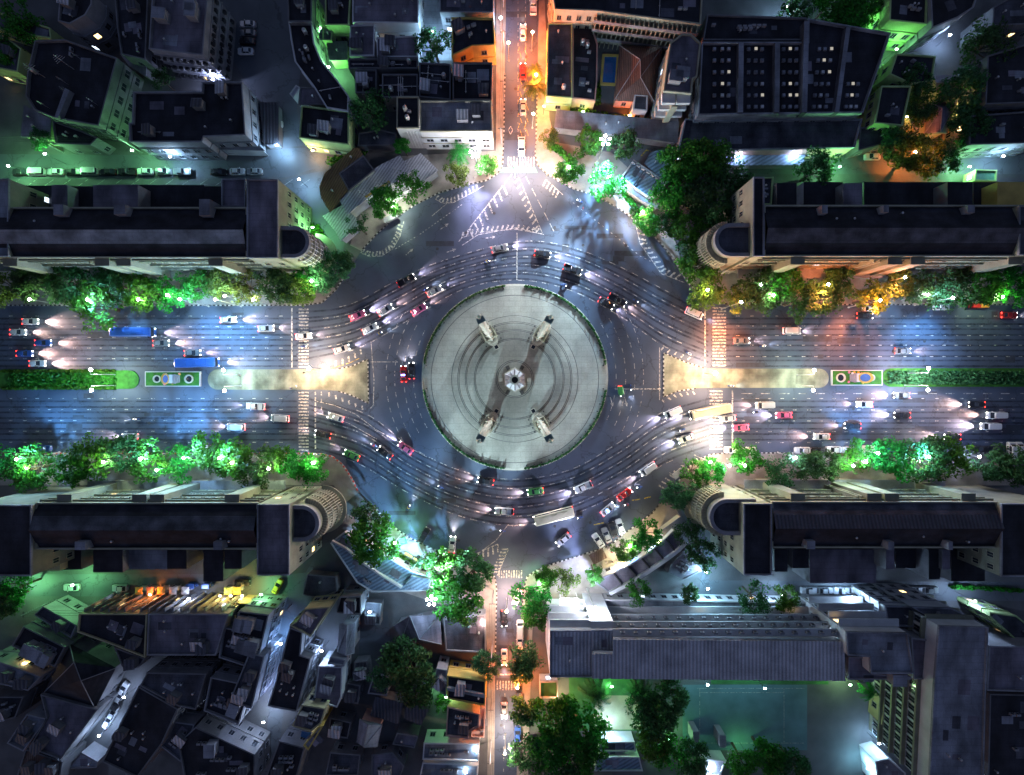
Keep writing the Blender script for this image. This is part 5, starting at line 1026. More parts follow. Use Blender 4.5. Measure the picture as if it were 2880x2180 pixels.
r, p = B('orange-lit shophouse with a two-slope dark roof by the lower side street', Q('E1', (1652, 815), (1982, 860), (1978, 1075), (1652, 1015)), 7, 'yelw', 'roofb', .3, 1, 2, 'v', .1)
part_box(r, 'roof_step', Q('E1', (1652, 920), (1975, 985), (1975, 1010), (1652, 945)), 6.5, 7.6, 'roofg', 'roofl')
B('grey side roof behind the orange-lit shophouse', Q('E1', (1560, 755), (1648, 770), (1642, 1000), (1530, 905)), 6, 'greyw', 'roofp', .3, 1, 1, 'v', .05)
B('navy-roofed shophouse with a maroon terrace by the lower side street', Q('E1', (1655, 1085), (1930, 1150), (1920, 1260), (1840, 1300), (1835, 1360), (1640, 1340)), 7, 'pinkw', 'roofd', .4, 1, 3, 'av', .2)
B('maroon terrace strip beside the lower side street', Q('E1', (1935, 1095), (1980, 1095), (1970, 1350), (1860, 1345), (1865, 1300), (1925, 1290)), 4, 'pinkw', 'pinkw', .4, 0, 1, 'a')
B('blue-lit workshop roof with clutter at the bottom near the side street', Q('E1', (1450, 1400), (1930, 1400), (1920, 1560), (1440, 1540)), 5, 'whitew', 'roofg', .3, 1, 6, 'av', .4)
B('row of lit stalls with pale roofs at the bottom edge', Q('E1', (1440, 1570), (1920, 1590), (1910, 1760), (1400, 1760)), 4, 'whitew', 'roofg', .3, 1, 6, 'av', .4)
r, p = B('curved cyan-lit shop with a white arc parapet at lower left of the plaza', Q('D1', (642, 700), (765, 605), (870, 690), (980, 740), (1090, 790), (1220, 870), (1345, 940), (1520, 995), (1490, 1108), (1380, 1115), (1000, 1120), (870, 1040)), 4.6, 'whitew', 'sheetb', .25, 1, 0, lit=.2)
pts = [P(*q, 4.9) for q in Q('D1', (660, 680), (780, 745), (900, 850), (1060, 960), (1260, 1080))]; t = MB()
for a, b in zip(pts, pts[1:]): d = (b - a).normalized(); c = (a + b) / 2; t.box((c.x, c.y, 4.9), ((b - a).length + .1, .5, .9), math.atan2(d.y, d.x))
t.build('arc_parapet', M['whitew'], r)
part_box(r, 'roof_step', Q('D1', (1290, 1060), (1340, 985), (1500, 1010), (1480, 1105), (1390, 1110)), 4, 5.2, 'whitew', 'sheetb')
clutter(r, [tuple(v.xy) for v in W(Q('D1', (850, 900), (1000, 1000), (1200, 1090), (900, 1040)), 4.4)], 4.4, 4, 4, 'a')
for lab, pts, hh, rf in (('low concrete slab roof in the dark yard beside the black square roof', ((930, 180), (1080, 190), (1070, 380), (940, 370)), 2.6, 'roofd'), ('dark tin shed between the dark tree and the grey gabled terrace', ((850, 700), (960, 690), (980, 830), (840, 850)), 3, 'sheetn'), ('dim flat-roofed outhouse right of the grey gabled terrace', ((780, 880), (900, 900), (880, 1060), (760, 1040)), 4, 'roofd'), ('dark shed beyond the pale six-sided house', ((640, 1180), (820, 1220), (790, 1360), (620, 1330)), 4, 'roofb'), ('dark long shed roof at the bottom edge below the pale house', ((640, 1480), (900, 1500), (880, 1680), (600, 1680)), 4, 'roofd'), ('dim grey roof at the bottom edge left of the lit stalls', ((1000, 1500), (1180, 1480), (1280, 1600), (1240, 1700), (1000, 1700)), 4, 'roofp'), ('dark lean-to roof behind the yellow orange-lit shophouse', ((1380, 880), (1520, 930), (1500, 1070), (1400, 1040)), 4, 'roofd'), ('dark yard roof under the palms near the lopsided roof', ((1150, 580), (1400, 600), (1380, 760), (1180, 740)), 3, 'roofb')):
    B(lab, Q('E1', *pts), hh, 'darkw', rf, .25, 1, 3, 'avs', .05, name='shed', cat='shed')
u = thing('garden_umbrella', 'large round grey parasol beside the curved cyan-lit shop', 'parasol', P(*Q('D1', (785, 530))[0], 3) * Vector((1, 1, 0)))
q = P(*Q('D1', (785, 530))[0], 3); t = MB(); t.lathe([(2.4, 2.5), (1.3, 2.95), (.1, 3.3)], 8, (q.x, q.y, 0)); t.build('canopy', M['greyw'], u); MB().tube((q.x, q.y, 0), (q.x, q.y, 2.6), .05, n=6).build('pole', M['polem'], u)
# ---- bottom right
r, p = B('curved dark-roofed shop with skylit bays and white arc parapet, lower right of plaza', Q('D2', (700, 1030), (900, 950), (1050, 870), (1190, 780), (1340, 650), (1400, 590), (1505, 690), (1440, 770), (1300, 870), (1180, 945), (1010, 1050), (850, 1135)), 5, 'whitew', 'roofp', .3, 1, 0, lit=.3, trim='roofl')
for a, b in (((880, 960), (960, 1070)), ((1000, 900), (1090, 1000)), ((1120, 830), (1200, 925)), ((1230, 745), (1320, 850)), ((1330, 660), (1410, 770))): MB().tube(P(*Q('D2', a)[0], 4.9), P(*Q('D2', b)[0], 4.9), .28, n=5).build('roof_rib', M['black'], r)
pts = [P(*q, 5.4) for q in Q('D2', (845, 1135), (1010, 1050), (1180, 945), (1340, 835), (1440, 760), (1508, 688))]; t = MB()
for a, b in zip(pts, pts[1:]): d = (b - a).normalized(); c = (a + b) / 2; t.box((c.x, c.y, 5.2), ((b - a).length + .1, .9, .9), math.atan2(d.y, d.x))
t.build('arc_parapet', M['whitew'], r)
for q in ((1230, 745), (1190, 770), (1060, 860), (1010, 890), (920, 930)): c = P(*Q('D2', q)[0], 4); MB().box((c.x, c.y + .7, 4.2), (1.6, .3, .5), .6).build('sign_light', M['bluewin' if q[0] < 1100 else 'coolwin'], r)
B('dark sheds and air units behind the curved shop at lower right', Q('D2', (1380, 880), (1520, 740), (1640, 940), (1480, 1020), (1350, 960)), 3.5, 'darkw', 'roofp', .2, 0, 7, 'at', name='shed', cat='shed')
B('yellow-lit awning strip at the tip of the curved shop', Q('D2', (1300, 600), (1460, 480), (1480, 510), (1330, 650)), 3.2, 'tanw', 'roofl', 0, 0, 0, name='awning', cat='awning')
r, p = B('white floodlit head building with stepped ledges at the left end of the long school', Q('E2', (330, 430), (880, 425), (890, 625), (702, 625), (702, 830), (328, 830)), 16, 'whitew', 'sheetv', .4, 0, 1, 'v', trim='roofl')
q = [P(*Q('E2', a)[0], 16) for a in ((330, 425), (685, 425), (880, 422))]
for z in (3.6, 7.2, 10.8, 14.2): MB().box(((q[0].x + q[1].x) / 2, q[0].y + .9, z), (q[1].x - q[0].x, 1.8, .5)).build('ledge', M['whitew'], r)
MB().box(((q[1].x + q[2].x) / 2, q[1].y + .9, 7.5), (q[2].x - q[1].x, 1.8, 15)).build('stair_tower', M['whitew'], r)
cb = P(*Q('E2', (495, 215))[0], 4); cn_ = thing('entrance_canopy', 'glowing white entrance canopy in front of the floodlit head building', 'canopy', (cb.x, cb.y, 0))
MB().prism([(cb.x - 2.6, cb.y + 2), (cb.x + 2.6, cb.y + 2), (cb.x + 2.6, cb.y - 1.4), (cb.x + 1.2, cb.y - 2), (cb.x - 1.2, cb.y - 2), (cb.x - 2.6, cb.y - 1.4)], 3.6, 4, bot=True).build('roof', emit('canopy_panel', (.95, .97, 1), 1.3), cn_)
for a in (-2.3, 2.3):
    for b in (-1.2, 1.8): MB().tube((cb.x + a, cb.y + b, 0), (cb.x + a, cb.y + b, 3.6), .12, n=6).build('pole', M['whitew'], cn_)
light(cn_, (0, 2.5, 4.6), 900, (.9, .95, 1), 'POINT', .5)
r, p = B('very long ribbed-roof school building with ledges of air conditioners at lower right', Q('E2', (884, 515), (2860, 535), (2870, 850), (704, 830), (704, 640), (886, 640)), 18, 'greyw', 'sheetv', 0, 0, 0)
fa, fb = P(*Q('E2', (884, 470))[0], 18), P(*Q('E2', (2860, 490))[0], 18); L = fb.x - fa.x; fy = P(*Q('E2', (1600, 515))[0], 18).y
for z in (5.0, 9.0, 12.6, 16.0):
    pr = 1.9; MB().box(((fa.x + fb.x) / 2, fy + pr / 2, z), (L, pr, .22)).build('ledge', M['whitew'], r)
    if z > 6:
        n_ = 17
        for i in range(n_): link(ACM, 'air_conditioner', (fa.x + L * (i + .7) / n_ - r.location.x, fy + 1.2 - r.location.y, z + .11), 0, r)
windows(r, p, 17, 3.7, 2.9, 1.8, 1.7, 3, .06, 'whitew', 3, edges=[(Vector((fb.x, fy)), Vector((fa.x, fy)), Vector((0, 1)))])
B('pale flat canopy strip along the foot of the long school building', [(1702, 1686), (2298, 1696), (2300, 1738), (1712, 1732)], 4, 'whitew', 'roofl', .2, 1, 5, 'v', .1, cat='building', name='annex')
r, p = B('raised end pavilion of the school with slatted terraces facing the street', Q('E3', (680, 440), (1208, 450), (1262, 800), (892, 798), (882, 655), (692, 640)), 19.5, 'whitew', 'roofg', .4, 0, 1, 'v', trim='roofl')
q0, q1 = P(*Q('E3', (680, 440))[0], 19.5), P(*Q('E3', (1208, 450))[0], 19.5)
for z in (5, 9, 13, 16.8): MB().box(((q0.x + q1.x) / 2, q0.y + .9, z), (q1.x - q0.x, 1.8, .3)).build('ledge', M['whitew'], r)
windows(r, p, 18, 3.8, 2.5, 1.6, 1.6, 3, .1, 'whitew', 9)
B('mauve flat roof tucked beneath the end pavilion', Q('E3', (700, 655), (880, 660), (905, 800), (1240, 830), (1230, 850), (695, 850)), 17, 'greyw', 'roofp', .3, 0, 1, 'h')
B('grey link building between the end pavilion and the tower', Q('E3', (1240, 490), (1455, 515), (1440, 850), (1262, 845)), 16, 'greyw', 'roofp', .3, 1, 1, 'v', .03)
r, p = B('tall slab tower with a broad mauve roof at the lower right corner', Q('E3', (1482, 388), (1905, 400), (1880, 1000), (1860, 1800), (1395, 1800), (1440, 900)), 19, 'whitew', 'roofg', .4, 0, 2, 'v', trim='roofl')
ed = [(a, b, n_) for a, b, n_ in facing(p)]
windows(r, p, 18, 3.6, 2.0, 1.5, 2.2, 2.5, .02, 'greyw', 4, edges=ed)
for a, b, n_ in ed:
    d = (b - a).normalized(); c = (a + b) / 2 + n_ * .5
    for z in (4.4, 8.0, 11.6, 15.2): MB().box((c.x, c.y, z), ((b - a).length, 1.0, .5), math.atan2(d.y, d.x)).build('ledge', M['side'], r)
B('square dark-roofed block with blue-lit rim beside the tower', Q('E3', (1015, 215), (1240, 222), (1310, 300), (1300, 395), (1040, 390)), 12, 'whitew', 'roofd', .5, 1, 1, 'v', .05, trim='roofl')
B('slatted pale block above the corner tower', Q('E3', (1250, 225), (1590, 235), (1860, 370), (1450, 375), (1420, 330)), 14, 'whitew', 'roofg', .5, 1, 4, 'a', .1, trim='roofl')
B('low mauve roof right of the corner tower', Q('E3', (1915, 560), (2400, 570), (2400, 960), (1895, 945)), 13, 'greyw', 'roofp', .3, 0, 1, 'v')
B('black flat roof at the extreme lower right corner', Q('E3', (1920, 975), (2400, 985), (2400, 1800), (1900, 1800)), 12, 'darkw', 'roofb', .4, 0, 4, 'av')
B('green-grey sloping building at the right edge below the avenue block', Q('E3', (1920, 270), (2150, 300), (2400, 500), (2400, 600), (2180, 540), (1915, 300)), 9, 'greenw', 'roofd', .5, 1, 2, 'a', .1)
B('white-beamed garden pergola roof at the bottom by the big trees', Q('E2', (770, 1390), (1060, 1390), (1070, 1470), (740, 1470)), 4, 'whitew', 'sheetb', .2, 0, 0, name='pergola', cat='pergola')
B('lower white-beamed roof at the bottom edge by the big trees', Q('E2', (730, 1520), (1100, 1520), (1130, 1640), (715, 1640)), 4.5, 'whitew', 'sheetb', .2, 0, 0, name='pergola', cat='pergola')
B('small lit gatehouse with a rounded pale rim by the lower side street', Q('E2', (240, 870), (395, 865), (395, 1010), (240, 1010)), 3.5, 'whitew', 'lawn', .4, 1, 0, lit=.6, name='gatehouse', cat='gatehouse')
B('pale blue-lit low roof at the bottom right among trees', Q('E2', (1650, 1540), (1850, 1550), (1800, 1680), (1680, 1680)), 3.5, 'whitew', 'roofl', .2, 0, 0)
B('slatted olive-lit pavilion between the court and the tower', Q('E3', (1010, 1035), (1110, 1025), (1095, 1240), (985, 1240)), 5, 'tanw', 'sheetg', .2, 1, 1, 'v', .2)
B('rounded bluish roof at the bottom left of the corner tower', Q('E3', (930, 1560), (1040, 1530), (1190, 1660), (1200, 1800), (960, 1800)), 6, 'whitew', 'roofg', .3, 0, 1, 'v')
for i, (x, y) in enumerate(((1958, 2075), (2033, 2085))):
    q = P(x, y, 4); t = thing('goal_tower', f'upright pale steel cabinet on the {"left" if not i else "right"} of the sports court near the bottom', 'cabinet', (q.x, q.y, 0))
    MB().box((q.x, q.y, 2.0), (1.6, 3.2, 4.0)).build('body', M['greyw'], t); MB().box((q.x, q.y, 4.06), (1.8, 3.4, .12)).build('roof', M['roofl'], t)
# ---------------------------------------------------------------- shrines in the planters on the median
def shrine(x0, x1, y0, y1, cx_oval, cx_pots, lab):
    a, b = P(x0, y0), P(x1, y1); c = (a + b) / 2; root = thing('flower_planter', lab, 'planter', (c.x, c.y, 0), 'median planters with an oval shrine')
    poly = [(a.x, b.y), (b.x, b.y), (b.x, a.y), (a.x, a.y)]; MB().prism(poly, 0, .5, 0, False).rim(poly, .2, .3, .55).build('border', M['whitew'], root); MB().flat(inset(ccw(poly), .2), .48).build('lawn', M['grass'], root)
    for px, rr_ in cx_pots:
        q = P(px, (y0 + y1) / 2, .9); t = MB(); t.lathe([(rr_, .45), (rr_ * 1.1, .9), (rr_ * .8, .9), (rr_ * .75, .6)], 20, (q.x, q.y, 0)); t.build('flower_tub', M['stone'], root)
        MB().lathe([(rr_ * .78, .62), (.05, .7)], 16, (q.x, q.y, 0)).build('soil', M['glass'], root)
    q = P(cx_oval, (y0 + y1) / 2, 3); t = MB(); n = 24
    o = [(1.5 * math.sin(2 * math.pi * i / n), 2.0 * math.cos(2 * math.pi * i / n)) for i in range(n)]; i_ = [(x * .72, y * .76) for x, y in o]
    lean = lambda x, y, d: (q.x + d + .25 * y, q.y + x, 2.9 + y)
    v = [lean(*p_, 0) for p_ in o] + [lean(*p_, 0) for p_ in i_] + [lean(*p_, .3) for p_ in o] + [lean(*p_, .3) for p_ in i_]
    f = []
    for k in range(n): j = (k + 1) % n; f += [(k, j, n + j, n + k), (2 * n + j, 2 * n + k, 3 * n + k, 3 * n + j), (j, k, 2 * n + k, 2 * n + j), (n + k, n + j, 3 * n + j, 3 * n + k)]
    fr = t.add(v, f).build('oval_frame', M['gold'], root); MB().add([lean(*p_, .15) for p_ in i_], [tuple(range(n))]).add([lean(*p_, .12) for p_ in i_], [tuple(range(n - 1, -1, -1))]).build('panel', mat('panel_blue', (.05, .12, .4), .5), fr)
    MB().box((q.x, q.y, .75), (1.6, 2.4, .7)).build('pedestal', M['whitew'], root)
    for k in range(3): MB().box((q.x + (1.3 + .5 * k) * (1 if cx_oval < (x0 + x1) / 2 else -1), q.y, .9 - .2 * k), (.45, 2.6 - .3 * k, .5)).build('step', M['greyw'], root)
    g = random.Random(int(x0)); cols = (M['yellowp'], PAINT['pink'], M['whitew'])
    for k in range(8):
        x, y = q.x + g.uniform(-3, 3), q.y + g.choice((-1.6, 1.6)) * g.uniform(.7, 1); MB().lathe([(.15, .48), (.35, .75), (.2, 1.0), (.03, 1.1)], 8, (x, y, 0)).build('flower_clump', cols[k % 3], root)
shrine(412, 566, 1045, 1087, 462, ((440, 1.0), (530, 1.15)), 'oblong green planter with an oval gilt shrine on the left median')
shrine(2336, 2478, 1041, 1084, 2434, ((2366, 1.2), (2452, .9)), 'oblong green planter with an oval gilt shrine on the right median')
# ---------------------------------------------------------------- trees
def row(pts, where, group):
    kinds = {0: ('leafy green', 0), 1: ('dark green', 1), 2: ('yellowish green', 2)}
    for i, t in enumerate(pts):
        x, y, r, lf = t[:4]; kd = t[4] if len(t) > 4 else ('broad' if (i * 7) % 3 else 'loose')
        tree(x, y, r, f'{kinds[lf][0]} {"open-crowned " if kd == "loose" else ""}tree, {ORD[i]} from the left {where}', kd, lf, group)
row([(26, 814, 48, 2), (104, 790, 52, 1), (195, 800, 56, 1), (275, 862, 58, 0), (320, 800, 50, 1), (400, 815, 50, 0), (488, 822, 46, 0), (560, 808, 46, 0, 'loose'), (622, 795, 42, 2), (690, 805, 46, 2), (780, 802, 52, 1), (838, 812, 42, 2), (868, 785, 34, 0), (925, 770, 50, 1), (960, 735, 32, 1)], 'along the upper left kerb', 'street trees along the upper left kerb')
row([(12, 1290, 50, 0), (90, 1318, 50, 0), (205, 1312, 50, 0), (275, 1285, 56, 0), (345, 1270, 54, 1), (425, 1292, 50, 0, 'loose'), (500, 1305, 46, 0), (590, 1262, 52, 0, 'loose'), (655, 1295, 58, 0), (725, 1310, 50, 1), (782, 1290, 34, 0), (838, 1302, 40, 0), (880, 1318, 42, 0)], 'along the lower left kerb', 'street trees along the lower left kerb')
row([(1940, 712, 40, 1), (1972, 745, 50, 0), (1985, 815, 46, 2), (2068, 850, 26, 2), (2135, 815, 52, 1), (2195, 795, 46, 0), (2245, 848, 50, 1), (2310, 830, 46, 1), (2360, 795, 46, 1), (2448, 842, 50, 2), (2540, 800, 46, 1), (2618, 815, 50, 1, 'loose'), (2685, 812, 52, 1), (2760, 810, 50, 0), (2850, 800, 48, 0)], 'along the upper right kerb', 'street trees along the upper right kerb')
row([(1950, 1330, 34, 0), (2005, 1322, 36, 0), (2090, 1290, 42, 0), (2190, 1322, 46, 1), (2278, 1312, 40, 1), (2325, 1310, 36, 1), (2400, 1285, 42, 0), (2505, 1292, 54, 0), (2590, 1282, 60, 1), (2665, 1292, 54, 0), (2790, 1320, 40, 1), (2850, 1315, 54, 1)], 'along the lower right kerb', 'street trees along the lower right kerb')
row([(1012, 640, 34, 1, 'sparse'), (1088, 572, 46, 0), (1160, 532, 40, 0, 'loose'), (1283, 492, 34, 2), (1367, 470, 30, 0)], 'before the curved market roof', 'trees before the curved market roof')
row([(1543, 392, 26, 2), (1600, 478, 38, 0), (1660, 405, 36, 0), (1710, 518, 46, 0), (1748, 412, 44, 1, 'loose'), (1822, 622, 30, 0), (1862, 640, 30, 1, 'loose')], 'before the cyan-lit shop at upper right', 'trees before the cyan-lit shop')
row([(1890, 540, 60, 0), (1905, 460, 60, 0), (1925, 645, 44, 0), (1962, 560, 60, 1), (1985, 445, 60, 0), (2012, 610, 52, 1), (2045, 490, 56, 1), (2085, 540, 40, 1)], 'in the big clump at upper right', 'big clump of trees at upper right')
row([(1035, 1450, 38, 1), (1055, 1512, 62, 0), (1190, 1580, 36, 1, 'sparse'), (1250, 1588, 50, 0), (1282, 1668, 60, 0), (1330, 1612, 54, 1), (1300, 1720, 40, 0)], 'before the curved shop at lower left', 'trees before the lower left curved shop')
row([(1490, 1682, 46, 0), (1502, 1722, 40, 0), (1532, 1625, 30, 0), (1590, 1632, 34, 2, 'loose'), (1672, 1612, 26, 0), (1757, 1552, 30, 0), (1795, 1665, 30, 0), (1815, 1505, 36, 0), (1910, 1388, 42, 1), (1940, 1500, 36, 1), (1942, 1670, 28, 1), (1975, 1560, 38, 1), (2120, 1680, 42, 1), (2210, 1682, 30, 0)], 'round the curved shop at lower right', 'trees round the lower right curved shop')
row([(1474, 1852, 44, 1), (1472, 1885, 34, 1), (1472, 1995, 40, 1), (1488, 2120, 50, 1), (1540, 2105, 55, 0), (1562, 2010, 58, 0), (1585, 2155, 56, 1), (1625, 2045, 60, 0), (1640, 2122, 58, 0)], 'in the grove by the lower side street', 'grove by the lower side street')
row([(1805, 1985, 40, 1, 'loose'), (1832, 2075, 50, 0), (1850, 2010, 56, 1), (1880, 2110, 50, 0, 'loose'), (1890, 1955, 46, 1), (1950, 2130, 44, 1), (2090, 2142, 46, 0), (2150, 2125, 50, 0), (2230, 2150, 50, 1)], 'round the sports court at the bottom', 'trees round the sports court')
row([(1045, 310, 50, 1), (1133, 412, 22, 0), (1222, 128, 46, 1, 'loose')], 'among the roofs at top centre', 'trees among the roofs at top centre')
row([(60, 62, 52, 0), (20, 150, 40, 0), (118, 395, 26, 1), (455, 225, 26, 1)], 'among the roofs at top left', 'trees among the roofs at top left')
row([(2240, 22, 40, 1), (2330, 10, 50, 0), (2395, 50, 50, 0), (2440, 20, 46, 0)], 'at the top edge on the right', 'trees at the top edge on the right')
row([(2292, 480, 50, 1), (2520, 400, 44, 1), (2570, 445, 58, 2), (2650, 450, 50, 1), (2700, 250, 60, 1), (2720, 360, 50, 1), (2770, 130, 60, 1), (2560, 230, 46, 1), (2590, 310, 40, 1)], 'in the dark gardens at the right', 'trees in the dark right-hand gardens')
row([(1085, 1900, 40, 1), (1140, 1860, 60, 1), (1180, 1930, 46, 1), (1245, 1978, 22, 0), (1370, 1868, 32, 1)], 'in the dark yards at bottom centre', 'trees in the dark yards at bottom centre')
row([(50, 1655, 40, 0), (15, 1690, 40, 1)], 'at the lower left lane', 'trees at the lower left lane')
for x, y, r, lf, l in ((1290, 425, 30, 0, 'tall palm before the white corner building'), (1508, 240, 30, 2, 'orange-lit palm beside the upper side street'), (1505, 195, 20, 2, 'smaller orange-lit palm above another on the upper side street'), (1680, 1960, 40, 1, 'dark palm leaning over the school lawn'), (1800, 1950, 34, 1, 'dark palm at the edge of the sports court'), (2450, 1950, 24, 0, 'small ridged palm between the sports court and the tower'), (860, 1330, 20, 0, 'small palm at the lower left crossing')): tree(x, y, r, l, 'palm', lf)
# hedges and shrub beds
def shrubs(px0, px1, wpx, n, lab, seed, leaf=0, h=1.2):
    g = random.Random(seed); a, b = Vector(px0), Vector(px1); mb = MB()
    for i in range(n):
        q = a.lerp(b, g.random()); p = P(q.x + g.uniform(-wpx, wpx), q.y + g.uniform(-wpx, wpx), .8); z = .15 + h * g.random(); s = g.uniform(.15, .35); nr = Vector((g.uniform(-1, 1), g.uniform(-1, 1), g.uniform(.2, 1.4))).normalized(); u = nr.orthogonal().normalized() * s; w_ = nr.cross(u); o = Vector((p.x, p.y, z)); mb.add([o - u - w_, o + u - w_, o + u + w_, o - u + w_], [(0, 1, 2, 3)])
    tag(mb.build('shrub_bed', LEAF[leaf]), lab, 'shrubs')
shrubs((1610, 312), (1850, 345), 7, 700, 'row of small lit shrubs in front of the swimming pool house', 1, 2); shrubs((1680, 230), (1680, 290), 9, 260, 'dark shrubs at the foot of the swimming pool', 2)
shrubs((1748, 535), (1835, 640), 5, 420, 'strip of low plants before the white fascia roof', 3); shrubs((1545, 400), (1610, 455), 8, 380, 'round flower bed at the upper right street corner', 4)
shrubs((0, 1043), (320, 1043), 2, 900, 'clipped bright edge of the left median grass', 5, 0, .5); shrubs((0, 1092), (320, 1092), 2, 900, 'clipped lower edge of the left median grass', 6, 0, .5)
shrubs((30, 1068), (310, 1068), 18, 1700, 'bed of mixed green foliage along the left median', 7, 0, .5); shrubs((2510, 1062), (2900, 1062), 18, 3200, 'bed of mixed silvery foliage along the right median', 8, 1, .8)
shrubs((1110, 1560), (1190, 1610), 8, 420, 'planted strip between the benches and the curved shop', 9); shrubs((880, 640), (905, 680), 14, 500, 'green-lit shrubs at the foot of the upper left rounded end', 10)
shrubs((1030, 430), (925, 455), 10, 300, 'potted plants before the green-lit shopfront', 11); shrubs((2680, 1650), (2880, 1662), 4, 500, 'green hedge strip on the lower right back street', 12)
shrubs((1780, 590), (1835, 660), 9, 380, 'shrubs along the pavement under the big clump', 13, 1); shrubs((2560, 285), (2545, 380), 5, 240, 'line of yellow-lit bushes beside the gabled houses', 14, 2); shrubs((2715, 270), (2695, 345), 5, 240, 'second line of yellow-lit bushes right of the gabled houses', 15, 2)
# ---------------------------------------------------------------- vehicles
cl = ['white', 'silver', 'black', 'white', 'grey', 'black', 'white', 'white', 'grey', 'black', 'white', 'silver']
def prow(pts, where, group):
    for i, (k, c, x, y, a) in enumerate(pts): vehicle(k, c, x, y, a, f'{c} {k}, {ORD[i]} from the left {where}', {'saloon': 'car', 'pickup': 'pickup', 'van': 'van', 'truck': 'truck', 'tuktuk': 'tuk-tuk', 'bus': 'bus'}[k], group, name={'saloon': 'parked_car', 'pickup': 'pickup_truck', 'van': 'parked_van', 'truck': 'box_truck', 'tuktuk': 'tuk_tuk', 'bus': 'bus'}[k])
prow([('saloon', 'black', 55, 484, 180), ('van', 'white', 101, 483, 180), ('saloon', 'white', 154, 483, 180), ('saloon', 'black', 204, 483, 0), ('van', 'silver', 250, 482, 180), ('saloon', 'black', 303, 483, 180), ('pickup', 'black', 356, 483, 180), ('saloon', 'white', 407, 482, 180), ('saloon', 'silver', 458, 481, 0), ('pickup', 'grey', 512, 483, 180), ('saloon', 'black', 614, 483, 0), ('saloon', 'white', 667, 482, 0), ('saloon', 'silver', 715, 482, 180)], 'in the kerb row on the upper left back street', 'cars parked on the upper left back street')
prow([('saloon', 'white', 690, 143, 180), ('saloon', 'black', 694, 115, 180), ('saloon', 'silver', 696, 67, 180), ('saloon', 'grey', 697, 92, 180)], 'in the stack of four by the apartment wall', 'cars parked by the apartment wall')
prow([('pickup', 'white', 2278, 1661, 180), ('saloon', 'silver', 2322, 1661, 0), ('pickup', 'white', 2370, 1661, 180), ('saloon', 'cream', 2418, 1660, 0), ('saloon', 'silver', 2452, 1662, 0), ('van', 'white', 2482, 1663, 0), ('truck', 'white', 2521, 1663, 180), ('pickup', 'white', 2575, 1661, 180), ('saloon', 'grey', 2618, 1660, 0)], 'in the row on the lower right back street', 'cars parked on the lower right back street')
prow([('saloon', 'white', 1683, 1521, 125), ('saloon', 'silver', 1706, 1506, 112), ('saloon', 'black', 1725, 1490, 108), ('saloon', 'white', 1745, 1482, 108)], 'in the angled bay by the curved shop', 'cars parked at the curved shop')
prow([('saloon', 'white', 2060, 1266, 180), ('saloon', 'white', 2106, 1267, 180), ('saloon', 'white', 2258, 1267, 180), ('saloon', 'black', 2305, 1268, 180), ('saloon', 'white', 2346, 1265, 180), ('saloon', 'silver', 2392, 1266, 180), ('van', 'white', 2452, 1263, 180), ('saloon', 'blue', 2492, 1264, 180), ('saloon', 'silver', 2535, 1266, 180), ('saloon', 'red', 2570, 1265, 180), ('saloon', 'black', 2718, 1262, 180), ('saloon', 'black', 2762, 1264, 180), ('saloon', 'black', 2800, 1264, 180), ('van', 'white', 2845, 1268, 90), ('van', 'white', 2866, 1268, 90)], 'in the kerb row of the lower right avenue', 'cars at the kerb of the lower right avenue')
prow([('saloon', 'white', 345, 1940, 60), ('saloon', 'silver', 336, 1962, 60), ('saloon', 'black', 326, 1985, 60), ('saloon', 'white', 316, 2008, 60), ('saloon', 'white', 303, 2030, 60)][::-1], 'in the diagonal alley of the lower left', 'cars in the lower left alley')
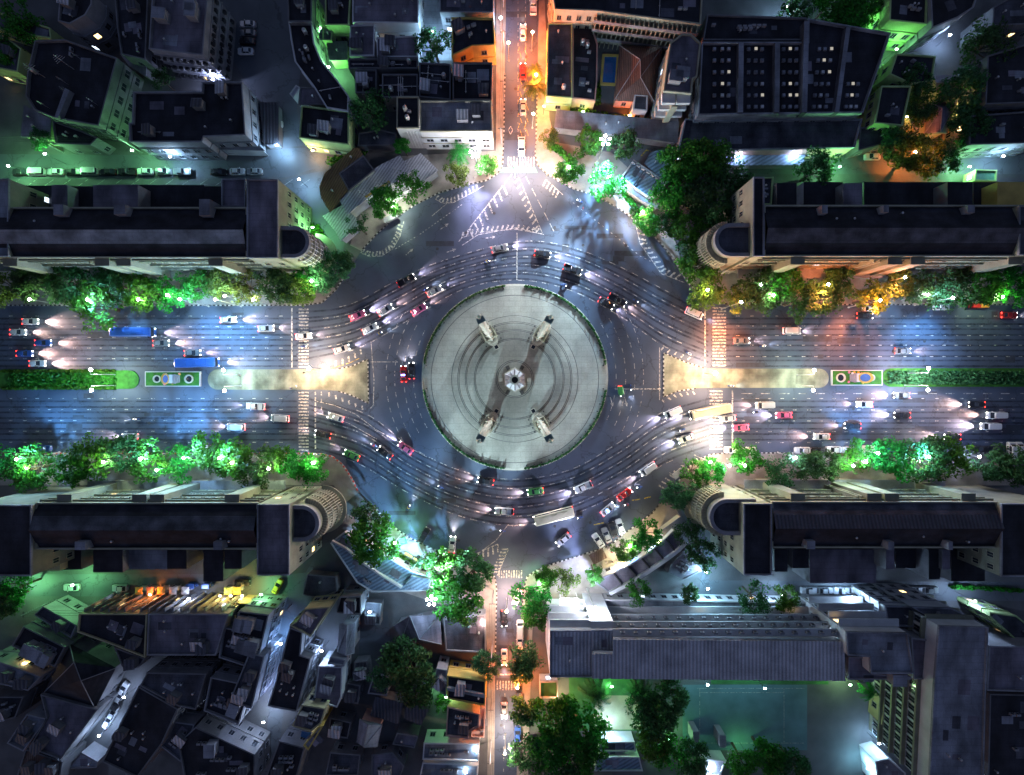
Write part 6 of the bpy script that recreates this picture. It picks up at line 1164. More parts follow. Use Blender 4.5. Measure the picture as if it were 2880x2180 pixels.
for a in ((('saloon', 'silver'), 1078, 78, 0, 'silver car standing in the blue-lit courtyard at top centre', 'car'), (('saloon', 'white'), 772, 348, 0, 'white car in front of the carport roofs', 'car'), (('saloon', 'blue'), 120, 1262, 0, 'blue car with red roof light at the lower left kerb', 'car'), (('saloon', 'white'), 582, 1262, 180, 'white car half under the trees at the lower left kerb', 'car'),
          (('saloon', 'white'), 2450, 868, 0, 'white car half hidden by yellow foliage at the upper right kerb', 'car'), (('saloon', 'white'), 2650, 863, 0, 'white car under loose trees at the upper right kerb', 'car'), (('tuktuk', 'orange'), 2765, 860, 0, 'orange tuk-tuk waiting at the upper right kerb', 'tuk-tuk'), (('tuktuk', 'red'), 2742, 860, 0, 'red tuk-tuk behind an orange one at the upper right kerb', 'tuk-tuk'),
          (('saloon', 'black'), 1193, 1505, 60, 'black car at the kerb above the lower left curved shop', 'car'), (('saloon', 'yellow'), 780, 1650, 62, 'yellowish car in the green-lit yard at lower left', 'car'), (('saloon', 'white'), 200, 1653, 180, 'pale car under a lamp on the lower left back street', 'car'), (('saloon', 'silver'), 337, 1655, 180, 'silver car by the food stalls on the lower left back street', 'car'),
          (('tuktuk', 'blue'), 542, 1646, 0, 'blue tuk-tuk at the lit stalls, left of its twin', 'tuk-tuk'), (('tuktuk', 'blue'), 585, 1646, 0, 'blue tuk-tuk at the lit stalls, right of its twin', 'tuk-tuk'), (('saloon', 'black'), 680, 1641, 0, 'dark car at the end of the lit stalls', 'car'), (('saloon', 'white'), 2455, 440, 180, 'white car on the green-lit back street at upper right', 'car'),
          (('van', 'white'), 1463, 1770, 90, 'white van at the right kerb of the lower side street', 'van'), (('saloon', 'white'), 1462, 1805, 90, 'white car behind the van on the lower side street', 'car'), (('saloon', 'blue'), 1456, 2065, 90, 'blue taxi at the right kerb of the lower side street', 'taxi'), (('saloon', 'black'), 1455, 2122, 90, 'black car behind the blue taxi on the lower side street', 'car'), (('saloon', 'black'), 1459, 1928, 90, 'black car under the orange lamp of the lower side street', 'car')):
    vehicle(*a[0], a[1], a[2], a[3], a[4], a[5], None, name={'van': 'parked_van', 'tuk-tuk': 'tuk_tuk'}.get(a[5], 'parked_car'))
v = vehicle('saloon', 'red', 1757, 1391, 35, 'bright red car with headlights on near the angled parking', 'car', None, True, 260, name='moving_car'); v = vehicle('saloon', 'white', 1710, 1433, 40, 'white car with blue roof marking behind the bright red car', 'car', None, True, 200, name='moving_car'); roofsign(v, M['blueb'])
v = vehicle('pickup', 'white', 1467, 412, -90, 'white taxi pickup with a yellow roof light stopped at the upper crossing', 'taxi', None, True, 700, (1, .85, .7), name='taxi'); roofsign(v, M['warmb'])
vehicle('pickup', 'white', 1500, 14, 90, 'white pickup driving away at the top of the upper side street', 'pickup', None, True, 300, name='pickup_truck')
v = vehicle('saloon', 'red', 1135, 1052, 92, 'red police-style car with blue roof bar left of the plaza', 'car', None, True, 900, name='moving_car'); roofsign(v, M['blueb'])
vehicle('saloon', 'black', 1157, 1043, 92, 'black car with strong headlights hugging the left plaza rim', 'car', None, True, 1600, (1, .78, .68), name='moving_car')
vehicle('saloon', 'white', 1272, 1532, 85, 'white car with bright headlights pulling out from the lower trees', 'car', None, True, 2200, (1, .82, .72), name='moving_car')
vehicle('tuktuk', 'green', 1745, 1100, -85, 'green tuk-tuk waiting at the line right of the plaza', 'tuk-tuk', None, True, 500, (1, .8, .6), name='tuk_tuk'); vehicle('saloon', 'black', 2433, 888, 0, 'black car with red tail lamps on the upper right avenue', 'car', None, True, 600, name='moving_car'); vehicle('saloon', 'red', 2840, 886, 0, 'red car with lit lamps near the right edge of the upper avenue', 'car', None, True, 500, name='moving_car')
# traffic with lamps lit, heading clockwise round the plaza, lane by lane
TR = [('saloon', 'white'), ('saloon', 'silver'), ('pickup', 'black'), ('saloon', 'grey'), ('van', 'white'), ('saloon', 'black'), ('saloon', 'pink'), ('saloon', 'silver'), ('pickup', 'white'), ('saloon', 'black'), ('van', 'silver'), ('saloon', 'blue'), ('saloon', 'grey')]
LN = ['outermost', 'second outer', 'middle', 'second inner', 'innermost']
gt = random.Random(12); ti = [0]
def traffic(path, ss, lab, rev=False, beam=3600):
    ss = [q for i, q in enumerate(sorted(ss)) if i % 5 not in (1, 3)]; f = [Vector(q) for q in path]
    if rev: f = f[::-1]
    L = [0.0]
    for a, b in zip(f, f[1:]): L.append(L[-1] + (b - a).length)
    for i, s in enumerate(sorted(ss)):
        d = s * L[-1]; j = max(k for k in range(len(L)) if L[k] <= d); j = min(j, len(f) - 2); q = f[j].lerp(f[j + 1], (d - L[j]) / (L[j + 1] - L[j])); dr = f[j + 1] - f[j]
        k, c = TR[ti[0] % len(TR)] if lab[3] is None else lab[3][i % len(lab[3])]; ti[0] += 1
        n = len(ss); pos = ORD[i] if not rev else ORD[n - 1 - i]
        vehicle(k, c, q.x, q.y, -math.degrees(math.atan2(dr.y, dr.x)) , f'lit {c} {k}, {pos} from the left, {lab[0]} lane {lab[1]}', {'bus': 'bus', 'van': 'van', 'pickup': 'pickup', 'tuktuk': 'tuk-tuk'}.get(k, 'car'), lab[2], True, beam * (1.3 if k == 'bus' else 1), gt.choice(((1, .60, .50), (1, .66, .58), (.95, .74, .85))), name={'bus': 'bus', 'van': 'moving_van', 'pickup': 'pickup_truck', 'tuktuk': 'tuk_tuk'}.get(k, 'moving_car'))
UW = [[(-300, y), (100, y), (500, y)] for y in (904, 934, 964, 994, 1022)]; UE = [[(2200, y), (2600, y), (3100, y)] for y in (903, 930, 957, 987, 1018)]
LW = [[(-300, y), (100, y), (500, y)] for y in (1229, 1198, 1167, 1136, 1112)]; LE = [[(2200, y), (2600, y), (3100, y)] for y in (1229, 1199, 1168, 1138, 1112)]
g1 = 'traffic sweeping over the top of the plaza'; g2 = 'traffic sweeping under the plaza'
for k in range(5):
    m = flow(UO, UI, (k + .5) / 5); up = [tuple(v) for v in spline(UW[k] + m + UE[k], 10)]; m = flow(LO, LI, (k + .5) / 5); lo = [tuple(v) for v in spline(LW[k] + m + LE[k], 10)]
    o = .021 * ((k * 3) % 5)
    s = [[.11, .18, .27, .345, .42, .50, .585, .67], [.10, .155, .195, .235, .30, .375, .455, .535, .62, .75], [.12, .165, .215, .265, .33, .40, .47, .56, .64, .71], [.105, .165, .24, .31, .385, .445, .52, .60, .69, .84], [.115, .175, .245, .29, .36, .43, .515, .59, .80]][k]
    traffic(up, s, (LN[k], 'above the plaza', g1, [('saloon', 'white'), ('bus', 'blue'), ('saloon', 'silver'), ('saloon', 'pink'), ('saloon', 'black'), ('van', 'white'), ('saloon', 'yellow'), ('pickup', 'silver'), ('saloon', 'white'), ('saloon', 'red')] if k in (1, 4) else None))
    s = [[.19, .30, .37, .46, .545, .63, .72, .775, .83, .88], [.16, .275, .345, .43, .505, .59, .665, .71, .75, .80, .86, .91], [.21, .31, .40, .48, .57, .645, .70, .745, .79, .84, .88, .915], [.145, .29, .355, .45, .53, .61, .685, .73, .77, .81, .85, .90], [.33, .42, .49, .56, .655, .74, .84]][k]
    traffic(lo, [1 - x for x in s], (LN[k], 'below the plaza', g2, [('saloon', 'black'), ('saloon', 'white'), ('van', 'white'), ('bus', 'cream'), ('saloon', 'green'), ('saloon', 'silver'), ('pickup', 'white'), ('saloon', 'pink'), ('saloon', 'grey')] if k in (0, 3) else None), True)
g = random.Random(21)
for where, O, I, W_, E_, rv in (('above the plaza', UO, UI, UW, UE, 0), ('below the plaza', LO, LI, LW, LE, 180)):
    for i in range(9):
        k = g.choice((0, 1, 2, 3)); pth = spline(W_[k] + [(a[0], a[1] + (15 if k < 5 else 0)) for a in flow(O, I, (k + .5) / 5)] + E_[k], 10); q = pth[int(len(pth) * (.12 + .088 * i + g.uniform(0, .03)))]; q2 = pth[int(len(pth) * (.12 + .088 * i)) + 3]; d = pth[min(len(pth) - 1, int(len(pth) * (.12 + .088 * i)) + 1)] - pth[int(len(pth) * (.12 + .088 * i)) - 1]
        y_ = q.y + 14; a = -math.degrees(math.atan2(d.y, d.x)) + rv; sh = g.choice(list(SHIRT)); p = motorcycle(q.x, y_, a, f'lit motorcycle between the lanes, {ORD[i]} from the left {where}'); person(p, 0, a, sh, f'rider in a {sh} top, {ORD[i]} motorcycle from the left {where}', 'ride', 0.0, 'motorcycle riders')
for s_, path, lab in ((.35, [(1720, 1420), (1620, 1490), (1530, 1570), (1455, 1680), (1430, 1800)], 'silver'), (.78, [(1720, 1420), (1620, 1490), (1530, 1570), (1455, 1680), (1430, 1800)], 'white')):
    f = spline(path, 8); j = int(s_ * (len(f) - 1)); d = f[j + 1] - f[j]; vehicle('saloon', lab, f[j].x, f[j].y, -math.degrees(math.atan2(d.y, d.x)), f'{lab} car with lamps on turning into the lower side street', 'car', 'cars turning into the lower side street', True, 600, name='moving_car')
for i, (c, y) in enumerate((('white', 90), ('red', 200), ('silver', 300))): vehicle('saloon', c, 1471, y, 90, f'{c} car with red tail lamps on the upper side street', 'car', 'cars on the upper side street', True, 700, (1, .6, .35), name='moving_car')
for i, (c, y) in enumerate((('black', 1740), ('white', 1850), ('silver', 2000))): vehicle('saloon', c, 1418, y, -90, f'{c} car with lamps on driving down the lower side street', 'car', 'cars on the lower side street', True, 600, name='moving_car')
for (x, y, a, l, sh) in ((1630, 566, 160, 'small motorcycle with rider crossing the upper right forecourt of the plaza', 'white'), (1798, 1370, 190, 'small motorcycle with rider just right of the bright red car', 'blue'), (1774, 1090, -85, 'small motorcycle with rider beside the green tuk-tuk', 'dark'), (1763, 1418, 200, 'small motorcycle with rider below the bright red car', 'red'), (1150, 1427, 60, 'small motorcycle with rider on the open road at lower left', 'yellow'), (2055, 1085, 0, 'small motorcycle with rider at the right-hand crossing', 'white')):
    p = motorcycle(x, y, a, l); person(p, 0, a, sh, f'rider in a {sh} top on the motorcycle ' + l.split('rider ')[1], 'ride', 0.0, 'motorcycle riders')
for (x, y, a, sh, z, l) in ((855, 1048, 0, 'dark', .17, 'person in a dark top waiting at the upper edge of the left crossing'), (818, 1092, 40, 'blue', .17, 'person in a blue top at the lower edge of the left crossing'), (835, 1086, 200, 'white', .17, 'person in a white top near the lower edge of the left crossing'), (1712, 1545, 0, 'white', .15, 'person in white standing by the parked cars at the curved shop'), (1720, 1552, 90, 'red', .15, 'person in red standing by the parked cars at the curved shop'), (1728, 1540, 180, 'blue', .15, 'person in blue nearest the silver car at the curved shop'), (1735, 1550, 230, 'yellow', .15, 'person in yellow beside the group at the curved shop'), (1705, 1582, 10, 'blue', .15, 'person in blue on the pavement below the parked cars'), (1722, 1580, 60, 'dark', .15, 'person in dark clothes on the pavement below the parked cars'), (1640, 585, 0, 'red', 0, 'person in red crossing near the upper right motorcycle'), (1332, 500, 0, 'dark', .15, 'person in dark clothes under the upper left corner lamp')): person(x, y, a, sh, l, 'stand', z)
# street furniture
def booth(x, y, lab, sz=(3.2, 1.4), rot=0, m='whitew', top='roofl', h=2.6):
    p = P(x, y, h); r = thing('shelter', lab, 'shelter', (p.x, p.y, 0)); MB().box((p.x, p.y, h), (sz[0], sz[1], .14), rot).build('roof', M[top], r)
    ca, sa = math.cos(rot), math.sin(rot)
    for dx in (-.45, .45):
        for dy in (-.4, .4): q = (p.x + dx * sz[0] * ca - dy * sz[1] * sa, p.y + dx * sz[0] * sa + dy * sz[1] * ca); MB().tube((*q, 0), (*q, h), .05, n=6).build('pole', M['polem'], r)
    MB().box((p.x, p.y, .62), (sz[0] * .8, .45, .12), rot).build('seat', m and M[m], r)
booth(1912, 1330, 'white bus shelter at the right-hand pavement corner', (4.2, 1.8), .6); booth(1098, 612, 'pale bus shelter on the kerb below the market trees', (4, 1.3), .45); booth(1682, 1565, 'brown-roofed kiosk on the pavement by the angled parking', (4.2, 3), .5, 'pinkw', 'tile'); booth(1134, 1522, 'small green-roofed sentry box on the lower left pavement', (1.9, 1.9), .4, 'whitew', 'greenp')
for i, (x, y) in enumerate(((1150, 1560), (1175, 1574), (1200, 1590))):
    p = P(x, y, .5); r = thing('park_bench', f'wooden bench, {ORD[i]} from the left beside the planted strip', 'bench', (p.x, p.y, .15), 'benches by the planted strip', R(-30)); link(MB().box((0, 0, .45), (2.4, .5, .08)).mesh('seat', M['yelw']), 'seat', (0, 0, 0), 0, r); link(MB().box((0, -.28, .75), (2.4, .08, .4)).mesh('backrest', M['yelw']), 'backrest', (0, 0, 0), 0, r); [link(MB().box((a, 0, .2), (.08, .45, .42)).mesh('leg', M['darkm']), 'leg', (0, 0, 0), 0, r) for a in (-1, 1)]
def stall(x, y, c, lab):
    p = P(x, y, 2.3); r = thing('market_stall', lab, 'stall', (p.x, p.y, 0), 'food stalls on the lower left back street'); t = MB(); t.lathe([(1.5, 2.2), (.1, 2.7)], 4, (p.x, p.y, 0), 0, R(45)); t.build('canopy', M[c], r); MB().box((p.x, p.y, .45), (1.6, 1.0, .9)).build('counter', M['whitew'], r)
    for a in (-1, 1): MB().tube((p.x + a * .95, p.y + .9, 0), (p.x + a * .95, p.y + .9, 2.2), .04, n=5).build('pole', M['polem'], r)
for i, (x, c) in enumerate(((390, 'yelw'), (420, 'pinkw'), (452, 'yelw'), (485, 'whitew'), (520, 'whitew'), (640, 'greenw'), (665, 'yelw'))): stall(x, 1662, c, f'{dict(yelw="orange", pinkw="salmon", whitew="white", greenw="green")[c]} canopied food stall, {ORD[i]} from the left on the back street')
# ---------------------------------------------------------------- lamps
CW, WW, OR, GR, WT = (.38, .68, 1), (1, .66, .42), (1, .22, .035), (.28, 1, .36), (.92, .93, 1)
TG = (.70, 1, .50)
mast(1703, 395, 13, 'tall mast with five white globes at upper right of the junction', CW, 4000, 128000, MON, (.66, .86, 1), 120000, (1730, 690)); mast(1213, 1690, 13, 'tall mast with white globes beside the curved shop at lower left', CW, 4000, 128000, MON, (.60, .86, 1), 70000, (1120, 1385)); mast(1675, 1722, 13, 'tall mast with a ring of globes before the school building', (.72, .8, 1), 3000, 16000, MON, (.85, .85, 1), 14000, (1640, 1500), (.5, .55, 1)); mast(1336, 430, 11, 'slim mast with globes at the upper left corner of the junction', (.85, .85, 1), 4000, 16000, MON, (.9, .86, 1), 15000, (1370, 600), (.68, .62, 1))
i = 0
for x, y, s, l in ((255, 1040, 1, 'upper lamp of the far left median pair'), (257, 1098, -1, 'lower lamp of the far left median pair'), (628, 1041, 1, 'upper lamp of the median pair by the left shrine'), (631, 1099, -1, 'lower lamp of the median pair by the left shrine'), (2290, 1041, 1, 'upper lamp of the median pair by the right shrine'), (2287, 1098, -1, 'lower lamp of the median pair by the right shrine'), (2612, 1036, 1, 'upper lamp of the far right median pair'), (2610, 1097, -1, 'lower lamp of the far right median pair')):
    lamp(x, y, 7.5, 'white arm lamp, ' + l, (.75, .95, .75) if x < 2400 else WT, 1700 if x < 2600 else 2600, arm=(0.0, -1.2 * s), size=1.1, group='median lamp pairs')
for x, y, h, col, pw, l in ((868, 1036, 8, WW, 13000, 'warm floodlamp on the left crossing island'), (2012, 1050, 8, WW, 13000, 'warm floodlamp on the right crossing island'), (2016, 1236, 6, WW, 8000, 'dazzling warm lamp over the lower right crossing'), (1448, 462, 8, (1, .78, .72), 7500, 'warm lamp over the upper zebra crossing'), (1405, 445, 7, WW, 2000, 'warm lamp at the foot of the white corner building'), (1542, 466, 6, WW, 3800, 'small white lamp at the upper right street corner'), (1808, 597, 7, WW, 5200, 'white lamp on the pavement before the big clump'), (1110, 1527, 7, GR, 1800, 'white lamp beside the bright lower left tree'), (1516, 1642, 7, GR, 2000, 'greenish lamp in the trees by the lower side street'), (1772, 1537, 7, (.9, 1, .8), 3500, 'white lamp among the parked cars at the curved shop'), (1105, 580, 6.5, (.85, 1, .75), 3000, 'white lamp inside the bright tree before the market roof'), (1712, 500, 8, CW, 1200, 'cool lamp behind the brightest upper right tree'), (1600, 470, 7, CW, 2000, 'cool lamp behind the second upper right tree')):
    lamp(x, y, h, l, col, pw, size=1.3 if pw > 10000 else 1.0)
def lrow(pts, where, group):
    for i, (x, y, c, pw) in enumerate(pts):
        q = lamp(x, y, 11.4 if c in (CW, OR) else 8.4 if i % 2 else 10.4, f'white kerbside lamp, {ORD[i]} from the left {where}', (.3, .62, 1) if c == CW else c, pw * (.9 if c == CW else .6 if c == OR else .28), size=.9, group=group)
        if c in (CW, OR):      # extra spot added to colour the carriageway, no fitting of its own
            d = Vector((.1 if c == CW else 0, -.95 if y < 1000 else .95, -.85)); light(q, Vector((0, 0, 11.2)) + d * .6, 13000 if c == CW else 17000, (.16, .52, 1) if c == CW else (1, .24, .08), 'SPOT', .3, d.to_track_quat('-Z', 'Y').to_euler(), R(88), 1.0)
lrow([(82, 842, TG, 2600), (245, 842, CW, 3800), (388, 842, TG, 3600), (470, 830, TG, 5000), (505, 842, CW, 5200), (605, 842, CW, 4200), (632, 832, (.8, 1, .3), 3600), (712, 842, WT, 2200), (876, 790, TG, 4800)], 'among the upper left street trees', 'lamps in the upper left street trees')
lrow([(45, 1292, CW, 4200), (72, 1318, TG, 4600), (290, 1300, TG, 4800), (395, 1290, CW, 5600), (440, 1322, TG, 4800), (516, 1288, CW, 5600), (617, 1288, CW, 4200), (652, 1302, TG, 6200), (755, 1318, TG, 5200), (880, 1302, TG, 6200)], 'among the lower left street trees', 'lamps in the lower left street trees')
lrow([(1990, 815, (1, .7, .2), 2600), (2085, 850, OR, 3200), (2175, 830, TG, 5200), (2140, 800, TG, 2600), (2330, 800, OR, 5200), (2476, 845, OR, 6200), (2545, 780, OR, 2400), (2610, 828, WT, 5200), (2680, 838, CW, 3200), (2820, 835, TG, 5200)], 'among the upper right street trees', 'lamps in the upper right street trees')
lrow([(1998, 1300, TG, 4500), (2052, 1310, (.6, .7, 1), 6200), (2095, 1310, TG, 4200), (2238, 1287, (.5, .6, 1), 5200), (2400, 1310, TG, 6200), (2435, 1300, (.6, .7, 1), 5500), (2470, 1275, CW, 3600), (2584, 1297, TG, 5200), (2613, 1285, CW, 3200), (2755, 1285, (.45, .55, 1), 4200)], 'among the lower right street trees', 'lamps in the lower right street trees')
for x, y, h, col, pw, hd, l in ((1498, 90, 7, (1, .16, .03), 7500, 'warmb', 'orange lamp nearest the top of the upper side street'), (1508, 210, 7, (1, .16, .03), 7500, 'warmb', 'orange lamp in the palm of the upper side street'), (1500, 320, 7, OR, 4200, 'warmb', 'orange lamp above the upper zebra crossing'), (1430, 120, 7, (1, .5, .3), 2600, 'warmb', 'orange lamp on the left kerb of the upper side street'), (1455, 1935, 7, OR, 6000, 'warmb', 'orange lamp at the lower zebra crossing'), (1420, 2120, 7, (1, .75, .6), 5200, 'warmb', 'warm lamp at the bottom of the lower side street'), (1425, 1720, 7, (1, .62, .5), 7500, 'warmb', 'warm lamp in the middle of the lower side street'), (2575, 428, 6, OR, 5200, 'warmb', 'orange lamp in the tree over the right-hand back street'), (1408, 50, 5, CW, 900, 'bulb', 'small white lamp at the top of the upper side street')):
    lamp(x, y, h, l, col, pw, hd)
for x, y, h, col, pw, hd, l in ((128, 434, 6, GR, 2600, 'bulb', 'white lamp on the left of the upper back street'), (373, 424, 6, GR, 2600, 'bulb', 'white lamp in the middle of the upper back street'), (480, 442, 5, CW, 2200, 'bulb', 'white lamp over the bluish patch of the upper back street'), (25, 468, 5, GR, 2600, 'bulb', 'white lamp at the left end of the upper back street'), (600, 225, 4, (.5, .6, 1), 3800, 'bulb', 'bluish white lamp at the apartment entrance'), (10, 165, 6, GR, 3800, 'bulb', 'white lamp left of two at the top left house'), (38, 180, 6, (.5, .6, 1), 2200, 'bulb', 'bluish lamp right of two at the top left house'), (780, 410, 3.5, CW, 3500, 'bulb', 'white strip lamp of the little street stall'), (690, 300, 6, CW, 4200, 'bulb', 'cool lamp lighting the parking yard'), (842, 505, 5, CW, 3200, 'bulb', 'cool lamp behind the upper left rounded end'), (880, 640, 6, GR, 2600, 'greenb', 'greenish lamp at the foot of the upper left rounded end'), (985, 70, 4, (.2, .45, 1), 3800, 'bulb', 'blue lamp at the corner of the mauve warehouse'), (1085, 66, 4, CW, 3600, 'bulb', 'cool lamp over the courtyard car'), (1215, 90, 6, CW, 4200, 'bulb', 'cool lamp in the courtyard by the tree'), (1350, 40, 5, (.3, .6, 1), 2200, 'bulb', 'blue lamp on the teal shophouse'), (900, 80, 4, GR, 1800, 'greenb', 'greenish lamp in the green alley'), (925, 190, 4, GR, 2000, 'greenb', 'greenish lamp at the foot of the green alley'), (880, 425, 3.5, (1, .6, .3), 900, 'warmb', 'warm lamp at the green-lit shopfront'), (960, 400, 4, (.8, 1, .4), 1600, 'greenb', 'yellow-green lamp at the end of the green-lit shopfront'),
        (1640, 315, 2, (.8, 1, .2), 500, 'greenb', 'small garden lamp left of the pool house shrubs'), (1770, 326, 2, OR, 700, 'warmb', 'small garden lamp at the pool house'), (1875, 322, 3, OR, 1400, 'warmb', 'small lamp at the foot of the apartment tower'), (1565, 262, 4, (.8, 1, .3), 1200, 'greenb', 'lamp on the lime-walled shophouse'), (1530, 300, 4, (1, .7, .2), 1200, 'warmb', 'lamp at the corner of the lime-walled shophouse'), (1960, 350, 5, CW, 2600, 'bulb', 'cool lamp between the apartment tower and the skylight complex'), (2240, 430, 4, (.35, .55, 1), 3200, 'bulb', 'blue lamp beneath the podium'), (2080, 432, 4, (.45, .6, 1), 2600, 'bulb', 'bluish lamp under the podium shop band'), (2360, 470, 5, GR, 3800, 'greenb', 'greenish lamp on the right-hand back street'), (2725, 470, 4, GR, 3200, 'greenb', 'greenish lamp beside the glowing kiosk'), (2820, 440, 5, CW, 3200, 'bulb', 'cool lamp at the right end of the upper back street'), (2470, 300, 5, GR, 3000, 'greenb', 'greenish lamp in the lane by the skylight complex'), (2520, 140, 5, GR, 1300, 'greenb', 'greenish lamp behind the skylight complex'), (2420, 55, 5, GR, 1600, 'greenb', 'greenish lamp in the trees at the top edge'), (2215, 20, 5, CW, 2400, 'bulb', 'white lamp at the top edge right of centre'), (2670, 100, 4, (.4, .6, 1), 2200, 'bulb', 'bluish lamp at the pale windowed flank'), (2860, 255, 4, (.4, .6, 1), 1400, 'bulb', 'bluish lamp near the right edge'), (2700, 300, 3, (1, .8, .2), 700, 'warmb', 'yellow garden lamp by the gabled houses'), (2550, 330, 3, (1, .8, .2), 600, 'warmb', 'yellow garden lamp left of the gabled houses'),
        (532, 1683, 5, (.6, .7, 1), 1000, 'bulb', 'white lamp over the food stalls'), (423, 1672, 4, OR, 600, 'warmb', 'orange lamp over the food stalls'), (620, 1675, 4, (1, .7, .15), 450, 'warmb', 'left of three yellow shopfront lamps'), (650, 1675, 4, (1, .7, .15), 450, 'warmb', 'middle of three yellow shopfront lamps'), (682, 1675, 4, (1, .7, .15), 450, 'warmb', 'right of three yellow shopfront lamps'), (735, 1672, 4, GR, 1300, 'greenb', 'greenish lamp at the edge of the green-lit yard'), (205, 1645, 5, GR, 2600, 'bulb', 'white lamp on the lower left back street'), (60, 1665, 4, GR, 2600, 'greenb', 'greenish lamp at the left end of the lower back street'), (280, 2068, 4, (.45, .65, 1), 2400, 'bulb', 'bright white lamp at the bottom of the car alley'), (350, 1960, 4, (.5, .65, 1), 1200, 'bulb', 'cool lamp over the cars in the alley'), (430, 2130, 3, (.3, .5, 1), 1400, 'bulb', 'blue lamp at the bottom edge left'), (530, 2030, 3, (.45, .65, 1), 900, 'bulb', 'bluish lamp between the lower left roofs'), (100, 1880, 3, (1, .7, .1), 600, 'warmb', 'yellow lamp in the lower left lane'), (70, 1865, 6, (1, .6, .15), 500, 'warmb', 'orange window lamp at the lower left edge'), (790, 1810, 4, (.25, .5, 1), 2600, 'bulb', 'blue lamp in the narrow alley at lower left centre'), (765, 1960, 4, (.4, .55, 1), 2600, 'bulb', 'pale lamp lower down the narrow alley'), (742, 2030, 4, (.6, .75, 1), 1800, 'bulb', 'white lamp at the foot of the narrow alley'), (905, 1830, 5, (.4, .6, 1), 1800, 'bulb', 'cool lamp beside the pale balconies'), (1080, 1916, 4, (.4, .6, 1), 700, 'bulb', 'small bluish lamp on the flat-roofed house'), (1340, 2110, 5, CW, 5200, 'bulb', 'dazzling white lamp over the workshop roof'), (1310, 2170, 4, CW, 3800, 'bulb', 'white strip lamp over the lit stalls'), (1358, 1755, 4, (1, .6, .5), 900, 'warmb', 'small pinkish lamp by the courtyard house'), (1295, 1735, 5, CW, 2200, 'bulb', 'cool lamp in the yard beside the lopsided roof'), (1255, 1960, 4, GR, 1500, 'greenb', 'greenish lamp behind the orange-lit shophouse'), (1040, 1720, 5, CW, 1200, 'bulb', 'cool lamp in the yard behind the black square roof'),
        (1990, 1655, 6, (.35, .75, 1), 5200, 'bulb', 'cyan-white lamp at the corner of the lower right back street'), (1985, 1610, 5, CW, 3200, 'bulb', 'cool lamp beside the sheds of the curved shop'), (2200, 1672, 5, (.45, .7, 1), 2600, 'bulb', 'cool lamp at the left end of the lower right row of cars'), (2400, 1680, 6, (.4, .65, 1), 4200, 'bulb', 'cool lamp in the middle of the lower right row of cars'), (2560, 1682, 6, (.45, .7, 1), 3800, 'bulb', 'cool lamp at the right end of the lower right row of cars'), (2740, 1690, 6, (.45, .65, 1), 3200, 'bulb', 'cool lamp near the right edge of the lower back street'), (1570, 1975, 4, (1, .75, .35), 1600, 'warmb', 'warm lamp on the gatehouse rim'), (1720, 1930, 6, GR, 1800, 'greenb', 'greenish lamp over the school lawn'), (1990, 1925, 7, (.35, .8, .9), 1200, 'bulb', 'cyan lamp at the upper side of the sports court'), (2150, 1935, 7, (.35, .8, .9), 900, 'bulb', 'cyan lamp at the upper right of the sports court'), (2390, 1925, 4, (.5, 1, .4), 1300, 'greenb', 'greenish lamp between court and tower'), (2490, 1955, 4, (.6, 1, .7), 1100, 'greenb', 'pale green lamp at the foot of the corner tower'), (2470, 2090, 4, CW, 2000, 'bulb', 'cool lamp low beside the corner tower'), (1720, 2060, 4, CW, 3000, 'bulb', 'cool lamp over the white-beamed pergola'), (2000, 2165, 4, (.5, .7, 1), 2600, 'bulb', 'cool lamp at the bottom edge by the low roof'), (2100, 2120, 4, GR, 400, 'greenb', 'greenish lamp in the trees below the court'), (1880, 2080, 4, GR, 1800, 'greenb', 'greenish lamp in the trees left of the court'), (2440, 2160, 4, (.3, .75, 1), 2200, 'bulb', 'cyan lamp at the bottom edge left of the tower'), (1545, 2080, 4, GR, 1600, 'greenb', 'greenish lamp in the grove by the lower side street'),
        (1852, 1525, 4, (1, .75, .3), 1800, 'warmb', 'yellow lamp at the tip of the curved shop'), (1740, 1585, 4, (1, .8, .4), 1500, 'warmb', 'yellow lamp before the curved shop bays'), (1690, 1625, 4, (1, .85, .4), 900, 'warmb', 'yellow lamp at the left end of the curved shop')):
    wall_light(x, y, h, l, col, pw * (.5 if col[2] > .9 and col[0] < .95 else .62 if hd == 'greenb' or col == GR else .8), hd)

# ---------------------------------------------------------------- poles and overhead cables
def cable_line(pts, where, hh=8.5):
    tops = []
    for i, (x, y) in enumerate(pts):
        p = P(x, y, 0); r = thing('utility_pole', f'concrete utility pole, {ORD[i]} from the top {where}', 'utility pole', (p.x, p.y, 0), 'utility poles ' + where); t = MB(); t.tube((p.x, p.y, 0), (p.x, p.y, hh), .16, .11, 8); t.build('pole', M['greyw'], r)
        MB().box((p.x, p.y, hh - .5), (1.6 if abs(pts[0][0] - pts[-1][0]) < 100 else .12, .12 if abs(pts[0][0] - pts[-1][0]) < 100 else 1.6, .14)).build('crossarm', M['darkm'], r); tops.append(Vector((p.x, p.y, hh - .4)))
    mb = MB()
    for a, b in zip(tops, tops[1:]):
        d = (b - a).normalized(); s = Vector((-d.y, d.x, 0))
        for o in (-.7, -.2, .25, .7):
            q = [a.lerp(b, k / 6) + s * o - Vector((0, 0, 1.0 * (1 - (k / 3 - 1) ** 2))) for k in range(7)]
            for u, v in zip(q, q[1:]): mb.tube(u, v, .035, n=4, cap=False)
    tag(mb.build('overhead_cable', M['black']), 'sagging dark overhead cables strung ' + where, 'cables')
cable_line([(1417, 20), (1417, 150), (1417, 280), (1411, 405)], 'along the left kerb of the upper side street'); cable_line([(1388, 1660), (1386, 1800), (1384, 1940), (1382, 2080), (1380, 2200)], 'along the left kerb of the lower side street')
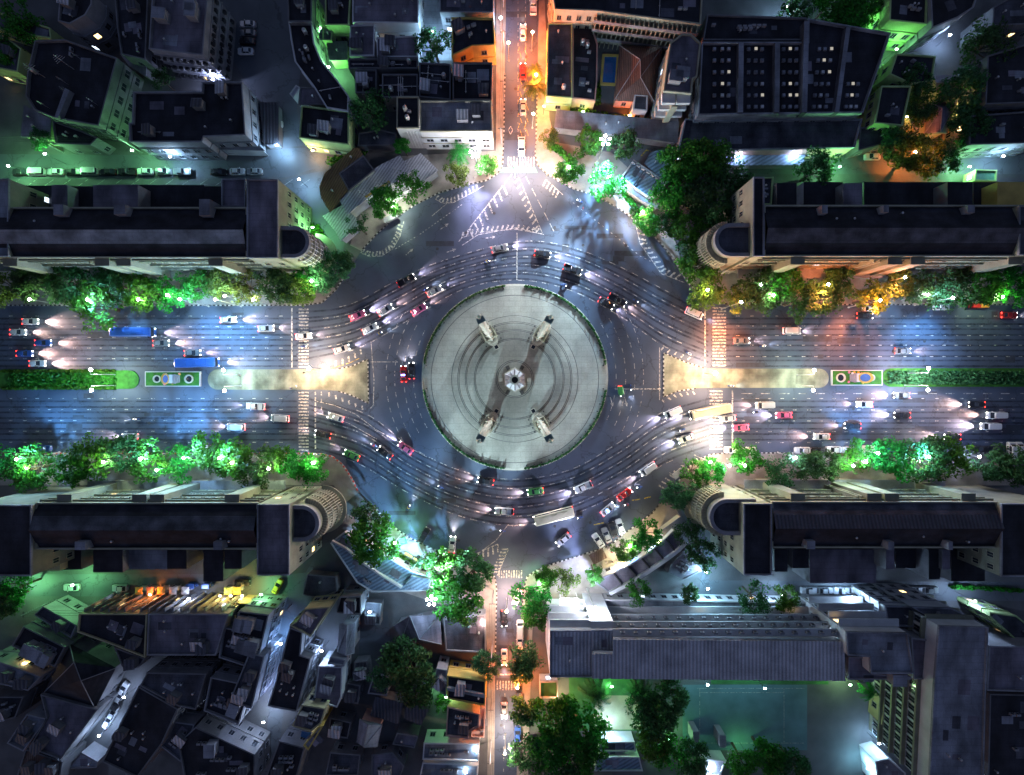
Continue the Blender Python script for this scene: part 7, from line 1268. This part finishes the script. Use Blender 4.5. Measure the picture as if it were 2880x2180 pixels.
cable_line([(-30, 428), (180, 430), (400, 430), (620, 432)], 'along the upper left back street'); cable_line([(820, 1700), (600, 1690), (380, 1688), (150, 1688)][::-1], 'along the lower left back street')
